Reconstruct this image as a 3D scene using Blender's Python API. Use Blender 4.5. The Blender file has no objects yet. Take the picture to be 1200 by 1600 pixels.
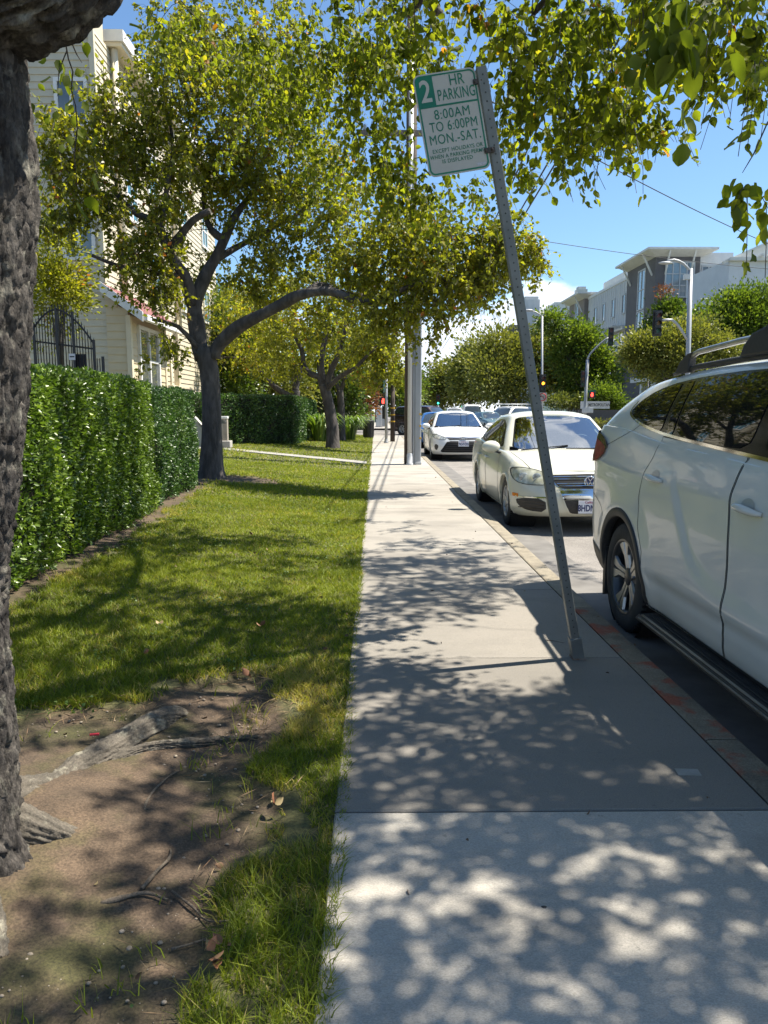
import bpy, bmesh, math, random
import numpy as np
from mathutils import Vector, Matrix
from mathutils.bvhtree import BVHTree
from mathutils.geometry import delaunay_2d_cdt
R = math.radians
rng = np.random.default_rng(7)
random.seed(11)
scene = bpy.context.scene

# ---------------------------------------------------------------- camera
EYE = 1.34                                   # eye height above the sidewalk (the road lies 0.13 lower)
PITCH = math.atan(158 / 1150.); YAW = R(0.65); F = 1150.
cam_data = bpy.data.cameras.new('camera')
cam = bpy.data.objects.new('camera', cam_data); scene.collection.objects.link(cam)
cam_data.sensor_fit = 'VERTICAL'; cam_data.sensor_height = 32.0; cam_data.lens = F / 1600 * 32.0
cam_data.clip_start = 0.05; cam_data.clip_end = 3000
cam.location = (0, 0, EYE); cam.rotation_euler = (math.pi / 2 - PITCH, 0, -YAW)
scene.camera = cam

# ---------------------------------------------------------------- sky and sun
SUN_EL, SUN_AZ = R(61), R(79)                # azimuth clockwise from +Y: the sun stands to the right, a little ahead
world = bpy.data.worlds.new('World'); scene.world = world; world.use_nodes = True
nt = world.node_tree; nt.nodes.clear()
wo = nt.nodes.new('ShaderNodeOutputWorld'); bg = nt.nodes.new('ShaderNodeBackground')
sky = nt.nodes.new('ShaderNodeTexSky'); sky.sky_type = 'NISHITA'; sky.sun_disc = False
sky.sun_elevation = SUN_EL; sky.sun_rotation = SUN_AZ
sky.altitude = 0; sky.air_density = 1.0; sky.dust_density = 0.35; sky.ozone_density = 3.4
tc = nt.nodes.new('ShaderNodeTexCoord'); sep = nt.nodes.new('ShaderNodeSeparateXYZ')
nt.links.new(tc.outputs['Generated'], sep.inputs[0])
def wmath(op, a, b=None, c=None, clamp=False):
    n = nt.nodes.new('ShaderNodeMath'); n.operation = op; n.use_clamp = clamp
    for i, v in enumerate((a, b, c)):
        if v is None: continue
        if isinstance(v, (int, float)): n.inputs[i].default_value = v
        else: nt.links.new(v, n.inputs[i])
    return n.outputs[0]
# cumulus low over the horizon: noise on the view direction, stretched flat
mp = nt.nodes.new('ShaderNodeMapping'); mp.inputs['Scale'].default_value = (1, 1, 2.1); mp.inputs['Location'].default_value = (.37, .12, .25)
nt.links.new(tc.outputs['Generated'], mp.inputs[0])
n1 = nt.nodes.new('ShaderNodeTexNoise'); n1.inputs['Scale'].default_value = 5.5; n1.inputs['Detail'].default_value = 9; n1.inputs['Roughness'].default_value = .56
nt.links.new(mp.outputs[0], n1.inputs['Vector'])
band = nt.nodes.new('ShaderNodeMapRange'); band.interpolation_type = 'SMOOTHSTEP'
band.inputs['From Min'].default_value = 0.27; band.inputs['From Max'].default_value = 0.04
band.inputs['To Min'].default_value = -0.42; band.inputs['To Max'].default_value = 0.14
nt.links.new(sep.outputs['Z'], band.inputs['Value'])
vd = nt.nodes.new('ShaderNodeVectorMath'); vd.operation = 'DISTANCE'; vd.inputs[1].default_value = (.15, .978, .10); nt.links.new(tc.outputs['Generated'], vd.inputs[0])
heap = nt.nodes.new('ShaderNodeMapRange'); heap.interpolation_type = 'SMOOTHSTEP'; heap.inputs['From Min'].default_value = .24; heap.inputs['From Max'].default_value = .02; heap.inputs['To Max'].default_value = .17
nt.links.new(vd.outputs['Value'], heap.inputs['Value'])
vd2 = nt.nodes.new('ShaderNodeVectorMath'); vd2.operation = 'DISTANCE'; vd2.inputs[1].default_value = (.15, .36, .92); nt.links.new(tc.outputs['Generated'], vd2.inputs[0])
heap2 = nt.nodes.new('ShaderNodeMapRange'); heap2.interpolation_type = 'SMOOTHSTEP'; heap2.inputs['From Min'].default_value = .50; heap2.inputs['From Max'].default_value = .15; heap2.inputs['To Max'].default_value = .50  # unseen cloud overhead, added for the windscreen to reflect
nt.links.new(vd2.outputs['Value'], heap2.inputs['Value'])
cl = wmath('ADD', wmath('ADD', wmath('ADD', n1.outputs['Fac'], band.outputs[0]), heap.outputs[0]), heap2.outputs[0])
cm = nt.nodes.new('ShaderNodeMapRange'); cm.interpolation_type = 'SMOOTHSTEP'
cm.inputs['From Min'].default_value = 0.50; cm.inputs['From Max'].default_value = 0.62
nt.links.new(cl, cm.inputs['Value'])
n2 = nt.nodes.new('ShaderNodeTexNoise'); n2.inputs['Scale'].default_value = 9; n2.inputs['Detail'].default_value = 5
nt.links.new(mp.outputs[0], n2.inputs['Vector'])
cr = nt.nodes.new('ShaderNodeValToRGB'); cr.color_ramp.elements[0].position = .35; cr.color_ramp.elements[1].position = .65
cr.color_ramp.elements[0].color = (4.3, 4.9, 5.9, 1); cr.color_ramp.elements[1].color = (8.2, 8.4, 8.7, 1)
nt.links.new(n2.outputs['Fac'], cr.inputs[0])
mx = nt.nodes.new('ShaderNodeMixRGB'); nt.links.new(cm.outputs[0], mx.inputs[0])
hs = nt.nodes.new('ShaderNodeMixRGB'); hs.blend_type = 'MULTIPLY'; hs.inputs[0].default_value = 1; hs.inputs[2].default_value = (.80, .92, .97, 1); nt.links.new(sky.outputs[0], hs.inputs[1]); nt.links.new(hs.outputs[0], mx.inputs[1]); nt.links.new(cr.outputs[0], mx.inputs[2])
nt.links.new(mx.outputs[0], bg.inputs[0]); bg.inputs[1].default_value = 0.088
nt.links.new(bg.outputs[0], wo.inputs[0])
sd = bpy.data.lights.new('sun', 'SUN'); sd.energy = 5.0; sd.angle = R(0.53); sd.color = (1, .935, .83)
sun = bpy.data.objects.new('sun', sd); scene.collection.objects.link(sun)
SUNV = Vector((math.cos(SUN_EL) * math.sin(SUN_AZ), math.cos(SUN_EL) * math.cos(SUN_AZ), math.sin(SUN_EL)))
sun.rotation_euler = SUNV.to_track_quat('Z', 'Y').to_euler()
vs = scene.view_settings; vs.view_transform = 'Standard'; vs.look = 'None'; vs.exposure = 1.22; vs.gamma = 1
scene.render.engine = 'CYCLES'
cy = scene.cycles; cy.max_bounces = 7; cy.diffuse_bounces = 3; cy.glossy_bounces = 3; cy.transmission_bounces = 5; cy.transparent_max_bounces = 8
try: cy.use_denoising = True
except Exception: pass

# ---------------------------------------------------------------- pixel of the 1200x1600 photograph -> point in the world
def ray(px, py):
    a, b = (px - 600) / F, (800 - py) / F
    c, s, cy_, sy = math.cos(PITCH), math.sin(PITCH), math.cos(YAW), math.sin(YAW)
    y = c + b * s; z = -s + b * c
    return Vector((a * cy_ + y * sy, -a * sy + y * cy_, z))
def at(px, py, Y):
    r = ray(px, py); k = Y / r.y; return Vector((r.x * k, Y, EYE + r.z * k))
def gr(px, py, z=0.0):
    r = ray(px, py); k = (z - EYE) / r.z; return Vector((r.x * k, r.y * k, z))

# ---------------------------------------------------------------- materials
MATS = {}
def _n(t, ty, **kw):
    n = t.nodes.new(ty)
    for k, v in kw.items():
        if k in n.inputs: n.inputs[k].default_value = v
        else: setattr(n, k, v)
    return n
def mat(name, col, rough=.6, metal=0., col2=None, ns=8., nd=6, lo=.35, hi=.65, bump=0., bs=None, bd=.01, stretch=(1, 1, 1),
        spec=.5, coat=0., trans=None, attr=None, ramp=None, emit=None, voro=None, rv=0., third=None, grain=None):
    """procedural material: base colour mixed with col2 by noise, optional bump, leaf translucency, per-face random ramp"""
    if name in MATS: return MATS[name]
    m = bpy.data.materials.new(name); m.use_nodes = True; t = m.node_tree
    b = t.nodes['Principled BSDF']; L = t.links.new
    b.inputs['Roughness'].default_value = rough; b.inputs['Metallic'].default_value = metal
    b.inputs['Specular IOR Level'].default_value = spec; b.inputs['Coat Weight'].default_value = coat
    b.inputs['Coat Roughness'].default_value = .03
    tcn = _n(t, 'ShaderNodeTexCoord'); mpn = _n(t, 'ShaderNodeMapping'); mpn.inputs['Scale'].default_value = stretch
    L(tcn.outputs['Object'], mpn.inputs[0])
    src = None
    if ramp:
        at_ = _n(t, 'ShaderNodeAttribute'); at_.attribute_name = attr or 'rnd'
        r = _n(t, 'ShaderNodeValToRGB'); el = r.color_ramp.elements
        while len(el) < len(ramp): el.new(.5)
        for i, (p, c) in enumerate(ramp): el[i].position = p; el[i].color = (*c, 1)
        L(at_.outputs['Fac'], r.inputs[0]); src = r.outputs[0]
    if col2 is not None:
        n = _n(t, 'ShaderNodeTexNoise', Scale=ns, Detail=nd, Roughness=.6); L(mpn.outputs[0], n.inputs['Vector'])
        mr = _n(t, 'ShaderNodeMapRange'); mr.inputs['From Min'].default_value = lo; mr.inputs['From Max'].default_value = hi
        L(n.outputs['Fac'], mr.inputs['Value'])
        x = _n(t, 'ShaderNodeMixRGB'); L(mr.outputs[0], x.inputs[0])
        if src: L(src, x.inputs[1])
        else: x.inputs[1].default_value = (*col, 1)
        x.inputs[2].default_value = (*col2, 1); src = x.outputs[0]
        if rv:
            mr2 = _n(t, 'ShaderNodeMapRange'); mr2.inputs['To Min'].default_value = rough - rv; mr2.inputs['To Max'].default_value = rough + rv
            L(n.outputs['Fac'], mr2.inputs['Value']); L(mr2.outputs[0], b.inputs['Roughness'])
    if third is not None:       # large-scale stains: (colour, scale, lo, hi, strength)
        n = _n(t, 'ShaderNodeTexNoise', Scale=third[1], Detail=7, Roughness=.62); L(tcn.outputs['Object'], n.inputs['Vector'])
        mr = _n(t, 'ShaderNodeMapRange'); mr.inputs['From Min'].default_value = third[2]; mr.inputs['From Max'].default_value = third[3]; mr.inputs['To Max'].default_value = third[4]
        L(n.outputs['Fac'], mr.inputs['Value'])
        x = _n(t, 'ShaderNodeMixRGB'); L(mr.outputs[0], x.inputs[0])
        if src: L(src, x.inputs[1])
        else: x.inputs[1].default_value = (*col, 1)
        x.inputs[2].default_value = (*third[0], 1); src = x.outputs[0]
    if grain:                   # fine aggregate: (scale, amount)
        n = _n(t, 'ShaderNodeTexNoise', Scale=grain[0], Detail=3, Roughness=.7); L(mpn.outputs[0], n.inputs['Vector'])
        mr = _n(t, 'ShaderNodeMapRange'); mr.inputs['From Min'].default_value = .34; mr.inputs['From Max'].default_value = .66; mr.inputs['To Min'].default_value = 1 - grain[1]; mr.inputs['To Max'].default_value = 1 + grain[1]
        L(n.outputs['Fac'], mr.inputs['Value']); x = _n(t, 'ShaderNodeMixRGB'); x.blend_type = 'MULTIPLY'; x.inputs[0].default_value = 1
        if src: L(src, x.inputs[1])
        else: x.inputs[1].default_value = (*col, 1)
        L(mr.outputs[0], x.inputs[2]); src = x.outputs[0]
    if src: L(src, b.inputs['Base Color'])
    else: b.inputs['Base Color'].default_value = (*col, 1)
    if bump:
        if voro: bn = _n(t, 'ShaderNodeTexVoronoi', Scale=bs or 20.); L(mpn.outputs[0], bn.inputs['Vector']); o = bn.outputs['Distance']
        else: bn = _n(t, 'ShaderNodeTexNoise', Scale=bs or ns * 3, Detail=8, Roughness=.65); L(mpn.outputs[0], bn.inputs['Vector']); o = bn.outputs['Fac']
        bu = _n(t, 'ShaderNodeBump', Strength=bump, Distance=bd); L(o, bu.inputs['Height']); L(bu.outputs[0], b.inputs['Normal'])
    if emit:
        b.inputs['Emission Color'].default_value = (*emit[0], 1); b.inputs['Emission Strength'].default_value = emit[1]
    if trans:
        tr = _n(t, 'ShaderNodeBsdfTranslucent'); mixs = _n(t, 'ShaderNodeMixShader'); mixs.inputs[0].default_value = trans[0]
        g = _n(t, 'ShaderNodeMixRGB'); g.blend_type = 'MULTIPLY'; g.inputs[0].default_value = 1; g.inputs[2].default_value = (*trans[1], 1)
        if src: L(src, g.inputs[1])
        else: g.inputs[1].default_value = (*col, 1)
        L(g.outputs[0], tr.inputs[0]); L(b.outputs[0], mixs.inputs[1]); L(tr.outputs[0], mixs.inputs[2])
        L(mixs.outputs[0], t.nodes['Material Output'].inputs['Surface'])
    MATS[name] = m; return m
def glass_mat(name, tint, alpha, rough=.02):
    """thin pane: mirror-like coat over a see-through tint"""
    if name in MATS: return MATS[name]
    m = bpy.data.materials.new(name); m.use_nodes = True; t = m.node_tree; L = t.links.new; t.nodes.clear()
    o = _n(t, 'ShaderNodeOutputMaterial'); tr = _n(t, 'ShaderNodeBsdfTransparent'); tr.inputs[0].default_value = (*tint, 1)
    gl = _n(t, 'ShaderNodeBsdfGlossy', Roughness=rough); gl.inputs[0].default_value = (.95, .97, 1, 1)
    fr = _n(t, 'ShaderNodeLayerWeight', Blend=.35); ma = _n(t, 'ShaderNodeMath', operation='MULTIPLY_ADD')
    nz = _n(t, 'ShaderNodeTexNoise', Scale=3., Detail=2); tcn = _n(t, 'ShaderNodeTexCoord'); L(tcn.outputs['Object'], nz.inputs['Vector'])
    bu = _n(t, 'ShaderNodeBump', Strength=.03, Distance=.02); L(nz.outputs['Fac'], bu.inputs['Height']); L(bu.outputs[0], gl.inputs['Normal'])
    L(fr.outputs['Fresnel'], ma.inputs[0]); ma.inputs[1].default_value = .9; ma.inputs[2].default_value = alpha; ma.use_clamp = True
    mi = _n(t, 'ShaderNodeMixShader'); L(ma.outputs[0], mi.inputs[0]); L(tr.outputs[0], mi.inputs[1]); L(gl.outputs[0], mi.inputs[2])
    L(mi.outputs[0], o.inputs[0]); MATS[name] = m; return m

# ---------------------------------------------------------------- objects
COL = scene.collection
def props(o, label=None, cat=None, group=None, kind=None):
    if label: o['label'] = label
    if cat: o['category'] = cat
    if group: o['group'] = group
    if kind: o['kind'] = kind
    return o
def thing(name, label, cat, loc=(0, 0, 0), rz=0., group=None):
    o = bpy.data.objects.new(name, None); COL.objects.link(o); o.empty_display_size = .2
    o.location = loc; o.rotation_euler = (0, 0, rz); return props(o, label, cat, group)
def link(name, me, m, parent=None, smooth=False):
    o = bpy.data.objects.new(name, me); COL.objects.link(o)
    if m is not None: me.materials.append(m)
    if smooth: me.polygons.foreach_set('use_smooth', [True] * len(me.polygons))
    if parent is not None: o.parent = parent
    return o
def np_mesh(name, V, loops, sizes, rnd=None):
    """fast mesh: V (n,3), loops flat vertex indices, sizes polygon sizes"""
    me = bpy.data.meshes.new(name); V = np.asarray(V, np.float32); loops = np.asarray(loops, np.int32).ravel(); sizes = np.asarray(sizes, np.int32)
    me.vertices.add(len(V)); me.vertices.foreach_set('co', V.ravel())
    me.loops.add(len(loops)); me.loops.foreach_set('vertex_index', loops)
    me.polygons.add(len(sizes)); st = np.concatenate([[0], np.cumsum(sizes)[:-1]]).astype(np.int32)
    me.polygons.foreach_set('loop_start', st)
    try: me.polygons.foreach_set('loop_total', sizes)
    except Exception: pass
    if rnd is not None:
        a = me.attributes.new('rnd', 'FLOAT', 'FACE'); a.data.foreach_set('value', np.asarray(rnd, np.float32))
    me.update(calc_edges=True); me.validate(); return me
class MB:
    """collects shapes, links them as ONE mesh object"""
    def __init__(s): s.v = []; s.f = []; s.sm = []
    def add(s, vs, fs, smooth=False):
        b = len(s.v); s.v += [Vector(p) for p in vs]; s.f += [tuple(i + b for i in f) for f in fs]; s.sm += [smooth] * len(fs); return s
    def box(s, c, d, rot=0., M4=None):
        x, y, z = d[0] / 2, d[1] / 2, d[2] / 2
        P = [Vector(p) for p in ((-x, -y, -z), (x, -y, -z), (x, y, -z), (-x, y, -z), (-x, -y, z), (x, -y, z), (x, y, z), (-x, y, z))]
        if rot: P = [Matrix.Rotation(rot, 3, 'Z') @ p for p in P]
        if M4 is not None: P = [M4 @ p for p in P]
        P = [p + Vector(c) for p in P]
        return s.add(P, [(0, 3, 2, 1), (4, 5, 6, 7), (0, 1, 5, 4), (1, 2, 6, 5), (2, 3, 7, 6), (3, 0, 4, 7)])
    def b2(s, x0, x1, y0, y1, z0, z1): return s.box(((x0 + x1) / 2, (y0 + y1) / 2, (z0 + z1) / 2), (x1 - x0, y1 - y0, z1 - z0))
    def bar(s, a, b, w, h=None):
        """rectangular bar between two points"""
        a, b = Vector(a), Vector(b); d = b - a; q = d.to_track_quat('X', 'Z').to_matrix(); h = h or w
        return s.box((a + b) / 2, (d.length, w, h), M4=q)
    def tube(s, pts, r, n=8, cap=True, smooth=True):
        pts = [Vector(p) for p in pts]; m = len(pts)
        if not hasattr(r, '__len__'): r = [r] * m
        up = None; vs = []
        for i, p in enumerate(pts):
            d = (pts[min(i + 1, m - 1)] - pts[max(i - 1, 0)]).normalized()
            if up is None: up = d.orthogonal().normalized()
            else:
                up = up - d * up.dot(d)
                up = up.normalized() if up.length > 1e-5 else d.orthogonal().normalized()
            si = d.cross(up)
            for k in range(n):
                a = 2 * math.pi * k / n; vs.append(p + (up * math.cos(a) + si * math.sin(a)) * r[i])
        fs = [(i * n + k, i * n + (k + 1) % n, (i + 1) * n + (k + 1) % n, (i + 1) * n + k) for i in range(m - 1) for k in range(n)]
        s.add(vs, fs, smooth)
        if cap:
            b = len(s.v) - len(vs); s.f.append(tuple(b + k for k in range(n))[::-1]); s.f.append(tuple(b + (m - 1) * n + k for k in range(n))); s.sm += [False, False]
        return s
    def lathe(s, prof, n=24, c=(0, 0, 0), axis='Z', smooth=True, cap=False):
        """prof: (r, h) pairs turned round the axis"""
        vs = []
        for r, h in prof:
            for k in range(n):
                a = 2 * math.pi * k / n; x, y = r * math.cos(a), r * math.sin(a)
                p = (x, y, h) if axis == 'Z' else ((x, h, y) if axis == 'Y' else (h, x, y)); vs.append(Vector(p) + Vector(c))
        fs = [(i * n + k, i * n + (k + 1) % n, (i + 1) * n + (k + 1) % n, (i + 1) * n + k) for i in range(len(prof) - 1) for k in range(n)]
        if cap: fs += [tuple(range(n))[::-1], tuple((len(prof) - 1) * n + k for k in range(n))]
        return s.add(vs, fs, smooth)
    def sphere(s, c, r, nu=12, nv=8):
        rr = r if hasattr(r, '__len__') else (r, r, r); vs = []; fs = []
        for j in range(nv + 1):
            ph = math.pi * j / nv
            for i in range(nu):
                th = 2 * math.pi * i / nu; vs.append((c[0] + rr[0] * math.sin(ph) * math.cos(th), c[1] + rr[1] * math.sin(ph) * math.sin(th), c[2] + rr[2] * math.cos(ph)))
        for j in range(nv):
            for i in range(nu): fs.append((j * nu + i, j * nu + (i + 1) % nu, (j + 1) * nu + (i + 1) % nu, (j + 1) * nu + i))
        return s.add(vs, fs, True)
    def prism(s, poly, a, b, plane='XZ'):
        """polygon in a plane, extruded from a to b along the third axis"""
        n = len(poly)
        def P(u, v, w): return {'XZ': (u, w, v), 'YZ': (w, u, v), 'XY': (u, v, w)}[plane]
        vs = [P(u, v, a) for u, v in poly] + [P(u, v, b) for u, v in poly]
        fs = [tuple(range(n)), tuple(range(2 * n - 1, n - 1, -1))] + [(i, i + n, (i + 1) % n + n, (i + 1) % n) for i in range(n)]
        return s.add(vs, fs)
    def build(s, name, m, parent=None, world=False, bevel=0., label=None, fixn=True):
        me = bpy.data.meshes.new(name); V = s.v
        if world and parent is not None:
            rt = parent
            while rt.parent is not None: rt = rt.parent
            mi = (Matrix.Translation(rt.location) @ rt.rotation_euler.to_matrix().to_4x4()).inverted(); V = [mi @ p for p in V]
        me.from_pydata([tuple(p) for p in V], [], s.f); me.polygons.foreach_set('use_smooth', s.sm)
        if fixn:
            bm = bmesh.new(); bm.from_mesh(me); bmesh.ops.recalc_face_normals(bm, faces=bm.faces)
            bm.to_mesh(me); bm.free()
        me.update()
        o = link(name, me, m, parent)
        if bevel:
            bv = o.modifiers.new('bevel', 'BEVEL'); bv.width = bevel; bv.segments = 2; bv.limit_method = 'ANGLE'; bv.angle_limit = R(40)
        if label: o['label'] = label
        return o
def copy_tree(o, parent=None):
    c = o.copy(); COL.objects.link(c)
    if parent is not None: c.parent = parent; c.matrix_parent_inverse = o.matrix_parent_inverse.copy()
    for ch in list(CHILD.get(o.name, [])): CHILD.setdefault(c.name, []).append(copy_tree(ch, c))
    return c
CHILD = {}
def index_children():
    CHILD.clear()
    for o in COL.objects:
        if o.parent: CHILD.setdefault(o.parent.name, []).append(o)
def text_mesh(s, size, M4, extrude=.0006, bold=0., align='CENTER', sx=1., mb=None, space=1.):
    """built-in lettering turned into mesh triangles, placed by M4 (letters lie in the local XY plane)"""
    cu = bpy.data.curves.new('lettering', 'FONT'); cu.body = s; cu.size = size; cu.extrude = extrude; cu.offset = bold
    cu.align_x = align; cu.align_y = 'CENTER'; cu.space_character = space; cu.resolution_u = 4
    o = bpy.data.objects.new('lettering', cu); COL.objects.link(o)
    dg = bpy.context.evaluated_depsgraph_get(); dg.update(); me = bpy.data.meshes.new_from_object(o.evaluated_get(dg))
    mb = mb or MB(); S = Matrix.Diagonal((sx, 1, 1, 1))
    mb.add([M4 @ (S @ v.co) for v in me.vertices], [tuple(p.vertices) for p in me.polygons])
    bpy.data.objects.remove(o); bpy.data.curves.remove(cu); bpy.data.meshes.remove(me); return mb
def frame(o, xa, ya):
    """4x4 from origin, x axis and y axis"""
    xa = Vector(xa).normalized(); ya = Vector(ya); ya = (ya - xa * ya.dot(xa)).normalized(); za = xa.cross(ya)
    m = Matrix((xa, ya, za)).transposed().to_4x4(); m.translation = Vector(o); return m
# ---------------------------------------------------------------- vehicle builder (local x = forward, y = left, z = up from the road)
paint = lambda n, c, c2: mat(n, c, .26, 0, col2=c2, ns=2.2, lo=.3, hi=.7, coat=.5, spec=.45, rv=.03)
PEARL = paint('pearl white paint', (.66, .65, .59), (.63, .62, .56))
CREAM = paint('warm white paint', (.62, .61, .50), (.58, .57, .465))
WHITE = paint('white paint', (.70, .70, .68), (.66, .66, .64))
BLUEP = paint('blue paint', (.02, .10, .30), (.02, .08, .26))
MAROON = paint('dark maroon paint', (.025, .010, .012), (.03, .014, .015))
SLATE = paint('slate blue paint', (.05, .09, .14), (.06, .10, .15)); SILVER = paint('silver paint', (.42, .44, .46), (.38, .40, .42))
TEALP = paint('grey blue paint', (.09, .15, .17), (.08, .13, .15))
BLKPL = mat('black plastic', (.018, .018, .019), .55, col2=(.03, .03, .031), ns=30, bump=.15, bs=400, bd=.001)
GLOSSB = mat('gloss black trim', (.012, .012, .013), .15, col2=(.02, .02, .02), ns=5)
RUBBER = mat('tyre rubber', (.022, .022, .022), .8, col2=(.045, .043, .04), ns=12, bump=.3, bs=90, bd=.002)
CHROME = mat('chrome', (.75, .76, .78), .08, 1, col2=(.65, .66, .68), ns=6)
ALLOY = mat('machined alloy', (.40, .41, .41), .38, 1, col2=(.5, .51, .52), ns=9)
DKALLOY = mat('dark alloy', (.06, .06, .065), .35, .6, col2=(.09, .09, .09), ns=9)
SILVPL = mat('silver wheel cover', (.42, .43, .44), .35, .55, col2=(.33, .34, .34), ns=9)
WELL = mat('wheel well liner', (.006, .006, .006), .9, col2=(.01, .01, .01), ns=9)
SEAM = mat('panel gap', (.03, .03, .028), .8, col2=(.05, .05, .045), ns=9)
TINT = mat('privacy glass', (.006, .008, .008), .025, spec=.5, col2=(.010, .011, .010), ns=1.5, coat=.08)
SIDEG = mat('car side glass', (.02, .026, .024), .03, spec=.8, col2=(.035, .04, .035), ns=2.0, coat=1.)
SCREEN = glass_mat('windscreen glass', (.74, .84, .83), .34)
LENS = mat('headlamp lens', (.32, .33, .31), .08, .25, col2=(.70, .72, .66), ns=14, lo=.42, hi=.58, coat=1.)
LENSY = mat('clouded headlamp lens', (.36, .35, .24), .14, .15, col2=(.60, .59, .45), ns=9, lo=.42, hi=.6, coat=1.)
REDL = mat('red lamp lens', (.30, .004, .012), .35, .0, col2=(.16, .002, .008), ns=16, lo=.42, hi=.58, coat=0, spec=.25)
AMBER = mat('amber lens', (.75, .20, .02), .15, col2=(.62, .14, .015), ns=30, coat=1.)
INTER = mat('car interior', (.20, .20, .19), .8, col2=(.15, .148, .14), ns=6)
SEATM = mat('car seat cloth', (.36, .35, .32), .9, col2=(.28, .27, .25), ns=30)
PLATE = mat('licence plate white', (.74, .74, .76), .4, col2=(.66, .66, .70), ns=12)
PLTXT = mat('plate lettering', (.03, .04, .12), .5, col2=(.04, .05, .14), ns=9); PLRED = mat('plate script', (.35, .05, .12), .5, col2=(.3, .05, .1), ns=9)

def sp(xs, ys):
    """monotone cubic through the points"""
    xs = np.array(xs, float); ys = np.array(ys, float)
    if xs[0] > xs[-1]: xs = xs[::-1]; ys = ys[::-1]
    h = np.diff(xs); d = np.diff(ys) / h; m = np.zeros(len(xs)); m[0], m[-1] = d[0], d[-1]
    for i in range(1, len(xs) - 1): m[i] = 0 if d[i - 1] * d[i] <= 0 else 2 * d[i - 1] * d[i] / (d[i - 1] + d[i])
    def f(x):
        x = min(max(x, xs[0]), xs[-1]); i = int(min(np.searchsorted(xs, x, 'right') - 1, len(xs) - 2)); t = (x - xs[i]) / h[i]
        return (2*t**3 - 3*t*t + 1) * ys[i] + (t**3 - 2*t*t + t) * h[i] * m[i] + (-2*t**3 + 3*t*t) * ys[i+1] + (t**3 - t*t) * h[i] * m[i+1]
    return f
def inpoly(x, y, P):
    c = False; n = len(P); j = n - 1
    for i in range(n):
        if (P[i][1] > y) != (P[j][1] > y) and x < (P[j][0] - P[i][0]) * (y - P[i][1]) / (P[j][1] - P[i][1]) + P[i][0]: c = not c
        j = i
    return c
def chaikin(P, k=2, closed=True, w=.25):
    for _ in range(k):
        Q = []; n = len(P)
        for i in range(n if closed else n - 1):
            a, b = P[i], P[(i + 1) % n]
            Q += [((1 - w) * a[0] + w * b[0], (1 - w) * a[1] + w * b[1]), (w * a[0] + (1 - w) * b[0], w * a[1] + (1 - w) * b[1])]
        P = Q if closed else [P[0]] + Q + [P[-1]]
    return P
def dens(P, h, closed=True):
    Q = []; n = len(P)
    for i in range(n if closed else n - 1):
        a, b = P[i], P[(i + 1) % n]; L = math.hypot(b[0] - a[0], b[1] - a[1]); k = max(1, int(L / h))
        Q += [(a[0] + (b[0] - a[0]) * j / k, a[1] + (b[1] - a[1]) * j / k) for j in range(k)]
    return Q if closed else Q + [P[-1]]
def outline(xf, xr, w, cf, cr, p=2.6, nf=18, ns=64, nr=12, bow=.035):
    """half plan outline, front centre round the right-hand side to rear centre"""
    o = []
    for i in range(nf):
        th = math.pi / 2 * i / nf; o.append((xf - cf + cf * math.cos(th) ** (2 / p), w * math.sin(th) ** (2 / p)))
    for i in range(ns + 1): o.append((xf - cf + (xr + cr - xf + cf) * i / ns, w))
    for i in range(nr - 1, -1, -1):
        th = math.pi / 2 * i / nr; o.append((xr + cr - cr * math.cos(th) ** (2 / p), w * math.sin(th) ** (2 / p)))
    xm = (xf + xr) / 2; hl = (xf - xr) / 2
    return [(x, y * (1 - bow * ((x - xm) / hl) ** 2)) for x, y in o]
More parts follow.
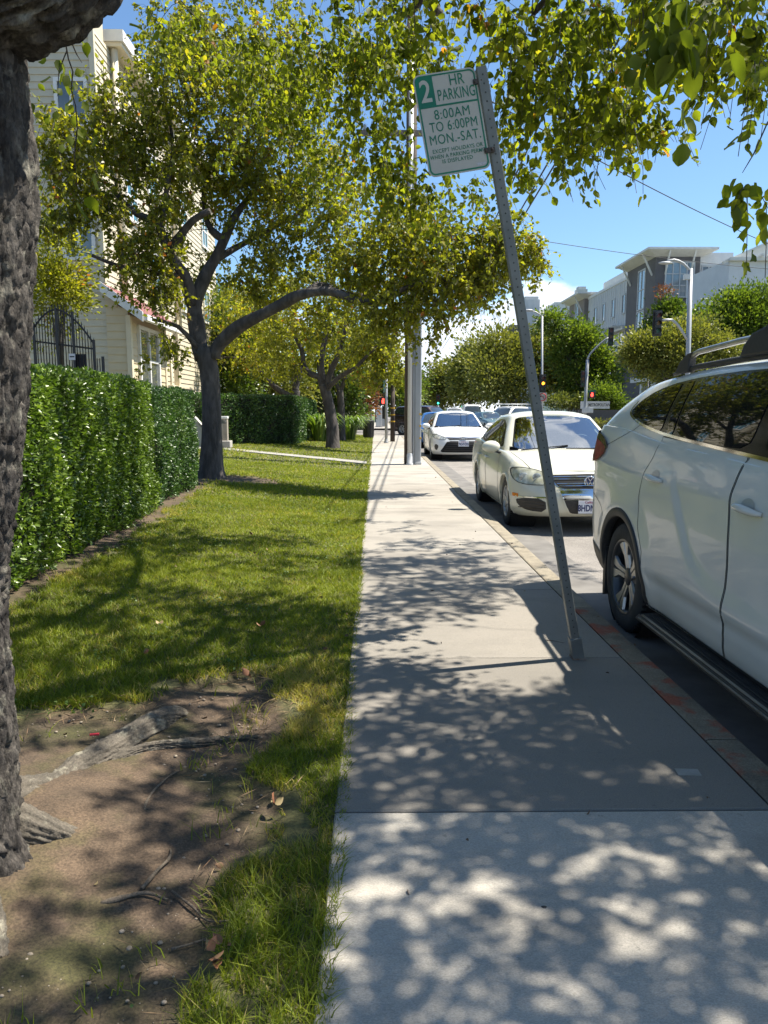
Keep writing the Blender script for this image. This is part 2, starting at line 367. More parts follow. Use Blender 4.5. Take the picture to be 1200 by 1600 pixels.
class Car:
    def __init__(s, S): s.S = S; s.build()
    def build(s):
        S = s.S; low = []
        for (t, dxf, dxr, w, cf, cr) in S['low']:
            low.append([(x, y, S['zbot'](x) + t * (S['zsh'](x) - S['zbot'](x))) for x, y in outline(S['xf'] - dxf, S['xr'] + dxr, w, cf, cr, S.get('p', 2.6), ns=S.get('ns', 64))])
        # densify the levels vertically
        K = S.get('vres', 3); L2 = []; A = np.array(low)
        ts = [l[0] for l in S['low']]
        from functools import reduce
        m = len(A)
        for i in range(m - 1):
            for k in range(K):
                u = k / K; p0 = A[max(i - 1, 0)]; p1 = A[i]; p2 = A[i + 1]; p3 = A[min(i + 2, m - 1)]
                L2.append(.5 * (2 * p1 + (p2 - p0) * u + (2 * p0 - 5 * p1 + 4 * p2 - p3) * u * u + (3 * p1 - p0 - 3 * p2 + p3) * u ** 3))
        L2.append(A[-1]); G = np.array(L2)
        dsp = S.get('disp')
        if dsp:
            for j in range(G.shape[0]):
                for i in range(G.shape[1]):
                    x, y, z = G[j, i]
                    if y > .55 * S['W']: G[j, i, 1] = y + dsp(x, z)
        n = G.shape[1]; V = [tuple(p) for p in G.reshape(-1, 3)]; Fc = [(j * n + i, (j + 1) * n + i, (j + 1) * n + i + 1, j * n + i + 1) for j in range(G.shape[0] - 1) for i in range(n - 1)]
        # deck: bonnet, cowl, boot
        top = G[-1]; Kd = 12; base = len(V) - n; prev = [base + i for i in range(n)]
        for k in range(1, Kd + 1):
            u = k / Kd; row = []
            for i in range(n):
                x, y, z = top[i]; f = 1 - (1 - u) ** 2.4; row.append(len(V)); V.append((x, y * (1 - u), z + S['crown'](x) * f * min(1, y / (S['W'] * .5))))
            Fc += [(prev[i], row[i], row[i + 1], prev[i + 1]) for i in range(n - 1)]; prev = row
        # floor pan
        fl = []
        for i in range(n): fl.append(len(V)); V.append((G[0, i, 0], 0, G[0, i, 2] + .01))
        Fc += [(i, i + 1, fl[i + 1], fl[i]) for i in range(n - 1)]
        nb = len(V)
        # greenhouse
        g = S['gh']; B = outline(g['bf'], g['br'], g['bw'], g['bcf'], g['bcr'], g.get('p', 3), 14, 50, 12, g.get('bow', .03)); T = outline(g['tf'], g['tr'], g['tw'], g['tcf'], g['tcr'], g.get('p', 3), 14, 50, 12, g.get('bow', .03))
        rows = []; Kg = 14
        for k in range(Kg + 1):
            v = k / Kg; r = []
            for (a, b) in zip(B, T):
                za = S['zsh'](a[0]) + S['crown'](a[0]) * (1 - (a[1] / S['W']) ** 2) * .8 - .015; zb = g['zr'](b[0])
                bl = g.get('bulge', .02) * math.sin(math.pi * v) ; nx = .6 if a[0] > g['bf'] - g['bcf'] else (-.4 if a[0] < g['br'] + g['bcr'] else 0)
                r.append((a[0] + (b[0] - a[0]) * v + nx * bl, (a[1] + (b[1] - a[1]) * v) + (bl if a[1] > .3 * g['bw'] else bl * a[1] / (.3 * g['bw'])), za + (zb - za) * v))
            rows.append(r)
        ng = len(B); gb = len(V)
        for r in rows: V += r
        gf = [(gb + j * ng + i, gb + (j + 1) * ng + i, gb + (j + 1) * ng + i + 1, gb + j * ng + i + 1) for j in range(Kg) for i in range(ng - 1)]
        prev = [gb + Kg * ng + i for i in range(ng)]; tp = rows[-1]; Kr = 10
        for k in range(1, Kr + 1):
            u = (k / Kr) ** 1.5; row = []
            for i in range(ng):
                x, y, z = tp[i]; row.append(len(V)); V.append((x, y * (1 - u), z + g['rc'] * (1 - (1 - u) ** 3.2) * min(1, y / (g['tw'] * .6))))
            gf += [(prev[i], row[i], row[i + 1], prev[i + 1]) for i in range(ng - 1)]; prev = row
        # mirror
        V2 = V + [(x, -y, z) for x, y, z in V]; N = len(V); allf = Fc + gf
        F2 = allf + [tuple(N + i for i in reversed(f)) for f in allf]
        V2 = [(x, -y, z) for x, y, z in V2]        # first half becomes the right-hand side (y < 0)
        F2 = [tuple(reversed(f)) for f in F2]
        s.bvh = BVHTree.FromPolygons(V2, F2)
        s.V, s.F = V2, F2; s.nlow = len(Fc); s.ngf = len(gf)
    def cast(s, u, v, d):
        o, dr = {'side': ((u, -4, v), (0, 1, 0)), 'left': ((u, 4, v), (0, -1, 0)), 'front': ((6, u, v), (-1, 0, 0)), 'rear': ((-6, u, v), (1, 0, 0)), 'top': ((u, v, 4), (0, 0, -1))}[d]
        h = s.bvh.ray_cast(Vector(o), Vector(dr))
        if h[0] is None: return None, None
        nm = h[1] if h[1].dot(Vector(dr)) < 0 else -h[1]
        return h[0], nm
    def body(s, root, m, arches, cuts=(), ra=.37, name='body'):
        """shell without wheel openings and glazed openings"""
        V = [list(v) for v in s.V]; hs = .045
        for (ax, az) in arches:
            for v in V:
                if abs(v[1]) > .4 * s.S['W'] and v[2] < az + ra + .1:
                    dx, dz = v[0] - ax, v[2] - az; d = math.hypot(dx, dz)
                    if abs(d - ra) < hs * .55 and d > 1e-6: v[0] = ax + dx / d * ra; v[2] = az + dz / d * ra
        keep = []
        for f in s.F:
            P = [V[i] for i in f]; c = [sum(p[k] for p in P) / len(P) for k in range(3)]
            if any(abs(c[1]) > .4 * s.S['W'] and all(math.hypot(p[0] - ax, p[2] - az) <= ra + 1e-3 for p in P) for ax, az in arches): continue
            gone = False
            for kind, poly in cuts:
                if kind == 'front' and c[0] > s.S['gh']['tf'] - .12 and c[0] < s.S['gh']['bf'] + .06 and inpoly(c[1], c[2], poly): gone = True
                if kind == 'deck' and inpoly(c[0], c[1], poly) and c[2] < s.S['zsh'](c[0]) + s.S['crown'](c[0]) + .02 and c[2] > s.S['zsh'](c[0]) - .01 and abs(c[1]) < s.S['gh']['bw'] - .08: gone = True
                if kind == 'side' and c[1] < 0 and c[2] > s.S['zsh'](c[0]) and inpoly(c[0], c[2], poly): gone = True
            if not gone: keep.append(f)
        me = bpy.data.meshes.new(name); me.from_pydata(V, [], keep)
        bm = bmesh.new(); bm.from_mesh(me); bmesh.ops.remove_doubles(bm, verts=bm.verts, dist=2e-4)
        bmesh.ops.recalc_face_normals(bm, faces=bm.faces)
        loose = [v for v in bm.verts if not v.link_faces]; bmesh.ops.delete(bm, geom=loose, context='VERTS'); bm.to_mesh(me); bm.free()
        return link(name, me, m, root, True)
    def panel(s, poly, d, eps=.003, h=.04, hole=None, mb=None, edge=True, jog=0.):
        """polygon drawn on the shell along a direction, lifted by eps"""
        P = dens(poly, h); H = dens(hole, h) if hole else []
        xs = [p[0] for p in P]; ys = [p[1] for p in P]; pts = list(P) + list(H); E = [(i, (i + 1) % len(P)) for i in range(len(P))] + [(len(P) + i, len(P) + (i + 1) % len(H)) for i in range(len(H))]
        x = min(xs) + h * .5
        while x < max(xs):
            y = min(ys) + h * .5
            while y < max(ys):
                if inpoly(x, y, P) and not (H and inpoly(x, y, H)) and min((x - a) ** 2 + (y - b) ** 2 for a, b in pts[:len(P) + len(H)]) > (h * .45) ** 2: pts.append((x, y))
                y += h
            x += h
        r = delaunay_2d_cdt([Vector(p) for p in pts], E, [], 1, 1e-5); vs = []; okv = []
        for q in r[0]:
            a, nm = s.cast(q[0], q[1], d)
            okv.append(a is not None); vs.append(a + nm * eps if a is not None else Vector((0, 0, 0)))
        fs = []
        for t in r[2]:
            if not all(okv[i] for i in t): continue
            cx = sum(r[0][i][0] for i in t) / len(t); cy2 = sum(r[0][i][1] for i in t) / len(t)
            if inpoly(cx, cy2, P) and not (H and inpoly(cx, cy2, H)): fs.append(tuple(t))
        mb = mb or MB(); n0 = len(mb.v); mb.add(vs, fs, True)
        return mb
    def strip(s, line, d, w=.006, eps=.0015, h=.02, mb=None, closed=False, smooth=2):
        if smooth: line = chaikin(line, smooth, closed)
        Q = dens(line, h, closed); mb = mb or MB(); vs = []; n = len(Q); ok = []
        for i, q in enumerate(Q):
            a = Q[(i - 1) % n] if (closed or i) else q; b = Q[(i + 1) % n] if (closed or i < n - 1) else q
            tx, ty = b[0] - a[0], b[1] - a[1]; L = math.hypot(tx, ty) or 1; nx, ny = -ty / L * w / 2, tx / L * w / 2
            p1, m1 = s.cast(q[0] + nx, q[1] + ny, d); p2, m2 = s.cast(q[0] - nx, q[1] - ny, d); ok.append(p1 is not None and p2 is not None)
            vs += [p1 + m1 * eps if p1 else Vector((0, 0, 0)), p2 + m2 * eps if p2 else Vector((0, 0, 0))]
        fs = [(2 * i, 2 * i + 1, 2 * ((i + 1) % n) + 1, 2 * ((i + 1) % n)) for i in range(n if closed else n - 1) if ok[i] and ok[(i + 1) % n]]
        return mb.add(vs, fs, True)
    def arch(s, root, ax, az, ra, wd, m, eps=.004, name='wheel_arch_trim', side=-1, depth=.05, a0=None):
        """lip round a wheel opening with a return into the well"""
        vs = []; zb = s.S['zbot'](ax) + .02; n = 44; start = math.asin(max(-1, min(1, (zb - az) / ra)))
        for i in range(n + 1):
            th = start + (math.pi - 2 * start) * i / n; c, sn = math.cos(th), math.sin(th); row = []
            for rr, e in ((ra - .004, -depth), (ra - .006, eps * .3), (ra + .004, eps), (ra + wd * .55, eps * 1.15), (ra + wd, eps), (ra + wd + .002, -.004)):
                x, z = ax + c * rr, max(az + sn * rr, s.S['zbot'](ax) + .005); q, nm = s.cast(ax + c * (rr + .012 if rr < ra + .01 else rr), max(az + sn * (rr + .012 if rr < ra + .01 else rr), s.S['zbot'](ax) + .012), 'side' if side < 0 else 'left')
                y = (abs(q.y) if q is not None else s.S['W'] * .95) + e; row.append((x, side * y, z))
            vs += row
        fs = [(i * 6 + k, i * 6 + k + 1, (i + 1) * 6 + k + 1, (i + 1) * 6 + k) for i in range(n) for k in range(5)]
        return MB().add(vs, fs, True).build(name, m, root)
def wheel(root, x, y, r, wd, style='split', side=-1, det=1):
    """tyre > rim; side -1 = outer face towards -y"""
    o = y; f = side; T = MB(); R_ = r * .69 if style == 'split' else r * .62
    prof = [(R_, -.0), (R_ + .012, .010), (r * .86, .012), (r - .02, .004), (r - .004, -.012), (r, -.03), (r, -wd + .03), (r - .012, -wd + .01), (R_, -wd)]
    T.lathe([(a, o + f * b) for a, b in prof], 48 if det else 20, (x, 0, r), 'Y'); ty = T.build('tyre', RUBBER, root)
    if det:                                                     # tread grooves on the shoulder
        g = MB()
        for k in range(60):
            a = 2 * math.pi * k / 60; g.box((x + math.cos(a) * (r + .0005), o - f * .02 if f < 0 else o - .02, r + math.sin(a) * (r + .0005)), (.006, .03, .012), M4=Matrix.Rotation(-a, 3, 'Y'))
        g.build('tread', WELL, ty)
    rim = MB(); rim.lathe([(R_ + .004, o + f * .004), (R_ - .008, o + f * .006), (R_ - .02, o - f * .012), (R_ - .03, o - f * .05), (R_ - .04, o - f * wd * .7)], 48 if det else 20, (x, 0, r), 'Y')
    def spoke(mb, a0, a1, r0, r1, w0, w1, y0, y1, th=.016):
        d0 = Vector((math.cos(a0), 0, math.sin(a0))); d1 = Vector((math.cos(a1), 0, math.sin(a1))); A = Vector((x, y0, r)) + d0 * r0; B = Vector((x, y1, r)) + d1 * r1
        dd = (B - A).normalized(); nn = Vector((dd.z, 0, -dd.x)); vs = []
        for P, w in ((A, w0), (B, w1)):
            for k in (-1, 1): vs += [P + nn * w / 2 * k, P + nn * (w / 2 + .006) * k - Vector((0, f * th, 0))]
        mb.add(vs, [(0, 2, 6, 4), (0, 4, 5, 1), (2, 3, 7, 6), (1, 5, 7, 3), (0, 1, 3, 2), (4, 6, 7, 5)])
    if style == 'split':
        ro = rim.build('rim', DKALLOY, root); sp1 = MB(); sp2 = MB(); hub = MB()
        for k in range(5):
            a = math.pi / 2 + .2 + 2 * math.pi * k / 5
            for sgn in (-1, 1):
                spoke(sp1, a + sgn * .30, a + sgn * .13, .06, R_ * .62, .024, .030, o - f * .03, o - f * .018)
                spoke(sp1, a + sgn * .13, a + sgn * .20, R_ * .60, R_ - .008, .030, .072, o - f * .018, o - f * .006)
            spoke(sp2, a, a, .05, R_ - .02, .05, .06, o - f * .04, o - f * .028)
            spoke(sp2, a + math.pi / 5, a + math.pi / 5, .04, .12, .05, .02, o - f * .036, o - f * .04)
        sp1.build('spokes', ALLOY, ro); sp2.build('spoke_inserts', DKALLOY, ro)
        hub.lathe([(.001, o - f * .02), (.045, o - f * .022), (.062, o - f * .03), (.068, o - f * .05)], 24, (x, 0, r), 'Y'); hub.build('hub', DKALLOY, ro)
    else:
        cv = MB(); nS = {'cover': 9, 'seven': 7, 'six': 6, 'ten': 10}.get(style, 7)
        ro = rim.build('rim', SILVPL, root)
        for k in range(nS):
            a = 2 * math.pi * k / nS; spoke(cv, a, a + .12, .05, R_ - .006, .05 if nS < 9 else .034, .062 if nS < 9 else .05, o - f * .012, o - f * .008, .02)
        cv.lathe([(.001, o + f * .002), (.05, o - f * .002), (.075, o - f * .014), (.08, o - f * .03)], 20, (x, 0, r), 'Y')
        cv.build('spokes', SILVPL, ro)
    dk = MB(); dk.lathe([(.001, o - f * wd * .45), (R_, o - f * wd * .45)], 24, (x, 0, r), 'Y'); dk.build('brake_disc', WELL, ro)
    return ty
def wells(root, W, axles, r, ra, z0=0.):
    for ax in axles:
        for f in (-1, 1):
            m = MB(); m.lathe([(ra + .004, f * (W - .05)), (ra + .004, f * (W - .36)), (.001, f * (W - .36))], 28, (ax, 0, r), 'Y'); m.build('wheel_well', WELL, root)
def cabin(root, cowl, wid, ztop, seat_x, steer=True):
    d = MB(); d.box((cowl - .28, 0, ztop - .06), (.5, wid * 2 - .12, .12)); d.box((cowl - .35, .36, ztop + .01), (.22, .36, .07))
    d.box((seat_x, 0, ztop - .55), (3.0, wid * 2 - .1, .05)); d.build('dashboard', INTER, root, bevel=.03)
    for sy in (-.36, .36):
        q = MB(); q.box((seat_x, sy, ztop - .12), (.13, .48, .62), M4=Matrix.Rotation(R(-12), 3, 'Y')); q.box((seat_x - .07, sy, ztop + .27), (.10, .24, .17)); q.build('seat', SEATM, root, bevel=.04)
    q = MB(); q.box((seat_x - .95, 0, ztop - .06), (.15, 1.2, .5)); q.build('rear_seat', SEATM, root, bevel=.04)
    if steer:
        w = MB(); pts = []; C = Vector((cowl - .55, .36, ztop + .02))
        for k in range(25):
            a = 2 * math.pi * k / 24; pts.append(C + Vector((-.35 * math.sin(a), math.cos(a), .94 * math.sin(a))) * .185)
        w.tube(pts, .014, 8, False); w.bar(C + Vector((0, -.17, 0)), C + Vector((0, .17, 0)), .03, .02); w.bar(C, C + Vector((.05, 0, -.16)), .03, .02)
        w.build('steering_wheel', mat('steering wheel grey', (.30, .30, .29), .6, col2=(.24, .24, .23), ns=9), root)
def mirror(root, x, y, z, m, side=-1, s=1.):
    h = MB(); h.sphere((x, y, z), (.085 * s, .125 * s, .082 * s), 20, 14); o = h.build('mirror', m, root)
    k = MB(); k.bar((x - .0, y - side * .06 * s, z - .06 * s), (x - .05, y - side * .17 * s, z - .10 * s), .05 * s, .03 * s); k.build('mirror_arm', BLKPL, o, bevel=.008); return o
def plate(car, root, y0, z0, txt, top='California', w=.305, eps=.02, yaw=0.):
    q, nm = car.cast(y0, z0, 'front'); c = Vector((q.x + eps, y0, z0)); b = MB(); b.box(c, (.006, w, w / 2)); o = b.build('licence_plate', PLATE, root, bevel=.002)
    Mf = frame(c + Vector((.0035, 0, -.015)), (0, 1, 0), (0, 0, 1)); text_mesh(txt, w * .34, Mf, .0004, .004, sx=.72).build('plate_number', PLTXT, o)
    if top: text_mesh(top, w * .13, frame(c + Vector((.0035, 0, w * .185)), (0, 1, 0), (0, 0, 1)), .0004, .001).build('plate_script', PLRED, o)
    return o
# ---------------------------------------------------------------- the three near cars
def suv():
    root = thing('parked_suv', 'pearl white sport utility car with privacy glass and roof rails beside leaning sign post', 'suv', (2.56, 3.40, -.13), -math.pi / 2, 'cars parked nose to tail along the kerb')
    sstep = lambda a, b, x: (lambda t: t * t * (3 - 2 * t))(min(1, max(0, (x - a) / (b - a))))
    LINE = sp([-.62, -.50, -.33, -.10, .34, 1.2], [1.12, .92, .70, .62, .585, .56])
    def disp(x, z):
        d = 0.
        # haunch: everything behind / below the falling crease stands proud of the door
        if x < 1.2:
            zl = LINE(x) if x > -.62 else 9
            side_ = 1 - sstep(-.07, .06, z - zl)
            fade = sstep(1.25, .95, x) if False else 1 - sstep(.2, 1.2, x) * .55
            rise = sstep(-2.3, -1.6, x) if x < -1.6 else 1
            d += .017 * side_ * fade * rise * (1 - sstep(.98, 1.16, z)) * sstep(.38, .52, z)
        for ax in (-1.425, 1.425):
            rr = math.hypot(x - ax, z - .37); d += .014 * (1 - sstep(.46, .66, rr)) * (z > .2)
        d -= .012 * math.exp(-((z - .47) / .035) ** 2) * (1 if -.95 < x < 1 else 0)   # groove above the sill
        d += .008 * math.exp(-((z - (1.075 - .02 * x)) / .05) ** 2)                   # shoulder crease under the glass
        return d
    S = dict(xf=2.45, xr=-2.50, W=.93, p=2.9, vres=9, ns=120,
        zbot=sp([-2.5, -1.9, -.95, 1.0, 2.0, 2.45], [.36, .30, .275, .275, .25, .24]), zsh=sp([-2.5, -1.8, -1, 0, 1, 2, 2.45], [1.37, 1.355, 1.285, 1.235, 1.17, 1.06, .95]),
        crown=sp([-2.5, -1, 1, 2.45], [.03, .03, .06, .02]),
        low=[(0, .08, .10, .875, .55, .42), (.10, .03, .03, .905, .55, .42), (.30, 0, 0, .918, .55, .40), (.50, .0, .0, .920, .52, .40), (.66, .02, .03, .922, .52, .38), (.80, .05, .05, .918, .5, .36), (.92, .08, .06, .895, .5, .34), (1, .14, .07, .862, .5, .32)],
        gh=dict(bf=1.25, br=-2.42, bw=.858, bcf=.5, bcr=.30, tf=.50, tr=-2.02, tw=.672, tcf=.35, tcr=.30, zr=sp([-2.05, -1.4, -.6, .1, .5], [1.60, 1.67, 1.705, 1.70, 1.66]), rc=.055, bulge=.022, p=3.2, bow=.05), disp=disp)
    c = Car(S); A = [(-1.425, .37), (1.425, .37)]
    win = [(.98, 1.205), (.34, 1.245), (-.30, 1.285), (-.96, 1.325), (-1.38, 1.375), (-1.62, 1.425), (-1.72, 1.462), (-1.66, 1.53), (-1.46, 1.605), (-1.1, 1.65), (-.5, 1.672), (0, 1.668), (.35, 1.63)]
    c.body(root, PEARL, A, ra=.415)
    c.panel(chaikin(win, 1), 'side', .002, .04).build('window_surround', GLOSSB, root)
    # panes
    pane = lambda P, n='side_window': c.panel(chaikin(P, 2, w=.12), 'side', .0055, .035).build(n, TINT, root)
    pane([(-1.04, 1.335), (-1.38, 1.385), (-1.60, 1.433), (-1.685, 1.467), (-1.63, 1.52), (-1.44, 1.590), (-1.10, 1.633), (-1.07, 1.633)], 'quarter_window')
    pane([(-.86, 1.33), (-.965, 1.335), (-1.005, 1.636), (-.90, 1.645)], 'rear_vent_window')
    pane([(.02, 1.283), (-.835, 1.328), (-.875, 1.648), (-.5, 1.657), (.02, 1.655)], 'rear_door_window')
    pane([(.90, 1.225), (.14, 1.268), (.14, 1.648), (.30, 1.62)], 'front_door_window')
    c.strip([(1.0, 1.208), (.34, 1.247), (-.30, 1.287), (-.96, 1.327), (-1.38, 1.377), (-1.62, 1.427), (-1.728, 1.465), (-1.672, 1.533)], 'side', .016, .008, .03).build('chrome_window_strip', CHROME, root)
    # doors as panels of their own, a gap round each
    rd = [(.03, 1.27), (.045, .75), (.03, .40), (.0, .285), (-.93, .285), (-1.0, .42), (-.985, .62), (-1.075, .76), (-1.10, .95), (-1.055, 1.10), (-1.0, 1.20), (-.985, 1.318)]
    fd = [(1.02, 1.19), (1.10, .9), (1.05, .40), (.98, .285), (.012, .285), (.042, .40), (.057, .75), (.042, 1.268)]
    handles = {}
    for P, hx, hz in ((rd, -.86, 1.085), (fd, .22, 1.045)):
        d = c.panel(P, 'side', .0016, .022).build('door', PEARL, root)
        mb = MB(); c.strip(P[:], 'side', .0065, .0024, .025, mb, closed=True, smooth=0); mb.build('door_gap', SEAM, d)
        q, nm = c.cast(hx, hz, 'side'); h = MB(); n = 14; pts = []
        for k in range(n + 1):
            t = k / n; x = hx - .115 + .23 * t; pts.append((x, q.y - .004 - .034 * math.sin(math.pi * min(1, max(0, t))) ** .45, hz + .006 * math.sin(math.pi * t) - .012 * t))
        h.tube(pts, [.006 + .013 * math.sin(math.pi * min(.97, max(.03, k / n))) ** .5 for k in range(n + 1)], 12)
        h.build('door_handle', PEARL, d)
        e = MB(); e.add([Vector((hx - .01 + .062 * math.cos(a), 0, hz + .004 + .036 * math.sin(a))) for a in [2 * math.pi * k / 20 for k in range(20)]], [])
        el = [(hx - .01 + .058 * math.cos(2 * math.pi * k / 20), hz + .008 + .036 * math.sin(2 * math.pi * k / 20)) for k in range(20)]
        c.panel(el, 'side', .0035, .02).build('handle_cup', mat('handle cup shade', (.40, .405, .375), .4, col2=(.37, .375, .35), ns=5, coat=.5), d)
    c.strip([(-1.37, 1.40), (-1.62, 1.30), (-1.95, 1.22)], 'side', .004, .0015).build('lamp_gap', SEAM, root)
    c.strip([(-1.83, .72), (-1.95, .80), (-2.2, .86), (-2.45, .88)], 'side', .005, .0015).build('bumper_gap', SEAM, root)
    c.panel(chaikin([(-1.88, 1.185), (-1.98, 1.255), (-2.2, 1.285), (-2.49, 1.30), (-2.49, 1.11), (-2.2, 1.085), (-2.0, 1.12)], 2), 'side', .014, .03).build('tail_lamp', REDL, root)
    c.panel(chaikin([(-1.84, 1.19), (-1.96, 1.275), (-2.2, 1.315), (-2.495, 1.335), (-2.495, 1.295), (-2.2, 1.27), (-1.98, 1.235)], 1), 'side', .017, .03).build('tail_lamp_cap', GLOSSB, root)
    for ax, az in A: c.arch(root, ax, az, .41, .052, BLKPL, .008)
    # lower black sill and bumper skirt
    sk = MB()
    for i in range(28):
        pass
    c.panel([(-.98, .30), (1.0, .30), (1.0, .262), (-.98, .262)], 'side', .006, .04).build('sill_cladding', BLKPL, root)
    c.panel([(-1.86, .44), (-2.5, .52), (-2.5, .36), (-1.83, .31)], 'side', .006, .04).build('bumper_skirt', BLKPL, root)
    fl = MB(); fl.prism([(-1.86, .50), (-1.80, .50), (-1.80, .16), (-1.845, .14)], -.90, -.70, 'XZ'); fl.build('mud_flap', BLKPL, root)
    # running board with its bright edge strip
    rb = MB(); pr = [(-.80, .262), (-.965, .250), (-.985, .225), (-.95, .195), (-.80, .195)]
    rb.prism(pr, -.93, 1.0, 'YZ'); ob = rb.build('running_board', BLKPL, root, bevel=.006)
    rt = MB(); rt.b2(-.88, .98, -.966, -.952, .2535, .258); rt.b2(-.88, .98, -.9855, -.976, .238, .244); rt.build('running_board_strip', ALLOY, ob)
    g = MB()
    for k in range(3): g.b2(-.86, .96, -.925 + .024 * k, -.915 + .024 * k, .2575, .2615 - .001 * k)
    g.build('tread_rib', RUBBER, ob)
    # roof rail: bar on black feet, a cross-bar foot ahead
    for sd in (-1, 1):
        yy = sd * .655; rr_ = MB()
        pts = [(-1.20, yy, 1.745), (-1.13, yy, 1.79), (-1.0, yy, 1.815), (-.5, yy, 1.832), (0, yy, 1.835), (.35, yy, 1.82), (.45, yy, 1.78)]
        rr_.tube([(p[0], p[1], p[2]) for p in pts], [.017] * 7, 8); ro = rr_.build('roof_rail', ALLOY, root)
        ft = MB(); ft.prism([(-1.30, 1.70), (-1.22, 1.77), (-1.12, 1.812), (-1.05, 1.818), (-1.08, 1.785), (-1.09, 1.70)], yy - .022, yy + .022, 'XZ')
        ft.build('rail_foot', BLKPL, ro, bevel=.006)
        bs = MB(); bs.tube([(-1.34, yy, 1.70), (-1.0, yy, 1.728), (-.4, yy, 1.738), (.2, yy, 1.735), (.5, yy, 1.70)], [.012, .018, .018, .018, .012], 8); bs.build('rail_base', BLKPL, ro)
        cf = MB(); cf.prism([(-.44, 1.74), (-.40, 1.80), (-.32, 1.855), (-.22, 1.872), (-.06, 1.872), (.02, 1.84), (.06, 1.78), (.07, 1.74)], yy - .04, yy + .035, 'XZ'); cf.build('crossbar_foot', BLKPL, ro, bevel=.015)
    xb = MB(); xb.tube([(-.16, -.70, 1.855), (-.16, .70, 1.855)], [.022, .022], 10); xb.build('crossbar', BLKPL, root)
    for ax in (-1.425, 1.425):
        wheel(root, ax, -.895, .365, .235, 'split', -1); wheel(root, ax, .895, .365, .235, 'split', 1)
    wells(root, .93, (-1.425, 1.425), .37, .415)
    mirror(root, .88, -1.02, 1.24, PEARL, s=1.2)
    c.panel(chaikin([(2.6, .0), (2.6, .0)], 0) if False else [(-.78, .98), (-.30, .95), (.30, .95), (.78, .98), (.6, .62), (-.6, .62)], 'front', .004, .05).build('grille', BLKPL, root)
    for sd in (-1, 1): c.panel(chaikin([(sd * .50, .98), (sd * .88, 1.02), (sd * .88, .90), (sd * .50, .88)], 1), 'front', .006, .04).build('headlamp', LENS, root)
    c.panel(chaikin([(-.66, 1.25), (-.56, 1.60), (.56, 1.60), (.66, 1.25)], 1), 'front', .004, .05).build('windscreen', TINT, root)
    c.panel(chaikin([(-.68, 1.25), (-.56, 1.55), (.56, 1.55), (.68, 1.25)], 1), 'rear', .004, .05).build('rear_window', TINT, root)

def sedan(label, loc, P, style, S, _x=None, grp='cars parked nose to tail along the kerb', wheelst='cover'):
    root = thing('parked_car', label, 'car', loc, -math.pi / 2, grp); c = Car(S); g = S['gh']; r = S['wr']; ra = r + .035
    W = S['W']; ws = S['ws']; A = [(S['ax'][0], r), (S['ax'][1], r)]
    inner = [(y * .93, z * 1.0 + (0.02 if z < 1.1 else -.02)) for y, z in ws]
    deck = [(g['bf'] - .10, -W), (g['bf'] - .10, W), (g['br'] + .25, W), (g['br'] + .25, -W)]
    c.body(root, P, A, cuts=[('front', inner), ('deck', deck)], ra=ra)
    c.panel(chaikin(ws, 2, w=.12), 'front', .003, .04, hole=chaikin(inner, 2, w=.12)).build('windscreen_surround', GLOSSB, root)
    c.panel(chaikin([(y * .97, z) for y, z in ws], 2, w=.12), 'front', .006, .05).build('windscreen', SCREEN, root)
    cabin(root, g['bf'] - .02, g['bw'], S['zsh'](g['bf']) + .02, S.get('seatx', -.1))
    sw = S['sw']; c.panel(chaikin(sw, 2, w=.14), 'side', .003, .04).build('window_surround', GLOSSB, root)
    for q in S['panes']: c.panel(chaikin(q, 2, w=.12), 'side', .006, .04).build('side_window', SIDEG, root)
    for q in S['doors']:
        d = c.panel(q, 'side', .0016, .04).build('door', P, root); mb = MB(); c.strip(q, 'side', .008, .0024, .03, mb, closed=True, smooth=0); mb.build('door_gap', SEAM, d)
        hx = min(p[0] for p in q) + .14; hz = S['hz']; k, nm = c.cast(hx, hz, 'side'); h = MB()
        h.tube([(hx - .09, k.y - .0, hz), (hx - .06, k.y - .035, hz), (hx + .06, k.y - .035, hz - .003), (hx + .09, k.y, hz - .003)], [.009, .014, .014, .009], 10); h.build('door_handle', P, d)
    for ax, az in A:
        for sd in (-1, 1): c.arch(root, ax, az, ra, .028, P, .005, side=sd)
    for ax in S['ax']:
        for sd in (-1, 1): wheel(root, ax, sd * (W - .03), r, .205, wheelst, sd)
    wells(root, W, S['ax'], r, ra)
    for sd in (-1, 1): mirror(root, S['mx'], sd * (W + .08), S['zsh'](S['mx']) + .055, P, sd, 1.0)
    # bonnet shut line and wing line
    c.strip(S['hood'], 'top', .008, .0018, .03).build('bonnet_gap', SEAM, root); c.strip([(x, -y) for x, y in S['hood']], 'top', .008, .0018, .03).build('bonnet_gap', SEAM, root)
    wp = MB()
    for a, b in (((g['bf'] + .03, -.60), (g['bf'] - .10, .05)), ((g['bf'] + .03, 0.0), (g['bf'] - .12, .62))):
        pa, na = c.cast(a[0], a[1], 'top'); pb, nb = c.cast(b[0], b[1], 'top'); wp.bar(pa + na * .015, pb + nb * .015, .014, .014)
    wp.build('wiper', BLKPL, root)
    style(root, c, P)
    return root, c

